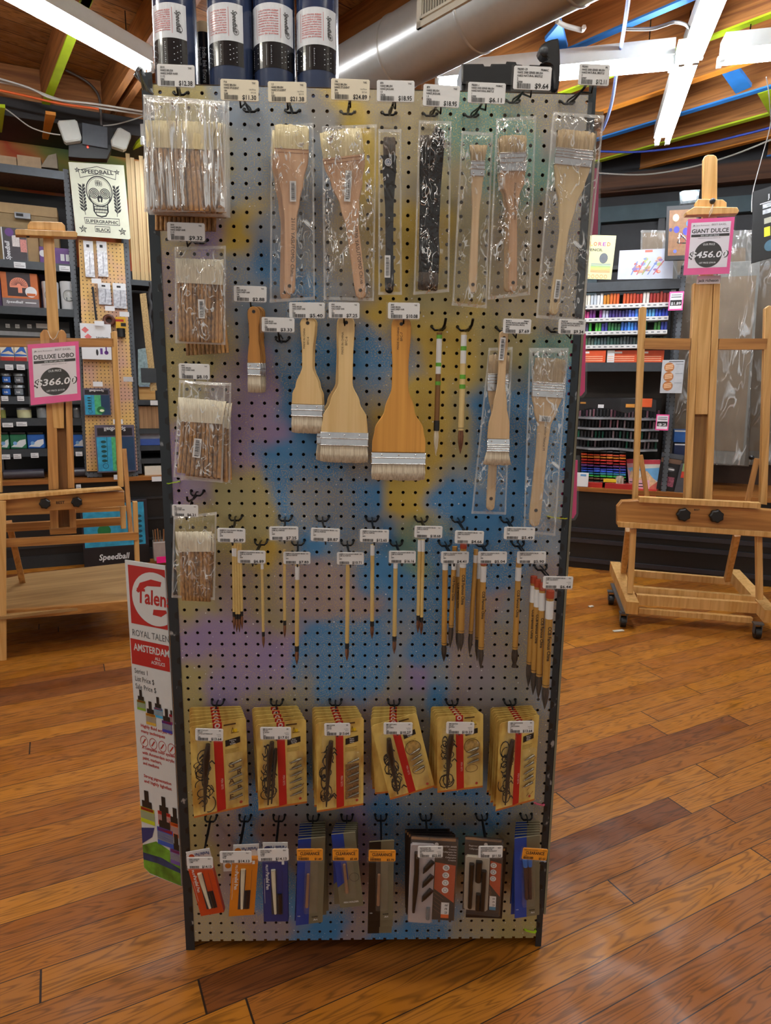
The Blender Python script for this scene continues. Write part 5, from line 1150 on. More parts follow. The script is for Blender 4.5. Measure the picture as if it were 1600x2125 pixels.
x0, x1, z0, z1 = BO.rect(411, 50, 438, 175, .17); cx = (x0+x1)/2; T = thing('ink_bottle', 'small black bottle with a pale cap between the first two blue bottles', 'bottle', BO, (cx, .17, 1.813)); r = .0185
part('bottle_body', MB().lathe([(r, 1.813), (r, z1-.03), (r*.98, z1-.022)], cx, .17, LBB, 24), T); part('cap', MB().lathe([(r*.98, z1-.022), (r*.95, z1-.004), (r*.7, z1)], cx, .17, mat('#c9ad86', .5), 24), T)
mb = MB(); mb.text('India Ink Encre', .0, z1-.05, .011, -.0005, LBW, 'l', rot=-90); mb.text('Speedball', -.008, z1-.05, .009, -.0005, LBW, 'l', rot=-90); bend(mb, cx, .17, r); part('printed_label', mb, T)
# black ratchet clamp lying on the rack
def pxy(pts, y, fr=BO): return [fr.at(a, b, y) for a, b in pts]
T = thing('bar_clamp', 'black plastic clamp body with an upright lever lying on top of the rack at right', 'clamp', BO, (*BO.at(1060, 195, .05)[:1], .05, 1.813)); BP = mat('#15171b', .38, var=.1)
mb = MB().prism(pxy([(958, 131), (1003, 131), (1006, 136), (1018, 136), (1020, 131), (1050, 131), (1052, 126), (1071, 127), (1073, 132), (1084, 133), (1086, 137), (1098, 137), (1100, 133), (1128, 134), (1150, 130), (1158, 190), (1150, 215), (958, 215)], .03), .03, .10, BP, bev=.003)
mb.box(*[BO.at(958, 170, .028)[0], BO.at(1150, 170, .028)[0]], .026, .03, BO.at(1050, 178, .03)[1], BO.at(1050, 174, .03)[1], BP); part('body', mb, T)
lever = smooth_poly(pxy([(1120, 135), (1136, 126), (1124, 120), (1117, 108), (1122, 97), (1136, 88), (1152, 84), (1157, 86), (1160, 115), (1160, 160), (1156, 190), (1148, 188), (1146, 150), (1138, 138)], .02), 2)
mb = MB().prism(lever, .012, .034, BP, bev=.003); part('lever', mb, T)
x, z = BO.at(1129, 106, .012); part('pivot', MB().lathe([(.008, .012), (.007, .008), (.003, .007)], x, 0, mat('#3a3f46', .4), 20, 'y', z), T)
# bundle of spare hooks at the top left corner
x, z = BO.at(318, 190, 0); T = thing('spare_hook', 'bundle of spare bright wire hooks sticking out at the top left corner of the rack', 'hook', BO, (x, -.02, z)); rnd = random.Random(5)
for k in range(7):
    a = BO.at(318-k*2+rnd.uniform(-2, 2), 196, -.03); b = BO.at(287+k*3.4, 160+abs(k-2)*3, -.03)
    mb = MB().tube([(a[0], -.03-.003*k, a[1]), (b[0], -.05-.004*k, b[1]), (b[0]+.006, -.055-.004*k, b[1]+.002), (b[0]+.009, -.05-.004*k, b[1]-.008)], .0018, mat('#8b9198', .2, .9), 6); part('wire', mb, T)
# pink card holders on the right side panel
for k, (pts, lab) in enumerate([([(1229, 345), (1243, 349), (1241, 486), (1226, 492)], 'uppermost pink card holder, dark magenta, at the right side of the rack'),
                                ([(1197, 690), (1216, 692), (1214, 812), (1206, 822), (1191, 822)], 'middle pink card holder at the right side of the rack'),
                                ([(1181, 952), (1199, 955), (1196, 1066), (1190, 1076), (1176, 1076)], 'lowest pink card holder at the right side of the rack')]):
    yy = .08+.0*k; P = pxy(pts, yy); T = thing('card_holder', lab, 'card holder', BO, (P[0][0], yy, P[0][1]), 'pink card holders on the rack side')
    xa = min(p[0] for p in P); P2 = [(max(p[0], xa), p[1]) for p in P]
    mb = MB().prism([(p[0]-(.03 if p[0] < sum(q[0] for q in P)/len(P) else 0), p[1]) for p in P2], yy, yy+.003, mat('#a01055', .5) if k == 0 else HOTP, bev=.0006); part('pink_card', mb, T)
    mb = MB(); s = .0035; c = Vector((sum(p[0] for p in P)/len(P), sum(p[1] for p in P)/len(P)))
    E2 = [(p[0]+(s if p[0] > c.x else -.03), p[1]+(s*3 if p[1] > c.y else -s)) for p in P]; mb.prism(E2, yy-.002, yy-.0012, CLEAR); part('acrylic_sleeve', mb, T, 'clear sleeve')
P = pxy([(1168, 1140), (1183, 1146), (1178, 1166), (1169, 1196)], .10); T = thing('swing_tag', 'white paper tag on a string hanging at the right side of the rack', 'tag', BO, (P[0][0], .1, P[0][1]))
part('paper', MB().prism(P, .1, .101, OFFW), T); part('string', MB().tube([(*BO.at(1168, 1180, .1)[:1], .1, BO.at(1168, 1180, .1)[1]), (BO.at(1166, 1220, .1)[0], .1, BO.at(1166, 1220, .1)[1]), (BO.at(1174, 1254, .1)[0], .1, BO.at(1174, 1254, .1)[1])], .0008, CW, 5), T)
# tall printed banner strip at the left side
best = None
for dg in range(-85, 0):
    f = Frame(-.436, .02, dg)
    try: e = abs(f.at(258, 1162)[1]-f.at(350, 1176)[1])
    except ZeroDivisionError: continue
    if best is None or e < best[0]: best = (e, dg)
BDEG = best[1]; FB = Frame(-.436, .02, BDEG)
bl, _ = FB.at(259, 1170); zt = FB.at(259, 1162)[1]; bl2, zb = FB.at(291, 1806); wB = -bl
T = thing('banner_sign', 'tall narrow printed paint advertising sign fixed to the left side of the rack', 'sign', FB, (0, 0, zb)); BX = lambda u: bl*(1-u)
WB = mat('#c6c9cb', .4, var=.02); RB = mat('#a8201e', .4, var=.03); full = 1.28   # the sign runs on behind the upright
hB = zt-zb; Z = lambda v: zt-hB*v
X = lambda u: bl+wB*full*u
mb = MB().prism([(X(0), Z(.985)), (X(.12), Z(1.0)), (X(1/full), Z(1.0)), (X(1/full), Z(0)), (X(0), Z(0))], 0, .003, WB, bev=.0005); y = -.0004
Xv = lambda u: min(X(u), -.001)
mb.rect(X(.06), -.001, Z(.185), Z(.012), y, RB); cxm, czm, rr = X(.55), Z(.102), wB*full*.44
arc = [(cxm+rr*math.cos(R(a)), czm+hB*.078*math.sin(R(a))) for a in range(0, 360, 10)]; arc = [(min(a, -.0012), b) for a, b in arc]; mb.flat(arc, y-.0002, WB)
mb.flat([(min(a, -.0012), b) for a, b in [(X(.2), Z(.085)), (X(.28), Z(.06)), (X(.5), Z(.045)), (X(.7), Z(.048)), (X(.68), Z(.062)), (X(.42), Z(.066)), (X(.24), Z(.09))]], y-.0004, RB)
mb.flat([(min(a, -.0012), b) for a, b in [(X(.5), Z(.148)), (X(.52), Z(.132)), (X(.76), Z(.128)), (X(.78), Z(.136)), (X(.66), Z(.150))]], y-.0004, RB)
mb.text('Talens', X(.2), Z(.118), hB*.06, y-.0006, RB, 'l', 'b', w=wB*.86, shear=.1)
mb.text('ROYAL TALEN', X(.06), Z(.222), hB*.028, y, mat('#55585c', .5), 'l', w=wB*.94)
mb.rect(X(.02), -.001, Z(.31), Z(.232), y, RB); mb.text('AMSTERDAM', X(.08), Z(.266), hB*.03, y-.0002, WB, 'l', 'b', w=wB*.9)
mb.text('ALL', X(.55), Z(.283), hB*.013, y-.0002, WB, 'c', 'b'); mb.text('ACRYLICS', X(.55), Z(.297), hB*.014, y-.0002, WB, 'c', 'b', w=wB*.34)
for k, s_ in enumerate(('Series 1', 'List Price $', 'Sale Price $')): mb.text(s_, X(.06), Z(.337+.024*k), hB*.022, y, INK, 'l', w=wB*(.36, .5, .54)[k])
for k, s_ in enumerate(('Highly fluid acrylic for', 'many techniques', 'A complete color system', 'with Amsterdam acrylic', 'paint, markers,', 'and mediums', 'Strong pigmentation', 'and highly lightfast')):
    zz = (.505, .522, .575, .592, .609, .626, .668, .685)[k]; mb.text(s_, X(.12), Z(zz), hB*.014, y, RB, 'l', 'b', w=wB*(.82, .62, .85, .83, .5, .42, .72, .72)[k])
for k in range(4): mb.ring(X(.17+.185*k), Z(.55), wB*.095, .0012, y, RB, 18, rz=hB*.017); mb.stroke([(X(.14+.185*k), Z(.558)), (X(.2+.185*k), Z(.542))], .003, y, RB)
def dropper(u, v, s, c):
    cm = mat(c, .4); x = X(u); z = Z(v); w = wB*.11*s; h_ = hB*.026*s; q = lambda a: min(a, -.0012)
    for x0_, x1_, z0_, z1_, m_ in ((x-w, x+w, z-h_*1.2, z, cm), (x-w, x+w, z-h_*.9, z-h_*.3, WB), (x-w*.9, x+w*.9, z-h_*.25, z-h_*.02, RB), (x-w*.7, x+w*.7, z, z+h_*.5, BLACK), (x-w*.3, x+w*.3, z+h_*.5, z+h_*1.3, BLACK)):
        if q(x0_) < q(x1_): mb.rect(q(x0_), q(x1_), z0_, z1_, y-.0003-.0001*s, m_)
for u, v, s, c in ((.16, .42, 1, '#7aa02a'), (.5, .43, 1, '#3a9fd0'), (.8, .44, 1, '#a02040'), (.34, .455, 1.15, '#c9a03a'), (.66, .465, 1.15, '#3a3a9a')): dropper(u, v, s, c)
for u, v, s, c in ((.15, .77, 1.7, '#b0c020'), (.5, .765, 1.5, '#d04a40'), (.72, .79, 1.5, '#e06a20'), (.5, .82, 1.9, '#2a50b0'), (.72, .88, 1.6, '#6a50a0')): dropper(u, v, s, c)
mb.flat([(X(0.0), Z(.905)), (X(.3), Z(.875)), (X(1/full)-.001, Z(.90)), (X(1/full)-.001, Z(.998)), (X(.12), Z(.996)), (X(.0), Z(.983))], y-.0002, mat('#5a8a2a', .4, var=.7, scale=22))
mb.flat([(X(0.0), Z(.93)), (X(.4), Z(.925)), (X(1/full)-.001, Z(.94)), (X(1/full)-.001, Z(.955)), (X(.3), Z(.95)), (X(.0), Z(.955))], y-.0003, mat('#22355e', .4, var=.5, scale=30))
mb.flat([(X(0.0), Z(.845)), (X(.28), Z(.83)), (X(.22), Z(.865)), (X(.0), Z(.9))], y-.0003, mat('#24306a', .4))
part('printed_panel', mb, T)
# ================================================================== EASELS
def bar2(mb, fr, a, b, w, y, th, m, y2=None):
    """straight board between two px points at local depth y (y2 at b); w in px across, th metres deep"""
    y2 = y if y2 is None else y2; ax, az_ = fr.at(*a, y); bx, bz_ = fr.at(*b, y2); s = fr.sc((a[0]+b[0])/2, (a[1]+b[1])/2, (y+y2)/2)
    A = Vector((ax, y+th/2, az_)); B = Vector((bx, y2+th/2, bz_)); D = (B-A).normalized(); Y = Vector((0, 1, 0)); X = D.cross(Y).normalized(); Y2 = X.cross(D).normalized()
    vs = [p+X*i*w*s/2+Y2*j*th/2 for p in (A, B) for i, j in ((-1, -1), (1, -1), (1, 1), (-1, 1))]
    mb.add(vs, [(3, 2, 1, 0), (4, 5, 6, 7), (0, 1, 5, 4), (1, 2, 6, 5), (2, 3, 7, 6), (3, 0, 4, 7)], m); return mb
def poly(mb, fr, pts, y, th, m, bev=.002): return mb.prism([fr.at(a, b, y) for a, b in pts], y, y+th, m, bev=bev)
def P3(fr, px, py, y): x, z = fr.at(px, py, y); return (x, y, z)
def sale_sign(fr, corners, y, name1, price, lst, T, chain, model='a'):
    P = [Vector(fr.at(a, b, y)) for a, b in corners]; TL, TR, BR, BL = P; ux = (TR-TL); uz = (TL-BL); Wd = ux.length; H = uz.length; ang = math.degrees(math.atan2(ux.y, ux.x))
    M = Matrix(((ux.x, 0, uz.x, BL.x), (0, 1, 0, y), (ux.y, 0, uz.y, BL.y), (0, 0, 0, 1)))
    def mm(): q = MB(); q.T = M; return q
    mb = mm(); mb.box(0, 1, 0, .002, 0, 1, PINK); mb.rect(.08, .93, .12, .93, -.0006, mat('#f0ebf3', .5, var=.02)); k = Wd/H; yy = -.0012
    def tx(s_, x, z, h, m_, al='c', st='b', w=None): mb.text(s_, x, z, h, yy, m_, al, st, w=w, sx=1/k)
    tx('JR', .12, .865, .035, mat('#55525c', .5), 'l', w=.05); tx('Jack Richeson', .19, .868, .03, mat('#6a6772', .5), 'l', 'n', w=.28); tx('BEST EASEL', .52, .868, .045, mat('#4a4852', .5), 'l', 'n', w=.32)
    tx(name1, .5, .745, .10, INK, w=.80); mb.rect(.10, .92, .675, .72, yy, INK); mb.text('40% OFF LIST PRICE', .5, .683, .034, yy-.0006, WHITE, 'c', 'b', w=.4)
    tx('MAXIMUM CANVAS HEIGHT 82"', .5, .64, .025, mat('#6a6772', .5), st='n', w=.5)
    mb.disc(.5, .36, .30, yy, BLACK, 40, rz=.30*k*1.0*.98)
    mb.text('OUR PRICE', .5, .52, .05, yy-.0006, WHITE, 'c', 'b', w=.26)
    mb.text(price, .5, .295, .17, yy-.0006, BLACK, 'c', 'b', w=.86, shear=.15); mb.text(price, .505, .302, .155, yy-.0012, mat('#ececf0', .5, var=0), 'c', 'b', w=.80, shear=.15)
    mb.text('LIST PRICE: '+lst, .5, .195, .04, yy-.0006, WHITE, 'c', 'b', w=.36); part('printed_card', mb, T)
    mb = mm(); mb.box(-.03, 1.03, -.003, -.002, -.02, 1.05, CLEAR); part('plastic_sleeve', mb, T, 'clear plastic sleeve')
    mb = MB(); pts = [P3(fr, a, b, y-.001) for a, b in chain]; mb.tube(pts, .0018, OFFW, 6); part('bead_chain', mb, T, 'pale bead chain')
ER = Frame(1.432, 2.112, -14.3); o = P3(ER, 1450, 1300, .25)
T = thing('studio_easel', 'large oak studio easel on casters at the right with two black knobs on its tray', 'easel', ER, (.33, .2, 0), 'oak studio easels')
my = .20
mb = MB(); poly(mb, ER, [(1440, 588), (1452, 588), (1435, 1040), (1421, 1040)], my, .05, OAKL); part('mast_rail', mb, T)
mb = MB(); poly(mb, ER, [(1482, 588), (1495, 588), (1478, 1045), (1462, 1045)], my, .05, OAKL); part('mast_rail', mb, T)
mb = MB(); poly(mb, ER, [(1450, 588), (1484, 588), (1464, 1042), (1433, 1042)], my+.03, .02, wood('#9a7443', '#7a5730', 'z', .6, 40, .05)); part('mast_back', mb, T)
mb = MB(); poly(mb, ER, [(1453, 560), (1481, 560), (1469, 860), (1442, 860)], my+.004, .026, OAKL); part('sliding_batten', mb, T)
mb = MB(); P = [(1460, 330), (1463, 324), (1470, 321), (1480, 321), (1486, 324), (1489, 330), (1487, 560), (1457, 560)]; poly(mb, ER, P, my+.006, .03, OAKL); part('mast_extension', mb, T)
mb = MB(); poly(mb, ER, [(1443, 430), (1443, 421), (1449, 413), (1500, 414), (1508, 420), (1508, 431)], my-.02, .03, OAKL); poly(mb, ER, [(1424, 440), (1441, 429), (1530, 430), (1534, 437), (1531, 443), (1424, 446)], my-.045, .055, OAKL)
x, z = ER.at(1478, 418, my-.02); mb.lathe([(.014, my-.022), (.013, my-.035), (.006, my-.038)], x, 0, BLACK, 10, 'y', z); part('canvas_clamp', mb, T)
mb = MB(); bar2(mb, ER, (1336, 713), (1433, 714), 24, my, .03, OAKX); part('crossbar', mb, T)
mb = MB(); bar2(mb, ER, (1492, 714), (1592, 714), 24, my, .03, OAKX); part('crossbar', mb, T)
mb = MB(); poly(mb, ER, [(1327, 640), (1333, 636), (1342, 638), (1324, 1038), (1313, 1036)], my, .035, OAKL); part('side_rail', mb, T)
mb = MB(); poly(mb, ER, [(1588, 640), (1596, 634), (1606, 636), (1592, 1048), (1578, 1046)], my, .035, OAKL); part('side_rail', mb, T)
for a, b in (((1573, 952), (1553, 1040)), ((1330, 945), (1345, 1040))):
    mb = MB(); bar2(mb, ER, a, b, 9, .42, .03, OAK); part('rear_strut', mb, T)
x, z = ER.at(1559, 949, .38); part('knob', MB().lathe([(.014, .38), (.012, .36), (.005, .355)], x, 0, BLACK, 12, 'y', z), T)
mb = MB(); poly(mb, ER, [(1281, 1052), (1291, 1040), (1330, 1038), (1640, 1062), (1640, 1120), (1281, 1090)], .06, .06, OAKX, .004)
poly(mb, ER, [(1281, 1083), (1640, 1107), (1640, 1118), (1283, 1094)], .045, .02, OAKL)
x, z = ER.at(1446, 1060, .058); mb.text('BEST', x, z-.0, .014, .0592, INK, 'c', 'b'); part('tray', mb, T)
mb = MB(); bar2(mb, ER, (1327, 1037), (1579, 1050), 12, .03, .05, OAKL); part('tray_lip', mb, T)
for kx, ky in ((1417, 1067), (1485, 1070)):
    x, z = ER.at(kx, ky, .06); mb = MB(); pts = smooth_poly([(x+.037*(1 if k % 2 else .86)*math.cos(R(k*25.7)), z+.037*(1 if k % 2 else .86)*math.sin(R(k*25.7))) for k in range(14)], 2)
    mb.prism(pts, .028, .056, BLACK, bev=.006); part('knob', mb, T, 'black star knob')
# legs and base
zb1 = .19
for (a, b, ya, yb) in (((1315, 1098), (1308, 1232), .10, .10), ((1576, 1112), (1578, 1245), .10, .10)):
    mb = MB(); bar2(mb, ER, a, b, 12, ya, .035, OAKL, yb); part('front_leg', mb, T)
for (a, b) in (((1305, 1100), (1294, 1188)), ((1531, 1110), (1510, 1205))):
    mb = MB(); bar2(mb, ER, a, b, 12, .16, .03, OAKL, .52); part('back_leg', mb, T)
yR = .60
def P_fl(fr, px, py, z): x, y = fr.floor(px, py, z); return Vector((x, y, z))
for (f0, r0_) in (((1312, 1262), (1276, 1176)), ((1600, 1280), (1522, 1192))):
    a = P_fl(ER, *f0, .13); b = P_fl(ER, *r0_, .15); mb = MB(); mb.bar(a, b, .065, .07, OAKL); part('foot_beam', mb, T)
for (a, b, z, t) in (((1302, 1188), (1515, 1206), .15, .04), ((1312, 1222), (1566, 1243), .17, .035), ((1320, 1243), (1590, 1262), .13, .06), ((1325, 1266), (1560, 1286), .07, .03)):
    mb = MB(); mb.bar(P_fl(ER, *a, z), P_fl(ER, *b, z), .035, t, OAKL); part('stretcher', mb, T)
mb = MB(); mb.bar(P_fl(ER, 1275, 1212, .10), P_fl(ER, 1300, 1272, .09), .05, .012, GREYM); part('caster_plate', mb, T); mb = MB(); mb.bar(P_fl(ER, 1560, 1262, .09), P_fl(ER, 1600, 1285, .09), .05, .012, GREYM); part('caster_plate', mb, T)
for px, py in ((1293, 1303), (1572, 1327), (1268, 1256)):
    x, y = ER.floor(px, py, 0); mb = MB()
    mb.tube([(x-.014, y+.02, .032), (x+.014, y+.02, .032)], .032, BLACK, 20); cw_ = part('caster', mb, T, 'black caster wheel')
    mb = MB(); mb.bar((x-.018, y+.02, .03), (x-.018, y+.02, .085), .03, .004, GREYM); mb.bar((x+.018, y+.02, .03), (x+.018, y+.02, .085), .03, .004, GREYM); mb.box(x-.025, x+.025, y, y+.04, .08, .088, GREYM); part('caster_fork', mb, cw_, top=T)
T = thing('sale_sign', 'pink-bordered sale sign reading GIANT DULCE hanging on the right easel', 'sign', ER, P3(ER, 1470, 450, .14))
sale_sign(ER, [(1428, 455), (1525, 450), (1516, 574), (1418, 571)], .14, 'GIANT DULCE', '$456.00', '$760.00', T, [(1480, 424), (1473, 440), (1470, 452), (1477, 440), (1480, 426)])
x0, x1, z0, z1 = ER.rect(1446, 572, 1495, 589, .19); T = thing('name_plate', 'small white maker plate on the right easel mast under the sign', 'sign', ER, ((x0+x1)/2, .19, z0))
mb = MB().box(x0, x1, .19, .192, z0, z1, WHITE); mb.text('jack richeson', (x0+x1)/2, z0+(z1-z0)*.25, (z1-z0)*.5, .1894, INK, 'c', 'b', w=(x1-x0)*.85); part('printed_card', mb, T)

EL = Frame(-1.77, 1.657, 27)
T = thing('studio_easel', 'oak studio easel at the left with a plywood shelf near the floor', 'easel', EL, (.3, .1, 0), 'oak studio easels')
my = .14
mb = MB(); poly(mb, EL, [(89, 488), (112, 490), (124, 705), (100, 705)], my+.005, .03, OAKL); poly(mb, EL, [(104, 790), (131, 790), (133, 889), (111, 889)], my-.002, .02, OAKL); part('mast_extension', mb, T)
mb = MB(); poly(mb, EL, [(57, 475), (57, 467), (63, 459), (128, 461), (135, 468), (136, 478)], my-.02, .03, OAKL); poly(mb, EL, [(31, 478), (34, 475), (157, 480), (161, 484), (160, 492), (32, 487)], my-.05, .06, OAKL)
x, z = EL.at(58, 490, my-.02); mb.lathe([(.008, my-.025), (.007, my-.03)], x, 0, BLACK, 10, 'y', z); part('canvas_clamp', mb, T)
for P in ([(84, 716), (83, 692), (90, 684), (97, 684), (101, 690), (103, 716)], [(122, 716), (121, 688), (127, 684), (133, 686), (138, 694), (137, 716)]):
    mb = MB(); poly(mb, EL, P, my-.012, .03, OAK); part('mast_cheek', mb, T)
mb = MB(); bar2(mb, EL, (-60, 710), (236, 711), 20, my, .03, OAKX); part('crossbar', mb, T)
mb = MB(); poly(mb, EL, [(93, 716), (113, 716), (122, 1015), (101, 1017)], my, .045, OAK); poly(mb, EL, [(103, 1050), (120, 1050), (122, 1100), (105, 1102)], my, .045, OAK); part('mast_rail', mb, T)
mb = MB(); poly(mb, EL, [(133, 716), (146, 716), (155, 1013), (141, 1014)], my, .045, OAK); poly(mb, EL, [(143, 1048), (157, 1048), (159, 1098), (145, 1100)], my, .045, OAK); part('mast_rail', mb, T)
mb = MB(); poly(mb, EL, [(111, 716), (135, 716), (148, 1100), (118, 1100)], my+.03, .02, wood('#8a6238', '#6e4b28', 'z', .6, 40, .05)); part('mast_back', mb, T)
mb = MB(); poly(mb, EL, [(103, 1098), (158, 1094), (159, 1107), (104, 1110)], my-.01, .06, OAKX); part('mast_foot', mb, T)
mb = MB(); poly(mb, EL, [(231, 690), (235, 687), (243, 688), (257, 1010), (246, 1012)], my, .035, OAKL); poly(mb, EL, [(250, 1052), (261, 1050), (262, 1097), (252, 1098)], my, .035, OAKL); part('side_rail', mb, T)
mb = MB(); poly(mb, EL, [(-14, 690), (-4, 690), (5, 1022), (-10, 1022)], my, .035, OAKL); part('side_rail', mb, T)
mb = MB(); poly(mb, EL, [(-70, 1040), (258, 1019), (259, 1050), (-70, 1072)], .045, .05, OAKX, .003)
x, z = EL.at(125, 1042, .045); mb.text('BEST', x, z-.008, .018, .0440, INK, 'c', 'b'); part('tray', mb, T)
mb = MB(); poly(mb, EL, [(-70, 1033), (250, 1012), (255, 1016), (-70, 1045)], .015, .07, OAKL); part('tray_lip', mb, T)
for kx, ky, rr in ((93, 1044, .026), (159, 1041, .026)):
    x, z = EL.at(kx, ky, .045); pts = smooth_poly([(x+rr*(1 if k % 2 else .85)*math.cos(R(k*25.7)), z+rr*(1 if k % 2 else .85)*math.sin(R(k*25.7))) for k in range(14)], 2); part('knob', MB().prism(pts, .016, .042, BLACK, bev=.005), T, 'black star knob')
for a, b, w, y in (((-60, 1068), (268, 1056), 10, .34), ((-60, 1100), (256, 1082), 19, .26), ((-60, 1132), (288, 1113), 18, .02)):
    mb = MB(); bar2(mb, EL, a, b, w, y, .03, OAKX); part('stretcher', mb, T)
mb = MB(); bar2(mb, EL, (258, 932), (272, 1106), 9, .22, .03, OAK, .14); part('rear_strut', mb, T)
mb = MB(); bar2(mb, EL, (281, 1042), (287, 1200), 9, .03, .035, OAKL); part('front_leg', mb, T)
mb = MB(); bar2(mb, EL, (287, 1195), (292, 1300), 9, .03, .035, OAKL); part('front_foot', mb, T)
mb = MB(); a = P3(EL, 2, 1040, .0); b = P3(EL, 3, 1362, 0); mb.bar(a, (b[0], b[1], .001), .022, .04, OAKL); part('front_leg', mb, T)
mb = MB(); bar2(mb, EL, (18, 1085), (48, 1215), 13, .30, .03, OAK, .55); part('back_leg', mb, T)
PLY = wood('#a98555', '#8c683c', 'x', .5, 18, .08, ring=1.2)
q = [EL.floor(px, py, .225) for px, py in ((-60, 1215), (58, 1190), (262, 1168), (300, 1245), (-70, 1288))]
mb = MB(); A = sum(q[i][0]*q[(i+1) % 5][1]-q[(i+1) % 5][0]*q[i][1] for i in range(5)); q = q if A > 0 else q[::-1]
mb.add([(x, y, .225) for x, y in q]+[(x, y, .21) for x, y in q], [list(range(5)), [5+i for i in range(5)][::-1]]+[(i, 5+i, 5+(i+1) % 5, (i+1) % 5) for i in range(5)], PLY); part('plywood_shelf', mb, T)
a = P_fl(EL, -70, 1282, .215); b = P_fl(EL, 300, 1252, .215); mb = MB().bar(a, b, .03, .045, OAKX); part('shelf_rail', mb, T)
T = thing('sale_sign', 'pink-bordered sale sign reading DELUXE LOBO hanging on the left easel', 'sign', EL, P3(EL, 110, 700, .10))
sale_sign(EL, [(57, 715), (163, 708), (175, 834), (64, 841)], .10, 'DELUXE LOBO', '$366.00', '$610.00', T, [(99, 686), (104, 700), (110, 705), (116, 700), (122, 686)])

# ================================================================== LEFT WALL SHELVES
SH = mat('#3a3f44', .38, .3, var=.12); SHD = mat('#1c1d1f', .6)
def slotmat(c, name, sp=38):
    m, nt, b = newmat(name); mp = coords(nt, sp, sp, sp); s = nt.nodes.new('ShaderNodeSeparateXYZ'); nt.links.new(mp.outputs[0], s.inputs[0])
    fx = math_node(nt, 'SUBTRACT', math_node(nt, 'FRACT', s.outputs['X']), .5); fz = math_node(nt, 'SUBTRACT', math_node(nt, 'FRACT', s.outputs['Z']), .5)
    d = math_node(nt, 'SQRT', math_node(nt, 'ADD', math_node(nt, 'MULTIPLY', fx, fx), math_node(nt, 'MULTIPLY', fz, fz)))
    k = math_node(nt, 'LESS_THAN', d, .15); mx = nt.nodes.new('ShaderNodeMix'); mx.data_type = 'RGBA'; nt.links.new(k, mx.inputs['Factor'])
    n = nt.nodes.new('ShaderNodeTexNoise'); n.inputs['Scale'].default_value = .12; nt.links.new(mp.outputs[0], n.inputs['Vector'])
    r = ramp(nt, lin(c[0]), lin(c[1]), .42, .6); nt.links.new(n.outputs['Fac'], r.inputs[0]); nt.links.new(r.outputs[0], mx.inputs['A']); mx.inputs['B'].default_value = (*lin(c[2]), 1)
    nt.links.new(mx.outputs['Result'], b.inputs['Base Color']); b.inputs['Roughness'].default_value = .5; return m
UPS = slotmat(('#44494e', '#565c62', '#101113'), 'slotted_grey_steel', 34); PEGY = slotmat(('#d0a862', '#c49a84', '#3a2a18'), 'painted_hardboard_panel', 39.4)
racks = {}
def shelf_unit(fr, label, xs, zs, depth, name='shelving_unit', lips=.035, hide=None, m=SH, posts=None, ztop=2.75, deckm=None, zlow=.665):
    T = thing(name, label, 'shelving unit', fr, (xs[0], 0, 0)); racks[label] = T
    for x, y in ((xs[0], 0), (xs[1]-.035, 0), (xs[0], depth-.03), (xs[1]-.035, depth-.03)): part('upright', MB().box(x, x+.035, y, y+.03, zlow, ztop, UPS), T)
    for z in zs:
        part('shelf', MB().box(xs[0], xs[1], .002, depth, z-.012, z, deckm or SHD), T); part('shelf_lip', MB().box(xs[0]+.03, xs[1]-.03, -.004, .012, z-lips-.012, z, m), T)
    return T
def zl(fr, px, py, y=0): return fr.at(px, py, y)[1]
zsL = [zl(FL, 70, 348), zl(FL, 70, 543), zl(FL, 70, 638), zl(FL, 70, 750), zl(FL, 70, 823), zl(FL, 70, 868), zl(FL, 70, 932)]
xL0 = FL.at(-60, 600, 0)[0]; xL1 = FL.at(160, 600, 0)[0]
TL_ = shelf_unit(FL, 'grey metal shelving unit of art supplies behind the left easel', (xL0, xL1+.0), zsL, .45, lips=.04)
part('particle_board', MB().box(xL0, xL1, .02, .44, zsL[0]-.03, zsL[0]-.013, mat('#5a4030', .7, var=.4, scale=60)), TL_)
xs2 = FL.at(262, 600, 0)[0]; xe2 = xs2+.75
zs2 = [zl(FL, 300, 582), zl(FL, 300, 830), zl(FL, 300, 890), zl(FL, 300, 925), zl(FL, 300, 952)]
part('back_panel', MB().box(xL0, xL1-.02, .445, .45, .67, zsL[0]-.05, SHD), TL_)
T2_ = shelf_unit(FL, 'grey slotted shelving unit behind the rack, right of the yellow pegboard strip', (xs2, xe2), zs2, .45, lips=.025)
# counter and black cabinets
zc = zl(FL, 150, 992); mb = MB(); mb.box(xL0, xe2, -.06, .48, zc-.03, zc, wood('#a2672c', '#7c4a1d', 'x', .4, 30, .05)); single('counter_top', mb, 'wooden counter top along the left wall under the shelving', 'counter', FL, (xL0, 0, zc))
CABB = mat('#161414', .4, var=.2, scale=5)
T = thing('base_cabinet', 'black base cabinet under the left counter', 'cabinet', FL, (xL0, 0, 0)); part('body', MB().box(xL0, xe2, 0, .46, 0, zc-.03, CABB), T)
part('plinth', MB().box(xL0, xe2, -.008, 0, 0, .09, SHD), T)
for k in range(3): part('rail', MB().box(xL0, xe2, -.012, 0, .15+.16*k, .165+.16*k, mat('#2a2a2c', .35)), T)
# yellow pegboard strip with its goods
P = pxy([(163, 497), (256, 505), (286, 976), (180, 978)], -.03, FL); T = thing('pegboard_strip', 'narrow yellow pegboard strip between the two shelving units at left', 'pegboard', FL, (P[3][0], -.03, P[3][1]))
part('panel', MB().prism(P, -.03, -.022, PEGY), T)
mb = MB(); mb.box(P[3][0]-.0, P[3][0]+.1, -.03, .0, P[3][1]-.045, P[3][1]-.01, UPS); mb.box(P[2][0]-.08, P[2][0], -.03, 0, P[2][1]-.045, P[2][1]-.01, UPS); part('bracket', mb, T)

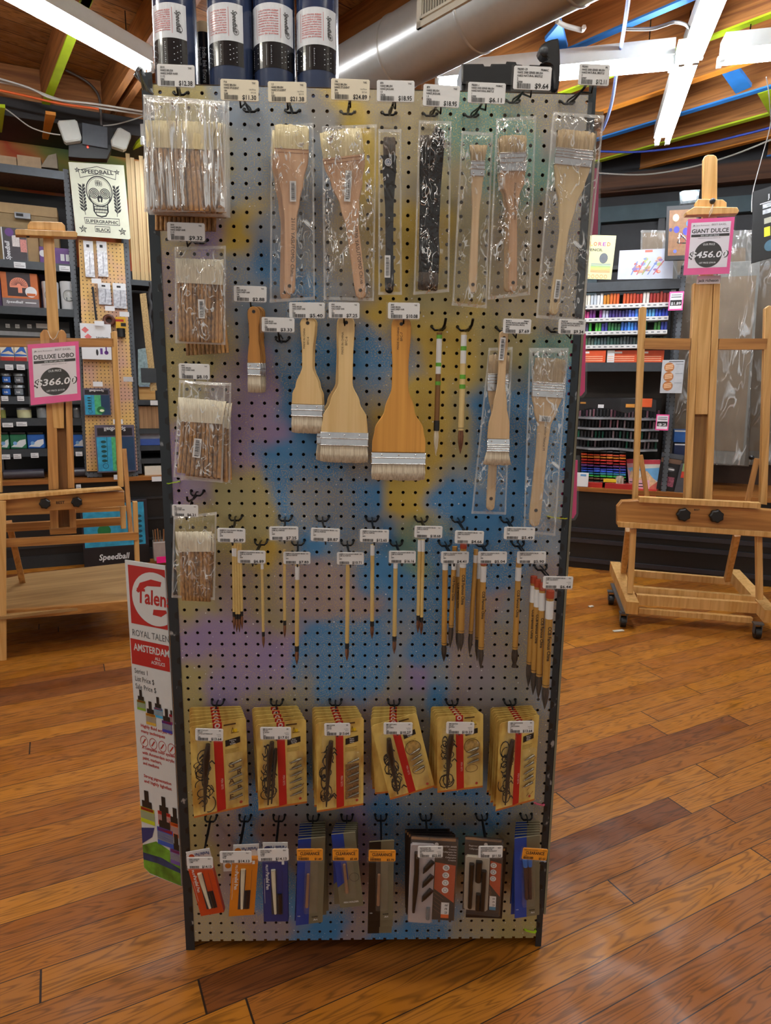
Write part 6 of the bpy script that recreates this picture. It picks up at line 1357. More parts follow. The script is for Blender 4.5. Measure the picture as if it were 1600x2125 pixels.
def goods(fr, name, label, cat, px, y, th, m, deco=None, group=None, bev=.001, snap=None):
    """box seen face on at px rect; deco(mb, x0,x1,z0,z1,y) prints on its face"""
    x0, x1, z0, z1 = fr.rect(*px, y)
    if snap is not None: z0 = snap+.0005
    mb = MB().box(x0, x1, y, y+th, z0, z1, m, bev)
    if deco: deco(mb, x0, x1, z0, z1, y-.0006)
    return single(name, mb, label, cat, fr, ((x0+x1)/2, y, z0), group)
PUR = mat('#5a2a78', .45); CARD = mat('#a88b62', .7, var=.08); KRAFT = mat('#b79a6d', .6, var=.06)
def rx(x0, x1, u): return x0+(x1-x0)*u
def d_kit(mb, x0, x1, z0, z1, y):
    w = x1-x0; h = z1-z0; mb.rect(x0+w*.05, x1, z0, z1, y+.0002, mat('#3a3338', .5)); mb.disc(rx(x0, x1, .33), z0+h*.86, w*.18, y-.0004, PUR, 16); mb.rect(rx(x0, x1, .42), rx(x0, x1, .72), z0+h*.45, z0+h*.78, y, mat('#cfc7c4', .5, var=.3, scale=200))
    mb.rect(rx(x0, x1, .74), x1, z0+h*.3, z0+h*.68, y, mat('#c8827a', .5, var=.3, scale=150)); mb.text('Speedball', rx(x0, x1, .3), z0+h*.04, h*.18, y, WHITE, 'l', 'b', rot=90, sx=.8, shear=.2)
goods(FL, 'printing_kit_box', 'dark printing kit box with round purple badge, upper left shelf', 'box', (4, 473, 55, 538), .06, .17, WHITE, d_kit, snap=zsL[1])
goods(FL, 'cardboard_box', 'tan corrugated box standing beside the dark kit box', 'box', (57, 480, 80, 540), .10, .12, CARD, snap=zsL[1])
def d_pur(mb, x0, x1, z0, z1, y):
    h = z1-z0
    for a, b in ((.62, .74), (.78, .9)): mb.rect(rx(x0, x1, a), rx(x0, x1, b), z0+h*.25, z0+h*.65, y, WHITE)
    mb.disc(rx(x0, x1, .1), z0+h*.6, h*.2, y, WHITE, 12)
goods(FL, 'purple_box', 'purple carton with two barcode labels, upper left shelf behind the easel mast', 'box', (82, 514, 151, 540), .05, .18, PUR, d_pur, snap=zsL[1])
for k, (px, m_) in enumerate((((-20, 424, 118, 445), KRAFT), ((-20, 446, 120, 480), mat('#a48a60', .6)))):
    goods(FL, 'cardboard_box', ['upper', 'lower'][k]+' of two long flat tan boxes at the back of the upper left shelf', 'box', px, .25, .15, m_, snap=None if k == 0 else zsL[1])
def d_screen(mb, x0, x1, z0, z1, y): mb.rect(rx(x0, x1, .1), rx(x0, x1, .55), z0+(z1-z0)*.3, z0+(z1-z0)*.8, y, INK)
goods(FL, 'flat_packet', 'shrink-wrapped flat packet with black window lying on the tan boxes', 'packet', (30, 441, 63, 453), .2, .04, mat('#8a8d94', .3), d_screen)
def d_mush(mb, x0, x1, z0, z1, y):
    w = x1-x0; h = z1-z0; S_ = mat('#e08a6e', .5); K = mat('#2c1c22', .5); D = mat('#6b6468', .5)
    mb.rect(rx(x0, x1, .16), rx(x0, x1, .8), z0+h*.32, z0+h, y, K); mb.rect(x0, x1, z0, z0+h*.26, y, D)
    pts = [(rx(x0, x1, .48)+w*.25*math.cos(R(a)), z0+h*.62+h*.24*math.sin(R(a))) for a in range(-12, 193, 12)]; mb.flat(pts, y-.0004, S_)
    for a in range(-5, 190, 14): mb.stroke([(rx(x0, x1, .48)+w*.06*math.cos(R(a)), z0+h*.64+h*.05*math.sin(R(a))), (rx(x0, x1, .48)+w*.23*math.cos(R(a)), z0+h*.62+h*.22*math.sin(R(a)))], w*.012, y-.0008, K)
    mb.rect(rx(x0, x1, .45), rx(x0, x1, .56), z0+h*.42, z0+h*.58, y-.0006, S_); mb.disc(rx(x0, x1, .80), z0+h*.46, w*.16, y-.0004, WHITE, 20); mb.rect(rx(x0, x1, .68), rx(x0, x1, .92), z0+h*.34, z0+h*.42, y-.0006, mat('#c0602a', .5))
    mb.text('Speedball', rx(x0, x1, .1), z0+h*.12, h*.10, y-.0006, WHITE, 'l', 'b', w=w*.45, shear=.2); mb.rect(rx(x0, x1, .62), rx(x0, x1, .92), z0+h*.13, z0+h*.16, y-.0006, WHITE)
goods(FL, 'printing_kit_box', 'orange printing kit box with a pink mushroom print, second shelf at left', 'box', (3, 566, 79, 636), .05, .2, mat('#b85f24', .5), d_mush, snap=zsL[2])
goods(FL, 'purple_box', 'dark purple box beside the mushroom kit box', 'box', (83, 570, 96, 636), .26, .2, mat('#3a1f52', .5), snap=zsL[2])
goods(FL, 'purple_box', 'dark purple box at the left edge on the second shelf', 'box', (-30, 566, 2, 636), .08, .2, mat('#43245c', .5), snap=zsL[2])
for k, (a, b) in enumerate(((86, 122), (124, 160))):
    x0, x1, z0, z1 = FL.rect(a, 583, b, 638, .04); r = (x1-x0)/2; cx = (x0+x1)/2; z0 = zsL[2]; z1 = FL.at((a+b)/2, 583, .04)[1]
    T = thing('paint_tub', 'large white paint tub with round grey label, %s of two on the second shelf' % ['left', 'right'][k], 'tub', FL, (cx, .05+r, z0), 'white paint tubs')
    part('tub_body', MB().lathe([(r*.95, z0+.001), (r*.97, z1-.045)], cx, .05+r, WHITE, 28), T); part('lid', MB().lathe([(r, z1-.045), (r, z1-.005), (r*.97, z1)], cx, .05+r, WHITE, 28), T)
    mb = MB(); n = 20; mb.disc(0, (z0+z1)/2-.0, r*.72, -.001, mat('#8f9290', .5), n); mb.disc(0, (z0+z1)/2, r*.6, -.0016, mat('#c3c6c2', .5), n); mb.rect(-r*.3, r*.45, z0+(z1-z0)*.32, z0+(z1-z0)*.44, -.002, GREYM); bend(mb, cx, .05+r, r); part('label', mb, T)
# blue and red cartons, jars, tubs
BLU = mat('#1f5aa8', .4); GRN = mat('#1f6b4a', .4)
def d_br(mb, x0, x1, z0, z1, y):
    h = z1-z0; mb.rect(x0, x1, z0, z0+h*.28, y, mat('#b02a22', .4)); mb.flat([(x0, z0+h*.5), (rx(x0, x1, .5), z0+h*.95), (rx(x0, x1, .8), z0+h), (x1, z0+h*.5), (rx(x0, x1, .6), z0+h*.7)], y, BLU); mb.flat([(x0, z0+h*.32), (x1, z0+h*.36), (x1, z0+h*.45), (x0, z0+h*.5)], y-.0002, BLU)
for k, (a, b) in enumerate(((-28, 0), (1, 29), (30, 55))): goods(FL, 'paint_carton', 'white, blue and red carton on the third left shelf, %s of three' % ['leftmost', 'middle', 'rightmost'][k], 'carton', (a, 719, b, 748), .05, .15, mat('#d8ccb4', .5), d_br, 'paint cartons on the left shelf', snap=zsL[3])
def jar(fr, a, b, top, zb, y, body, lidc, label, group, lab=None, name='ink_jar', lidh=.25, hb=None):
    x0 = fr.at(a, top, y)[0]; x1 = fr.at(b, top, y)[0]; z1 = fr.at((a+b)/2, top, y)[1]; r = (x1-x0)/2; cx = (x0+x1)/2; H = z1-zb
    T = thing(name, label, 'jar', fr, (cx, y+r, zb), group)
    part('jar_body', MB().lathe([(r*.96, zb+.0005), (r, zb+H*.1), (r, z1-H*lidh)], cx, y+r, body, 20), T); part('lid', MB().lathe([(r*1.02, z1-H*lidh), (r*1.02, z1-H*.04), (r*.9, z1)], cx, y+r, lidc, 20), T)
    if lab: mb = MB(); [mb.rect(-r*.8+r*1.6*k/6, -r*.8+r*1.6*(k+1)/6, zb+H*.15, z1-H*(lidh+.08), -.0008, lab) for k in range(6)]; mb.text('Ink', -r*.4, zb+H*.3, H*.25, -.0014, WHITE, 'l', 'b'); bend(mb, cx, y+r, r); part('label', mb, T)
JB = mat('#17181c', .25, coat=.3); LIDG = mat('#8a8d90', .3, .7); names = ['leftmost', 'second', 'third', 'fourth', 'fifth']
zj = (zsL[4]+zl(FL, 30, 797))/2
for r_, (top, zb) in enumerate(((774, zl(FL, 30, 797)), (799, zsL[4]))):
    for k, (a, b) in enumerate(((-24, -1), (0, 23), (25, 50))):
        jar(FL, a, b, top, zb, .04, JB, LIDG, 'small dark ink jar, %s in the %s row of the stack beside the pink sign' % (names[k], ('upper', 'lower')[r_]), 'dark ink jars on the left shelf', BLU if k < 2 else mat('#6a7078', .4))
for k, (a, b, lc) in enumerate(((-4, 10, '#8a8f4a'), (32, 63, '#d8d6a8'), (74, 98, '#8a8d90'), (150, 168, '#6e7074'))):
    jar(FL, a, b, 845, zsL[5], .05, mat(lc, .4), LIDG, ['olive jar at the left edge on the fifth shelf', 'pale yellow jar on the fifth shelf', 'grey-lidded jar left of the easel mast on the fifth shelf', 'grey-lidded jar right of the easel mast on the fifth shelf'][k], None, None)
def d_tub(mb, x0, x1, z0, z1, y):
    h = z1-z0; mb.flat([(x0+.004, z0+h*.15), (rx(x0, x1, .6), z0+h*.6), (x1-.004, z0+h*.68), (x1-.004, z0+h*.35), (rx(x0, x1, .7), z0+h*.1)], y, WHITE); mb.disc(rx(x0, x1, .3), z0+h*.4, h*.13, y-.0004, mat('#7aa8d8', .4), 12)
for k, (a, b, m_) in enumerate(((-30, -1, BLU), (1, 19, GRN), (21, 55, GRN), (57, 92, BLU), (151, 183, BLU))):
    x0, x1, z0, z1 = FL.rect(a, 902, b, 932, .05); z0 = zsL[6]
    lab = ['blue paint tub at the left edge, sixth shelf', 'half-hidden green paint tub, sixth shelf', 'green paint tub with black handle lid, sixth shelf', 'blue paint tub left of the easel mast, sixth shelf', 'blue paint tub right of the easel mast, sixth shelf'][k]
    T = thing('paint_tub', lab, 'tub', FL, ((x0+x1)/2, .1, z0), 'squat paint tubs'); mb = MB().box(x0, x1, .05, .16, z0+.0005, z1, m_, .004); d_tub(mb, x0, x1, z0, z1, .0492); part('tub_body', mb, T)
    part('lid', MB().box(x0+.004, x1-.004, .055, .155, z1, z1+.018, BLACK, .003), T)
for k, (a, b) in enumerate(((5, 90), (130, 182))):
    x0, x1, z0, z1 = FL.rect(a, 966, b, 998, .0); z0 = zc
    single('vinyl_sheet_roll', MB().tube([(x0, .06, z0+.035), (x1, .06, z0+.035)], .034, mat('#3c3a44', .3, coat=.3), 24), 'dark grey rolled sheet lying on the counter %s the easel mast' % ['left of', 'right of'][k], 'roll', FL, (x0, .06, z0))
# shelf price cards
for k, (px, py, w, h_) in enumerate(((41, 550, 24, 12), (134, 557, 22, 11), (19, 762, 17, 11), (43, 762, 17, 11), (10, 827, 14, 10), (43, 827, 14, 10), (16, 882, 22, 9), (45, 880, 22, 9), (12, 948, 18, 10), (36, 947, 16, 10), (72, 945, 16, 10), (164, 942, 14, 9), (16, 676, 9, 8), (36, 677, 9, 8), (61, 677, 9, 8), (163, 1010, 10, 9))):
    yq = .204 if 12 <= k < 15 else (-.063 if k == 15 else -.0065); x0, x1, z0, z1 = FL.rect(px-w/2, py-h_/2, px+w/2, py+h_/2, yq); mb = MB().box(x0, x1, yq, yq+.002, z0, z1, WHITE); mb.rect(rx(x0, x1, .1), rx(x0, x1, .9), z0+(z1-z0)*.25, z0+(z1-z0)*.4, yq-.0006, mat('#8a8c90', .6)); mb.rect(rx(x0, x1, .1), rx(x0, x1, .6), z0+(z1-z0)*.6, z0+(z1-z0)*.7, yq-.0006, mat('#8a8c90', .6))
    shelfn = ['upper shelf lip', 'third shelf lip', 'fourth shelf lip', 'fifth shelf lip', 'sixth shelf lip', 'jar rack', 'counter edge']
    si = 0 if k < 2 else 1 if k < 4 else 2 if k < 6 else 3 if k < 8 else 4 if k < 12 else 5 if k < 15 else 6
    order = k-[0, 2, 4, 6, 8, 12, 15][si]
    single('shelf_label', mb, 'small white shelf label on the %s at left, %s from the left' % (shelfn[si], ['first', 'second', 'third', 'fourth'][order]), 'label', FL, (x0, yq, z0), 'white shelf labels on the left unit')
goods(FL, 'drawer_rack', 'black low drawer rack with tiny labels behind the paint cartons, third left shelf', 'rack', (-30, 664, 146, 746), .21, .2, mat('#1a1a1c', .4), lambda mb, x0, x1, z0, z1, y: (mb.rect(x0, x1, rx(z0, z1, .62), rx(z0, z1, .72), y, mat('#aab0b8', .4)), mb.rect(rx(x0, x1, .6), rx(x0, x1, .76), rx(z0, z1, .82), rx(z0, z1, .93), y, WHITE)), snap=zsL[3])
# things hanging on the yellow strip
def hang(label, px, m, y=-.05, th=.012, deco=None, name='hanging_packet', cat='packet', group='packets on the yellow pegboard strip'): return goods(FL, name, label, cat, px, y, th, m, deco, group)
FILM = mat('#b9bcc4', .2, .2, var=.35, scale=60)
def d_bag(mb, x0, x1, z0, z1, y):
    h = z1-z0; mb.rect(x0, x1, z1-h*.27, z1, y, WHITE); mb.rect(rx(x0, x1, .3), rx(x0, x1, .6), z1-h*.18, z1-h*.1, y-.0004, INK); mb.stroke([(rx(x0, x1, .5), z0+h*.1), (rx(x0, x1, .6), z1-h*.3)], .003, y-.0004, mat('#5a5c66', .4))
hang('clear packet with white header, left one of two near the top of the yellow strip', (175, 500, 195, 575), FILM, deco=d_bag); hang('clear packet with white header, right one of two near the top of the yellow strip', (202, 501, 223, 574), FILM, deco=d_bag)
hang('small clear packet with white header holding a thin tool, middle of the yellow strip', (204, 587, 230, 632), FILM, deco=d_bag); hang('small clear packet with white header holding a grey tool, right side of the yellow strip', (235, 588, 262, 640), FILM, deco=d_bag)
x, z = FL.at(192, 595, -.05); x2, z2 = FL.at(200, 664, -.05); single('metal_tool', MB().tube([(x, -.05, z), (x2, -.05, z2)], .007, mat('#2a2c34', .3, .5), 10), 'dark slim metal tool hanging on the yellow strip', 'tool', FL, (x, -.05, z))
x, z = FL.at(226, 665, -.06); single('tape_roll', MB().lathe([(.04, -.035), (.042, -.04), (.042, -.07), (.02, -.072), (.02, -.04)], x, 0, mat('#5a2f20', .4), 24, 'y', z), 'brown roll hanging on the yellow strip', 'roll', FL, (x, -.06, z))
hang('yellow carded blade packet at the right of the yellow strip', (240, 658, 261, 682), mat('#d8a81f', .5), deco=lambda mb, x0, x1, z0, z1, y: (mb.rect(x0, rx(x0, x1, .8), rx(z0, z1, .6), rx(z0, z1, .8), y, RED), mb.rect(rx(x0, x1, .5), x1, rx(z0, z1, .2), rx(z0, z1, .5), y, INK)))
x0, x1, z0, z1 = FL.rect(243, 681, 260, 699, -.07); single('black_tape_puck', MB().lathe([((x1-x0)/2, z0), ((x1-x0)/2, z1)], (x0+x1)/2, -.05, BLACK, 20), 'small black roll under the yellow blade packet', 'roll', FL, ((x0+x1)/2, -.05, z0))
def d_lino(mb, x0, x1, z0, z1, y):
    h = z1-z0; w = x1-x0
    for a, b in ((.16, .82), (.24, .63)): mb.flat([(x0+w*(a-.12), z0+h*b), (x0+w*a, z0+h*(b+.09)), (x0+w*(a+.12), z0+h*b), (x0+w*a, z0+h*(b-.09))], y, mat('#d06a68', .5))
    mb.text('Linoleum', x0+w*.5, z0+h*.6, h*.07, y, INK, 'l', 'b', w=w*.4); mb.text('Cutters #1', x0+w*.5, z0+h*.52, h*.07, y, INK, 'l', 'b', w=w*.4)
    mb.disc(x0+w*.5, z0+h*.2, w*.04, y, INK, 12, rz=h*.09); mb.rect(x0+w*.6, x0+w*.68, z0+h*.15, z0+h*.32, y, PUR); mb.disc(x0+w*.8, z0+h*.2, w*.07, y, PUR, 12); mb.rect(x0+w*.78, x0+w*.82, z0+h*.2, z0+h*.36, y, PUR)
hang('large white lino cutter box with red diamonds on the yellow strip', (168, 672, 232, 746), WHITE, -.09, .05, d_lino, 'lino_cutter_box', 'box')
def d_sb(mb, x0, x1, z0, z1, y):
    w = x1-x0; h = z1-z0; mb.rect(x0+w*.06, x1-w*.06, z1-h*.22, z1-h*.06, y, mat('#1e1a20', .4)); mb.text('Speedball', x0+w*.78, z1-h*.05, h*.11, y-.0004, WHITE, 'l', 'b', w=w*.55, rot=180)
    mb.rect(x0+w*.03, x0+w*.64, z0+h*.03, z1-h*.25, y-.0002, mat('#2f93b8', .4, var=.2, scale=30)); mb.rect(x0+w*.4, x0+w*.64, z0+h*.03, z1-h*.25, y-.0003, mat('#4aa870', .4, var=.3, scale=40))
    mb.rect(x0+w*.64, x0+w*.97, z0+h*.03, z1-h*.25, y-.0002, mat('#1d3a58', .4))
    for k in range(5): mb.disc(x0+w*.2, z0+h*(.25+.1*k), w*.07, y-.0005, mat('#174a4a', .4), 12, rz=h*.03)
    mb.stroke([(x0+w*.27, z0+h*.2), (x0+w*.29, z0+h*.75)], w*.012, y-.0006, mat('#174a4a', .4)); mb.ring(x0+w*.22, z0+h*.14, w*.07, w*.015, y-.0006, mat('#174a6a', .4), 12)
    mb.disc(x0+w*.62, z0+h*.2, w*.15, y-.0006, mat('#1f6b3a', .4), 16); mb.disc(x0+w*.66, z0+h*.18, w*.09, y-.0008, mat('#d6e0c0', .4), 8, rz=h*.05)
CLB = mat('#8f8a9a', .25, var=.1)
hang('small upside-down teal cutter kit in clear shell on the yellow strip', (174, 806, 229, 862), mat('#5d5868', .25), -.07, .03, d_sb, 'cutter_kit', 'kit'); 
hang('large upside-down teal cutter kit in clear shell on the yellow strip', (199, 882, 281, 980), mat('#5d5868', .25), -.07, .03, d_sb, 'cutter_kit', 'kit')
def d_sb2(mb, x0, x1, z0, z1, y):
    w = x1-x0; h = z1-z0; mb.rect(x0, x1, z0, z0+h*.28, y, mat('#1c191c', .4)); mb.text('Speedball', x0+w*.22, z0+h*.09, h*.13, y-.0004, WHITE, 'l', 'b', w=w*.46, shear=.2); mb.rect(x0+w*.03, x0+w*.95, z0+h*.3, z0+h*.97, y-.0002, mat('#2f8fb0', .4, var=.3, scale=18)); mb.disc(x0+w*.33, z0+h*.55, w*.1, y-.0005, mat('#1f6b3a', .4), 20)
    for k in range(6): mb.disc(x0+w*.86, z0+h*(.35+.08*k), w*.05, y-.0006, mat('#174a5a', .4), 10, rz=h*.025)
x0, x1, z0, z1 = FL.rect(172, 1042, 310, 1168, -.12); goods(FL, 'cutter_kit_display', 'very large teal cutter kit display leaning on the cabinet behind the left easel', 'kit', (170, 1040, 308, 1172), -.12, .05, mat('#2b2730', .3), d_sb2)
for k, (px, py) in enumerate(((200, 583), (228, 640), (258, 652), (203, 797), (245, 875), (266, 787), (246, 990), (325, 994), (206, 671), (322, 836))):
    x0, x1, z0, z1 = FL.rect(px-10, py-5, px+10, py+5, -.12); single('price_label', MB().box(x0, x1, -.12, -.118, z0, z1, WHITE), 'tiny white price label %s' % ['under the two clear packets of the yellow strip', 'under the thin tool packet', 'above the yellow blade packet', 'over the small upside-down teal kit', 'over the large upside-down teal kit', 'alone at the right of the yellow strip', 'under the large teal kit at the counter edge', 'on the counter edge beside the rack', 'on top of the lino cutter box', 'on the middle shelf lip beside the rack'][k], 'label', FL, (x0, -.12, z0), 'tiny labels around the yellow strip')
# skull poster card (plain generic line art) at the top of the strip
PC = [(142, 336), (257, 343), (271, 497), (158, 489)]; yy = -.10; P = [Vector(FL.at(a, b, yy)) for a, b in PC]; TLp, TRp, BRp, BLp = P
def warp(u, v): t = TLp*(1-u)+TRp*u; b = BLp*(1-u)+BRp*u; q = b*(1-v)+t*v; return (q.x, q.y)
T = thing('poster', 'cream poster with a black skull drawing above the yellow pegboard strip', 'poster', FL, (BLp.x, yy, BLp.y)); K = INK
mb = MB(); y = -.0007
mb.prism([(.02, 0), (.98, 0), (1, .02), (1, 1), (0, 1), (0, .02)], 0, .003, mat('#cfd2bb', .5, var=.03))
mb.ring(.5, .63, .235, .018, y, K, 30, rz=.20); mb.ring(.5, .63, .21, .006, y, K, 30, rz=.18); mb.flat([(.37, .43), (.63, .43), (.62, .335), (.38, .335)], y, K)
for sx in (-1, 1):
    for r_ in (.088, .062, .036, .012): mb.ring(.5+sx*.10, .60, r_, .015, y-.0002, K, 18, rz=r_*.75)
    mb.stroke([(.5+sx*.19, .56), (.5+sx*.17, .5), (.5+sx*.13, .46), (.5+sx*.13, .36), (.5+sx*.08, .30), (.5, .285)], .02, y, K)
    mb.stroke([(.5+sx*.02, .49), (.5+sx*.035, .53), (.5, .56)], .03, y, K)
    for k in range(8): q = .34+k*.045; mb.flat([(.5+sx*.30, q), (.5+sx*.36, q+.03), (.5+sx*.38, q+.07), (.5+sx*.32, q+.045)], y, K); mb.flat([(.5+sx*.30, q), (.5+sx*.25, q+.04), (.5+sx*.26, q+.07), (.5+sx*.30, q+.04)], y, K)
    mb.stroke([(.5+sx*.29, .3), (.5+sx*.32, .5), (.5+sx*.29, .72)], .01, y, K)
    for cx, cz, s in ((.5+sx*.36, .10, .07), (.5+sx*.36, .90, .045)):
        pts = [(cx+s*(1 if k % 2 == 0 else .42)*math.cos(R(90+36*k)), cz+s*.75*(1 if k % 2 == 0 else .42)*math.sin(R(90+36*k))) for k in range(10)]
        for k in range(10): mb.stroke([pts[k], pts[(k+1) % 10]], .007, y, K); 
        for k in range(0, 10, 2): mb.flat([(cx, cz), pts[k], pts[(k+1) % 10]], y, K)
for k in range(8): mb.disc(.40+.0286*k, .405, .011, y-.0004, mat('#cfd2bb', .5, var=.03), 8, rz=.018); mb.disc(.40+.0286*k, .36, .011, y-.0004, mat('#cfd2bb', .5, var=.03), 8, rz=.018)
for a in range(8): mb.ring(.5+.04*(a % 3-1), .72+.02*(a // 3), .02, .006, y, K, 8)
mb.stroke([(.16, .90), (.18, .80), (.5, .86), (.82, .80), (.84, .90)], .008, y, K); mb.stroke([(.16, .90), (.5, .96), (.84, .90)], .008, y, K)
mb.stroke([(.18, .26), (.19, .18), (.82, .18), (.82, .27), (.18, .26)], .008, y, K); mb.stroke([(.36, .15), (.36, .075), (.63, .075), (.63, .15), (.36, .15)], .008, y, K)
mb.text('SPEEDBALL', .5, .862, .075, y, K, 'c', 'b', w=.58); mb.text('SUPERGRAPHIC', .5, .195, .062, y, K, 'c', 'b', w=.60); mb.text('BLACK', .5, .085, .06, y, K, 'c', 'b', w=.25)
mb.v = [(*warp(v[0], v[2])[:1], yy+v[1], warp(v[0], v[2])[1]) for v in mb.v]; part('printed_sheet', mb, T)
# emergency light
T = thing('emergency_light', 'black emergency light box with two square white heads, upper left', 'emergency light', FL, P3(FL, 196, 280, -.1))
mb = MB(); poly(mb, FL, [(170, 254), (223, 264), (224, 308), (171, 299)], -.12, .10, mat('#4a5058', .4)); poly(mb, FL, [(142, 296), (232, 300), (230, 312), (222, 330), (170, 328), (142, 325)], -.10, .08, BLACK); poly(mb, FL, [(160, 255), (236, 265), (236, 300), (160, 297)], -.05, .04, BLACK)
x, z = FL.at(182, 305, -.105); mb.disc(x, z, .006, -.1025, emis('#ff3020', 2, 'red_indicator'), 10); part('housing', mb, T)
for P in ([(119, 255), (122, 249), (155, 247), (160, 251), (169, 284), (166, 291), (137, 295), (132, 291)], [(230, 290), (244, 265), (250, 264), (270, 275), (272, 281), (262, 307), (256, 310), (232, 302)]):
    mb = MB(); poly(mb, FL, P, -.16, .06, mat('#c9cdc6', .35, var=.04), .008); part('lamp_head', mb, T, 'square white lamp head')
mb = MB(); 
# timber lengths and bundles right of the poster
T_ = None
for k in range(6):
    a = 268+k*9; x0 = FL.at(a, 450, .02)[0]; x1 = FL.at(a+8.2, 450, .02)[0]; single('wood_strip', MB().box(x0, x1, .02+.01*(k % 2), .05, zs2[0], FL.at(290, 322, .02)[1]-.02*(k % 3), wood('#c2a778', '#a88c5c', 'z', .5, 40, .03)), 'pale wood strip standing on the shelf beside the poster, %s of six from the left' % ['first', 'second', 'third', 'fourth', 'fifth', 'sixth'][k], 'wood strip', FL, (x0, .02, zs2[0]), 'wood strips beside the poster')
mb = MB(); x0, z0 = FL.at(305, 800, -.25); poly(mb, FL, [(290, 610), (303, 608), (326, 810), (312, 812)], -.25, .02, mat('#a58a5c', .7, var=.4, scale=120)); single('cork_rod', mb, 'mottled tan rod hanging slanted beside the left side of the rack', 'rod', FL, (x0, -.25, z0))
mb = MB(); poly(mb, FL, [(286, 725), (302, 722), (312, 798), (287, 800)], -.27, .012, mat('#7a8f92', .25, var=.3, scale=50)); x0, z0 = FL.at(300, 800, -.27); mb.rect(x0-.02, x0+.08, z0+.02, z0+.12, -.2706, mat('#2a2f33', .4)); single('hanging_packet', mb, 'grey clear packet with dark barcode label beside the slanted rod', 'packet', FL, (x0, -.27, z0))
mb = MB()
rnd = random.Random(3)
x0, z0 = FL.at(312, 590, -.22); pts = [P3(FL, 312+2*math.sin(k*.9), 585+k*6, -.22) for k in range(22)]; mb.tube(pts, [.012+.004*(k % 2) for k in range(22)], mat('#232327', .4), 8); single('bead_string', mb, 'dark knotted cord hanging beside the left side of the rack', 'cord', FL, (x0, -.22, z0))
def d_str(mb, x0, x1, z0, z1, y):
    for k in range(5): mb.rect(rx(x0, x1, .2*k), rx(x0, x1, .2*k)+.002, z0, z1, y, mat('#6e4f33', .5))
goods(FL, 'wood_block_stack', 'row of upright brown wood blocks on the shelf behind the rack at left', 'wood block', (288, 843, 333, 886), .03, .12, wood('#a07a54', '#80603f', 'z', .5, 40, .05), d_str, snap=zs2[2]+.0)
goods(FL, 'paper_stack', 'stack of white and blue pads on the shelf beside the rack', 'pads', (290, 897, 333, 921), .03, .2, mat('#3a57a0', .4), lambda mb, x0, x1, z0, z1, y: mb.rect(x0, x1, rx(z0, z1, .5), z1, y, mat('#8a90a0', .4)), snap=zs2[3])
goods(FL, 'book', 'picture-covered pad lying on the middle shelf beside the rack', 'pad', (288, 782, 318, 803), .03, .1, mat('#6f8290', .4, var=.4, scale=80))
goods(FL, 'wood_bowl_blank', 'rounded pale wood blank on the middle shelf beside the rack', 'wood blank', (288, 800, 322, 822), .05, .1, wood('#c79a5c', '#a87a3c', 'x', .5, 30, .05), snap=zs2[1])
goods(FL, 'paper_stack', 'stack of loose white sheets on the left counter beside the rack', 'paper', (300, 967, 342, 984), .0, .25, OFFW, snap=zc)
for k, (px, m_) in enumerate((((-30, 322, 34, 340), KRAFT), ((36, 324, 85, 346), KRAFT))): goods(FL, 'wood_board', 'pale board end on top of the left shelving, %s' % ['left one', 'right one'][k], 'board', px, .12, .2, mat('#b79a78', .6), snap=zsL[0])
mb = MB(); poly(mb, FL, [(84, 346), (100, 322), (117, 318), (120, 350)], .12, .15, mat('#9a8c78', .6)); x0, z0 = FL.at(100, 348, .12); single('wood_wedge', mb, 'grey wooden wedge on top of the left shelving', 'wood', FL, (x0, .12, z0))
T = thing('brush_jar', 'low cup of metal-ferruled brushes on the floor shelf beside the banner', 'cup', FL, P3(FL, 335, 1130, -.3)); x, z = FL.at(334, 1150, -.3)
part('cup', MB().box(x-.05, x+.07, -.3, -.2, z-.05, z+.09, mat('#9b8f88', .3), .004), T); mb = MB()
for k in range(9): mb.tube([(x-.04+.012*k, -.27, z+.02), (x-.04+.012*k+rnd.uniform(-.01, .01), -.27, z+.17+.02*rnd.random())], .005, [NIB, mat('#8a5a34', .5)][k % 2], 8)
part('brushes', mb, T)
mb = MB(); x0, x1, z0, z1 = FL.rect(325, 1155, 352, 1168, -.35); single('pink_card', MB().box(x0, x1, -.35, -.345, z0, z1, HOTP), 'small hot pink card just above the banner', 'card', FL, (x0, -.35, z0))
# ================================================================== RIGHT WALL
zr = [zl(FR, 1310, 583), zl(FR, 1310, 752)]
xR0 = FR.at(1150, 700, 0)[0]; xR1 = FR.at(1412, 700, 0)[0]
TR_ = shelf_unit(FR, 'grey metal shelving unit with coloured markers behind the right easel', (xR0, xR1), zr, .40, lips=.05, ztop=2.15, zlow=zl(FR, 1240, 1012)+.001)
zcR = zl(FR, 1240, 1012); xe = 2.0
mb = MB().box(xR0, xe, -.03, .75, zcR-.03, zcR, wood('#a2672c', '#7c4a1d', 'x', .4, 30, .05)); single('counter_top', mb, 'wooden counter top along the right wall behind the easel', 'counter', FR, (xR0, 0, zcR))
T = thing('base_cabinet', 'long black base cabinet along the right wall', 'cabinet', FR, (xR0, 0, 0)); part('body', MB().box(xR0, xe, 0, .74, 0, zcR-.03, CABB), T)
for z in (.28, .20, .05): part('rail', MB().box(xR0, xe, -.02, 0, z, z+.03, mat('#2c2b30', .3)), T)
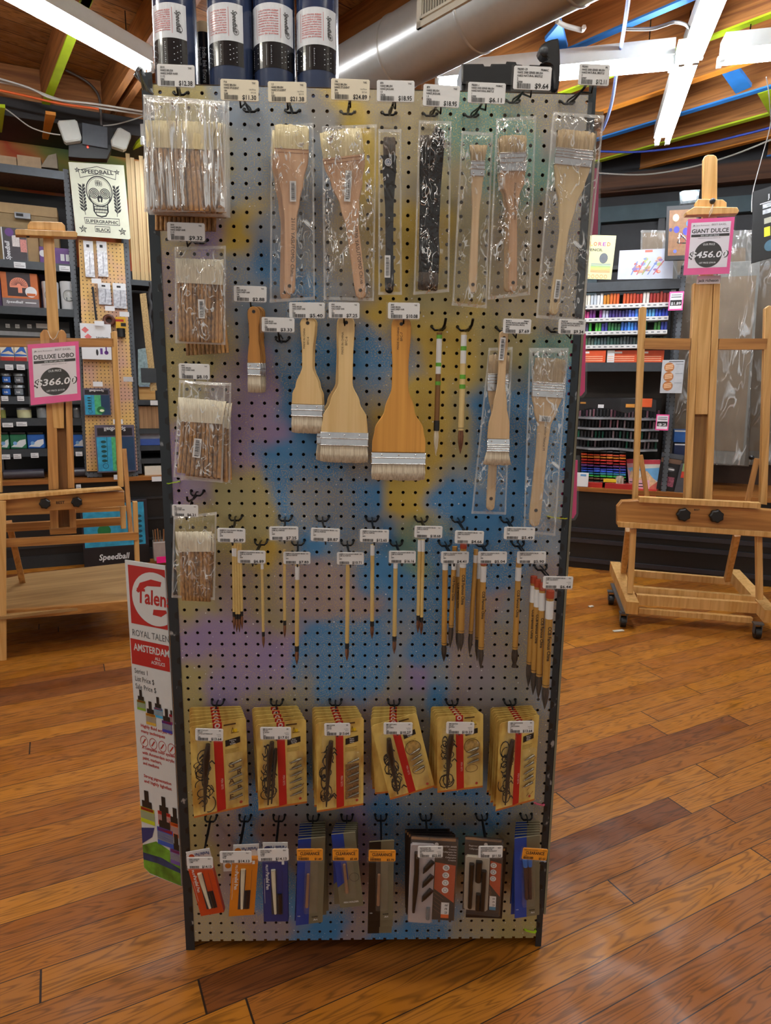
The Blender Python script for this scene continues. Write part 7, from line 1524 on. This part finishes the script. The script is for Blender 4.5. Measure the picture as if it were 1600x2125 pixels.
# marker display
zt_ = FR.at(1300, 606, -.01)[1]; zb_ = FR.at(1300, 724, -.01)[1]; mx0 = FR.at(1196, 660, -.01)[0]; mx1 = FR.at(1387, 660, -.01)[0]
T = thing('marker_display', 'wide white-railed marker display on the upper right shelf', 'display', FR, (mx0, -.01, zb_))
part('back_panel', MB().box(mx0, mx1, .12, .13, zb_, zt_, SHD), T)
rows = [(630, 639), (658, 666), (686, 694), (715, 723)]
for a, b in rows:
    z1 = FR.at(1300, a, -.01)[1]; z0 = FR.at(1300, b, -.01)[1]; mb = MB().box(mx0, mx1, -.012, .0, z0, z1, mat('#c8c8c6', .5))
    n = 16
    for k in range(n): mb.rect(mx0+(mx1-mx0)*(k+.3)/n, mx0+(mx1-mx0)*(k+.8)/n, z0+(z1-z0)*.35, z0+(z1-z0)*.6, -.0126, GREYM)
    part('label_rail', mb, T); part('tray', MB().box(mx0, mx1, 0, .12, z0, z0+.006, WHITE), T)
cols = [['#b07a18', '#e0d8c8', '#b8c0c8', '#d8dce0', '#b8741c', '#c05a1c', '#c8521c', '#b84a1c', '#a83a1c', '#a02c1c', '#d0ccc4', '#8a1f18', '#8c2a1c', '#7a1c18'],
        ['#a8306a', '#b83a7a', '#6a2a7a', '#8a3a8a', '#b8bcd8', '#3a2a78', '#3a2a70', '#2a2a70', '#4a62c0', '#3a7ad8', '#3a90e0', '#5aa0d0', '#2a50b8', '#2038a0'],
        ['#3aa82a', '#3a2a60', '#2ea02a', '#46a838', '#3a3a90', '#1e6a38', '#1e5a3a', '#2a62b8', '#3a8ae0', '#2a5ab0', '#1e5a40', '#1e4a44', '#2a6a2a', '#2a3a90'],
        ['#2a2218', '#2a6a40', '#4a5a50', '#3a5a5a', '#3a4a50', '#2a4a44', '#1e3a34', '#3a4448', '#2a3438', '#30403c', '#283c38', '#3a4a44', '#223430', '#2a3a34']]
rnd = random.Random(11); ordn = ['first', 'second', 'third', 'fourth']
cn = dict()
for r_ in range(4):
    ztr = FR.at(1300, rows[r_][0], 0)[1]; z0 = FR.at(1300, rows[r_][1], 0)[1]+.007; top = FR.at(1300, [606, 640, 667, 697][r_], 0)[1]
    n = 28
    for k in range(n):
        c = cols[r_][k//2]
        if rnd.random() < .06: continue
        x = mx0+(mx1-mx0)*(k+.5)/n; w = (mx1-mx0)/n*.42; zz = top-rnd.uniform(0, .012)
        o = single('marker', MB().box(x-w, x+w, .02, .04, z0, zz, mat(c, .4, var=.05), .003), '%s marker in the %s row of the marker display, %s slot' % (cname(c), ordn[r_], nth(k+1)), 'marker', FR, (x, .02, z0), 'markers in the display, row %s' % ordn[r_])
def d_yel(mb, x0, x1, z0, z1, y):
    h = z1-z0; w = x1-x0; cs = ['#3a8ac0', '#5aa848', '#e0a020', '#d04a2a', '#c03a6a', '#8a3a9a', '#d8682a']
    for k, ch in enumerate('COLORED'): mb.text(ch, x0+w*(.02+.125*k), z0+h*.76, h*.12, y, mat(cs[k], .5), 'l', 'b', w=w*.10)
    mb.text('PENCIL', x0+w*.25, z0+h*.64, h*.08, y, INK, 'l', 'b', w=w*.42); mb.disc(x0+w*.72, z0+h*.48, w*.12, y, GREYM, 16)
    for k, c in enumerate(('#2a7a9a', '#3aa0a0', '#5ab048', '#b0c020', '#e0a820', '#d8782a', '#c05a2a')): mb.rect(x0+w*.38, x1-w*.06, z0+h*(.34-.03*k), z0+h*(.352-.03*k), y, mat(c, .5))
    for k in range(5): mb.ring(x0+w*(.35+.12*k), z0+h*.06, w*.04, w*.015, y, mat('#c08a5a', .5), 10)
def lean(label, name, cat, P, y, m, deco, th=.012):
    P_ = [Vector(FR.at(a, b, y)) for a, b in P]; mb = MB(); mb.box(0, 1, 0, th, 0, 1, m)
    if deco: deco(mb, 0, 1, 0, 1, -.0007)
    tl, tr, br, bl_ = P_
    def wp(u, v): t = tl*(1-u)+tr*u; b = bl_*(1-u)+br*u; return b*(1-v)+t*v
    mb.v = [(wp(v[0], v[2]).x, y+v[1], wp(v[0], v[2]).y) for v in mb.v]
    return single(name, mb, label, cat, FR, (bl_.x, y, bl_.y))
lean('pale yellow coloured pencil pad propped on the upper right shelf', 'pencil_pad', 'pad', [(1205, 487), (1279, 489), (1268, 580), (1196, 578)], .02, mat('#d8d49a', .5, var=.03), d_yel)
def d_flow(mb, x0, x1, z0, z1, y):
    rnd = random.Random(4); mb.rect(.48, .62, .90, .98, y, mat('#d06a5a', .5))
    for k in range(26):
        cx = .3+.5*rnd.random(); cz = .2+.5*rnd.random(); mb.disc(cx, cz, .025+.03*rnd.random(), y-.0002*(k % 3), mat(['#c8604a', '#b88a70', '#8a6a9a', '#a8b070', '#d0a890', '#7a8ac0'][k % 6], .5), 8, rz=.03+.04*rnd.random())
    for k in range(5): mb.stroke([(.25+.1*k, .15), (.35+.12*k, .6)], .02, y-.0008, mat(['#6a7ab0', '#b05a6a', '#8a9a5a'][k % 3], .5))
lean('white tin case with a floral picture propped on the upper right shelf', 'tin_case', 'tin case', [(1286, 520), (1398, 515), (1396, 578), (1281, 580)], .0, mat('#b8bfd0', .35, var=.04), d_flow, .02)
def d_or(mb, x0, x1, z0, z1, y):
    for k in range(3): mb.rect(rx(x0, x1, .1), rx(x0, x1, .9), rx(z0, z1, .12+.17*k), rx(z0, z1, .18+.17*k), y, mat('#e8b090', .5))
    mb.rect(rx(x0, x1, .05), rx(x0, x1, .4), rx(z0, z1, .75), rx(z0, z1, .9), y, WHITE)
for k, (a, b) in enumerate(((1200, 1257), (1260, 1275), (1270, 1322), (1323, 1378))): goods(FR, 'orange_carton', 'orange carton under the marker display, %s from the left' % ordn[k], 'carton', (a, 727, b, 750), -.0+.01*k, .1, mat('#c8481a', .45) if k != 1 else WHITE, d_or, 'orange cartons', snap=zr[1])
def price_card(label, px, price, y=-.06):
    x0, x1, z0, z1 = FR.rect(*px, y); T = thing('price_card', label, 'price card', FR, (x0, y, z0)); mb = MB().box(x0, x1, y, y+.002, z0, z1, PINK); w = x1-x0; h = z1-z0
    mb.rect(x0+w*.08, x1-w*.08, z0+h*.08, z1-h*.08, y-.0006, mat('#ece6ee', .5)); mb.rect(x0+w*.1, x1-w*.1, z0+h*.25, z0+h*.55, y-.0010, BLACK); mb.text(price, (x0+x1)/2, z0+h*.3, h*.2, y-.0014, WHITE, 'c', 'b', w=w*.7); mb.rect(x0+w*.15, x1-w*.15, z0+h*.68, z0+h*.73, y-.001, GREYM); mb.rect(x0+w*.15, x1-w*.15, z0+h*.8, z0+h*.84, y-.001, GREYM); part('printed_card', mb, T)
price_card('pink price card reading $1.89 on the right shelving upright', (1388, 605, 1418, 644), '$1.89'); price_card('small pink price card low on the right shelving upright', (1361, 860, 1388, 893), '$2')
def d_cook(mb, x0, x1, z0, z1, y):
    w = x1-x0; h = z1-z0
    for k in range(3):
        cx = x0+w*.33; cz = z0+h*(.22+.28*k); mb.disc(cx, cz, w*.23, y, mat('#a86a3a', .5), 18)
        for q in (-1, 0, 1): mb.stroke([(cx-w*.16, cz+w*.08*q-.002), (cx+w*.16, cz+w*.08*q+.006)], w*.05, y-.0005, mat('#dcb48a', .5))
        mb.rect(x0+w*.62, x0+w*.95, cz+h*.09, cz+h*.1, y, GREYM)
    mb.rect(x0+w*.3, x0+w*.95, z1-h*.06, z1-h*.04, y, INK)
goods(FR, 'info_sheet', 'grey sheet with three striped round pictures hanging on the right shelving', 'sheet', (1372, 747, 1418, 816), -.05, .003, mat('#b4b8bc', .5), d_cook)
# wave-fronted black pen rack
TW = thing('pen_rack', 'black pen rack with wavy grey shelves under the right shelving', 'rack', FR, P3(FR, 1200, 1010, 0))
px0, px1 = 1188, 1366
mb = MB(); x0, x1, z0, z1 = FR.rect(px0, 825, px1, 1010, .25); mb.box(x0, x1, .25, .27, zcR, z1, BLACK); part('back_panel', mb, TW)
x0f = FR.at(1188, 900, .0)[0]; x1f = FR.at(1368, 900, 0)[0]
for k, py in enumerate((868, 890, 912, 932)):
    mb = MB(); z = FR.at(1280, py, 0)[1]; n = 40; vs = []
    for i in range(n+1):
        x = x0f+(x1f-x0f)*i/n; yy = .05*math.cos(i/n*math.pi*4)
        vs += [(x, yy-.0, z-.010), (x, yy, z+.004), (x, .25, z+.004), (x, .25, z-.010)]
    fs = [(4*i+j, 4*i+4+j, 4*i+4+(j+1) % 4, 4*i+(j+1) % 4) for i in range(n) for j in range(4)]
    mb.add(vs, fs, mat('#9a9da2', .3, .4)); part('wavy_shelf', mb, TW)
mb = MB(); poly(mb, FR, [(1190, 832), (1196, 827), (1330, 826), (1362, 830), (1362, 856), (1330, 850), (1300, 858), (1262, 848), (1225, 846), (1190, 856)], .01, .02, mat('#1d1d20', .25, coat=.3))
x, z = FR.at(1247, 843, .005); mb.box(x-.02, x+.02, .004, .008, z-.012, z+.012, WHITE); x, z = FR.at(1210, 836, .005); mb.rect(x-.02, x+.02, z-.006, z+.006, .0085, mat('#b0782a', .5)); x, z = FR.at(1308, 842, .005); mb.box(x-.03, x+.03, .002, .008, z-.012, z+.012, mat('#c08030', .5)); x, z = FR.at(1342, 836, .005); mb.box(x-.035, x+.035, .0, .008, z-.03, z+.03, mat('#c8501f', .5)); part('header', mb, TW)
rnd = random.Random(21); pc = ['#8a5a70', '#c08a98', '#c84a20', '#b8a8a8', '#2f6a58', '#3a8a70', '#3a3a3e', '#55555a', '#2a2a2e', '#46464a']
for r_, py in enumerate((868, 890, 912, 932)):
    zb0 = FR.at(1280, py, 0)[1]+.005
    for k in range(24):
        u = (k+.5)/24; x = x0f+(x1f-x0f)*u; c = rnd.choice([pc[0], pc[1], pc[6], pc[7], pc[8], pc[9]] if r_ < 2 else [pc[4], pc[5], pc[6], pc[8], pc[9], pc[7]]) if rnd.random() < .8 else '#b8a0a8'
        single('marker_pen', MB().tube([(x, .10, zb0), (x, .09, zb0+.045+.01*rnd.random())], .007, mat(c, .4), 8), '%s pen in the %s tier of the black wavy rack, %s from the left' % (cname(c), ordn[r_], nth(k+1)), 'pen', FR, (x, .1, zb0), 'pens in the wavy rack, tier %s' % ordn[r_])
# trays of coloured pencils lying flat
cc = [('#2a2a2c', 936), ('#b8421c', 943), ('#c87a1c', 948), ('#b82a1a', 954), ('#9c1f20', 960), ('#5a2a6a', 966), ('#2a3a9a', 972), ('#2450c0', 977), ('#1f6a8a', 982), ('#2a9a40', 987), ('#5a3a24', 993), ('#3a2c22', 999)]
for k, (c, py) in enumerate(cc):
    x0, x1, z0, z1 = FR.rect(1206, py-3, 1300, py+3, .02+.0); n = 7
    for j in range(n):
        xa = x0+(x1-x0)*j/n; q = mat(c, .45, var=.45, scale=70); single('pencil_box', MB().box(xa, xa+(x1-x0)/n*.92, .02, .2, z0, z0+(z1-z0)*rnd.uniform(.3, .65), q, .001), '%s pencil compartment, %s row of the colour stack, %s from the left' % (cname(c), nth(k+1), nth(j+1)), 'pencil tray', FR, (xa, .02, z0), 'coloured pencil compartments')
# goods on the counter
def flatred(k, px, c, lab, y=-.0): return goods(FR, 'red_box', lab, 'box', px, y, .12, mat(c, .4), None, 'flat boxes on the right counter')
flatred(0, (1205, 1001, 1250, 1012), '#a8231a', 'flat red box on the right counter, left one', .0); flatred(1, (1255, 1004, 1312, 1018), '#9c2220', 'flat red box on the right counter, middle one', -.01); flatred(2, (1322, 1016, 1362, 1030), '#b02a22', 'flat red box on the right counter, right one behind the easel rail', -.01); flatred(3, (1252, 994, 1280, 1001), '#d8b82a', 'flat yellow pack lying on the red boxes', .01)
goods(FR, 'card_stand', 'small white price sheet standing at the left end of the right counter', 'card', (1197, 981, 1221, 1010), -.02, .004, WHITE, lambda mb, x0, x1, z0, z1, y: mb.rect(rx(x0, x1, .3), rx(x0, x1, .8), rx(z0, z1, .75), rx(z0, z1, .9), y, mat('#6a9ac8', .5)))
x0, x1, z0, z1 = FR.rect(1276, 988, 1295, 1013, -.0); T = thing('glass_bottle', 'small glass bottle with white label and wooden stick on the right counter', 'bottle', FR, ((x0+x1)/2, .02, z0)); r = (x1-x0)/2
part('bottle_body', MB().lathe([(r, z0), (r, z1-.01), (r*.5, z1)], (x0+x1)/2, r, mat('#8a7a68', .2), 20), T); mb = MB(); mb.rect(-r*.7, r*.7, z0+(z1-z0)*.1, z0+(z1-z0)*.8, -.001, WHITE); mb.rect(-r*.4, r*.4, z0+(z1-z0)*.5, z0+(z1-z0)*.55, -.0014, INK); bend(mb, (x0+x1)/2, r, r); part('label', mb, T); part('stick', MB().tube([((x0+x1)/2, r, z1-.01), ((x0+x1)/2-.005, r, z1+.06)], .003, W_HON, 8), T)
def d_rain(mb, x0, x1, z0, z1, y):
    mb.rect(0, 1, .86, 1, y, mat('#b83a4a', .5)); mb.flat([(.0, .7), (1, .75), (1, .3), (.4, .55)], y, mat('#6aa8d8', .5)); mb.flat([(.0, .3), (.45, .65), (1, .2), (1, .0), (0, .0)], y-.0002, mat('#d8b890', .5, var=.2, scale=60)); mb.flat([(.4, .0), (1, .35), (1, 0)], y-.0004, mat('#c86a5a', .5)); mb.rect(.05, .6, .05, .35, y-.0006, mat('#e0b0c0', .5)); mb.rect(.1, .5, .22, .25, y-.001, INK); mb.rect(.1, .5, .12, .15, y-.001, INK)
lean('colourful picture-covered pad propped on the right counter left of the mast', 'sketch_pad', 'pad', [(1322, 954), (1371, 954), (1366, 1020), (1318, 1018)], .04, mat('#d8d8d0', .5), d_rain)
lean('pink and white pad behind the right easel side rail', 'sketch_pad', 'pad', [(1300, 953), (1322, 952), (1322, 1015), (1306, 1014)], .06, mat('#d0a0b0', .5), d_rain)
def d_blk(mb, x0, x1, z0, z1, y):
    mb.rect(0.02, .98, .74, .86, y, mat('#6a5040', .5)); mb.rect(0, 1, .88, 1, y, mat('#5a6068', .25, .3)); mb.disc(.5, .58, .25, y, GREYM, 18, rz=.06); mb.rect(.3, .7, .56, .60, y-.0004, WHITE); mb.rect(.2, .8, .12, .38, y, mat('#8a4a5a', .5, var=.5, scale=90))
lean('black pouch set with wood-brown band propped on the right counter', 'pencil_set', 'pencil set', [(1374, 938), (1419, 945), (1402, 1022), (1362, 1014)], .02, mat('#1e1f22', .4), d_blk)
lean('grey and red card propped on the right counter against the mast', 'pad', 'pad', [(1413, 962), (1440, 962), (1432, 1030), (1398, 1026)], .0, mat('#4a4a50', .4), lambda mb, x0, x1, z0, z1, y: (mb.rect(.2, 1, .55, .75, y, mat('#c8402f', .5)), mb.rect(.2, 1, .75, 1, y, mat('#8aa86a', .5))))
for k, (a, b, c) in enumerate(((893, 918, '#2a5a9a'), (921, 946, '#25304f'))): goods(FR, 'drawer_box', 'clear-fronted blue storage box beside the right easel mast, %s one' % ['upper', 'lower'][k], 'box', (1399, a, 1428, b), .1, .2, mat(c, .35), lambda mb, x0, x1, z0, z1, y: mb.rect(x0, x1, rx(z0, z1, .88), z1, y, WHITE))
# framed boards, wrapped canvases
def d_cork(mb, x0, x1, z0, z1, y):
    mb.rect(.09, .93, .08, .92, y, mat('#7a5638', .5, var=.2, scale=40)); rnd = random.Random(8)
    for cx, cz, c, r_ in ((.3, .78, '#c8b890', .1), (.33, .56, '#3a3a9a', .09), (.7, .66, '#3a7ad8', .08), (.62, .52, '#3a3ab0', .1), (.3, .16, '#5a6ac0', .05), (.15, .56, '#2a2a6a', .05)): mb.disc(cx, cz, r_, y-.0004, mat(c, .4), 14, rz=r_*.7)
    for k in range(12): mb.stroke([(.35+.3*rnd.random(), .25+.25*rnd.random()), (.4+.3*rnd.random(), .25+.25*rnd.random())], .02, y-.0006, [WHITE, BLACK, mat('#8a3a2a', .5)][k % 3])
lean('black-framed display board of badges behind the right easel mast', 'display_board', 'board', [(1384, 428), (1450, 424), (1450, 538), (1379, 540)], -.15, BLACK, d_cork, .03)
mb = MB(); P = [FR.at(a, b, -.12) for a, b in ((1410, 400), (1420, 396), (1452, 394), (1448, 420), (1412, 424))]; mb.prism(P, -.14, -.06, mat('#9aa6ac', .2, .3, var=.4, scale=40), bev=.012); single('foil_packet', mb, 'crumpled silvery packet on top of the badge board', 'packet', FR, (P[0][0], -.1, P[3][1]))
def d_jw(mb, x0, x1, z0, z1, y):
    mb.text('JI', .55, .84, .09, y, WHITE, 'l', 'b'); mb.rect(.25, 1, .79, .80, y, WHITE)
    for k in range(2): mb.rect(.35, .95, .64+.08*k, .70+.08*k, y, mat('#9a9da0', .5, var=.4, scale=60))
    mb.rect(.4, .7, .5, .58, y, mat('#8a8a7a', .5)); mb.rect(.4, .6, .32, .45, y, mat('#d8c82a', .5)); mb.rect(.65, .9, .32, .45, y, mat('#6a3a6a', .5)); mb.disc(.6, .18, .2, y, mat('#3a5a6a', .5), 16, rz=.08)
lean('black hanging display at the right edge of the photo with white lettering', 'display_board', 'board', [(1563, 398), (1620, 380), (1625, 528), (1560, 546)], -.5, BLACK, d_jw, .02)
WRP = mat('#8f8272', .3, var=.15, scale=6, coat=.4); CVF = mat('#6a5840', .6, var=.12, scale=7)
def canvas(label, P, y, th=.05, fr=None, rim='#5f5b52'):
    P_ = [FR.at(a, b, y) for a, b in P]; T = thing('wrapped_canvas', label, 'canvas', FR, (P_[3][0], y, P_[3][1]), 'plastic-wrapped canvases')
    part('canvas_panel', MB().prism(P_, y, y+th, mat(rim, .5), bev=.003), T); c = Vector((sum(p[0] for p in P_)/4, sum(p[1] for p in P_)/4)); q = [tuple(c+(Vector(p)-c)*.86) for p in P_]
    part('inner_field', MB().prism(q, y-.002, y, CVF), T, 'dull brown inner field')
    n = 16; vs = []
    for j in range(n+1):
        for i in range(n+1):
            u, v = i/n, j/n; a = Vector(P_[0])*(1-u)+Vector(P_[1])*u; b = Vector(P_[3])*(1-u)+Vector(P_[2])*u; p = a*(1-v)+b*v; vs.append((p.x, y-.012+noise.noise(Vector((p.x*9, p.y*9, 3)))*.006, p.y))
    mb = MB(); mb.add(vs, [(j*(n+1)+i, (j+1)*(n+1)+i, (j+1)*(n+1)+i+1, j*(n+1)+i+1) for j in range(n) for i in range(n)], WRAP, True); part('stretch_wrap', mb, T, 'glossy clear stretch wrap')
canvas('tallest plastic-wrapped canvas behind the right easel mast', [(1395, 478), (1560, 478), (1554, 968), (1388, 960)], .47)
canvas('plastic-wrapped canvas leaning in front, right of the easel mast', [(1490, 545), (1578, 540), (1545, 966), (1478, 962)], .15, rim='#6a6a64')
canvas('plastic-wrapped canvas at the right edge behind the easel rail', [(1562, 520), (1640, 515), (1640, 965), (1548, 965)], .62)
canvas('small wrapped canvas standing on the upper right shelf behind the tin', [(1330, 478), (1385, 478), (1385, 545), (1328, 545)], .25, .03)
goods(FR, 'wall_panel', 'dark brown panels leaning behind the right shelving', 'panel', (1190, 760, 1390, 1000), .42, .03, mat('#332822', .5, var=.15, scale=6))
goods(FR, 'wall_panel', 'large dark board standing behind the wrapped canvases', 'panel', (1385, 900, 1640, 1100), .72, .03, mat('#4a3428', .5, var=.15, scale=6))
# scraps on the floor
for k, (px, py, s, lab) in enumerate(((1284, 1311, .03, 'small white paper scrap on the floor in front of the right easel'), (1227, 1260, .014, 'tiny pale crumb on the floor between the rack and the right easel'))):
    x, y = BO.floor(px, py, .001); single('paper_scrap', MB().prism([(x-s, 0), (x+s, 0), (x+s*.6, .0)], y, y+.01, OFFW) if False else MB().bar((x-s, y, .004), (x+s, y+.01, .006), .02, .004, OFFW), lab, 'paper scrap', BO, (x, y, 0))
for o in list(bpy.data.objects):
    if o.get('group') == 'strip lights under the joists' and 'nearest (' in o.get('label', ''): pass
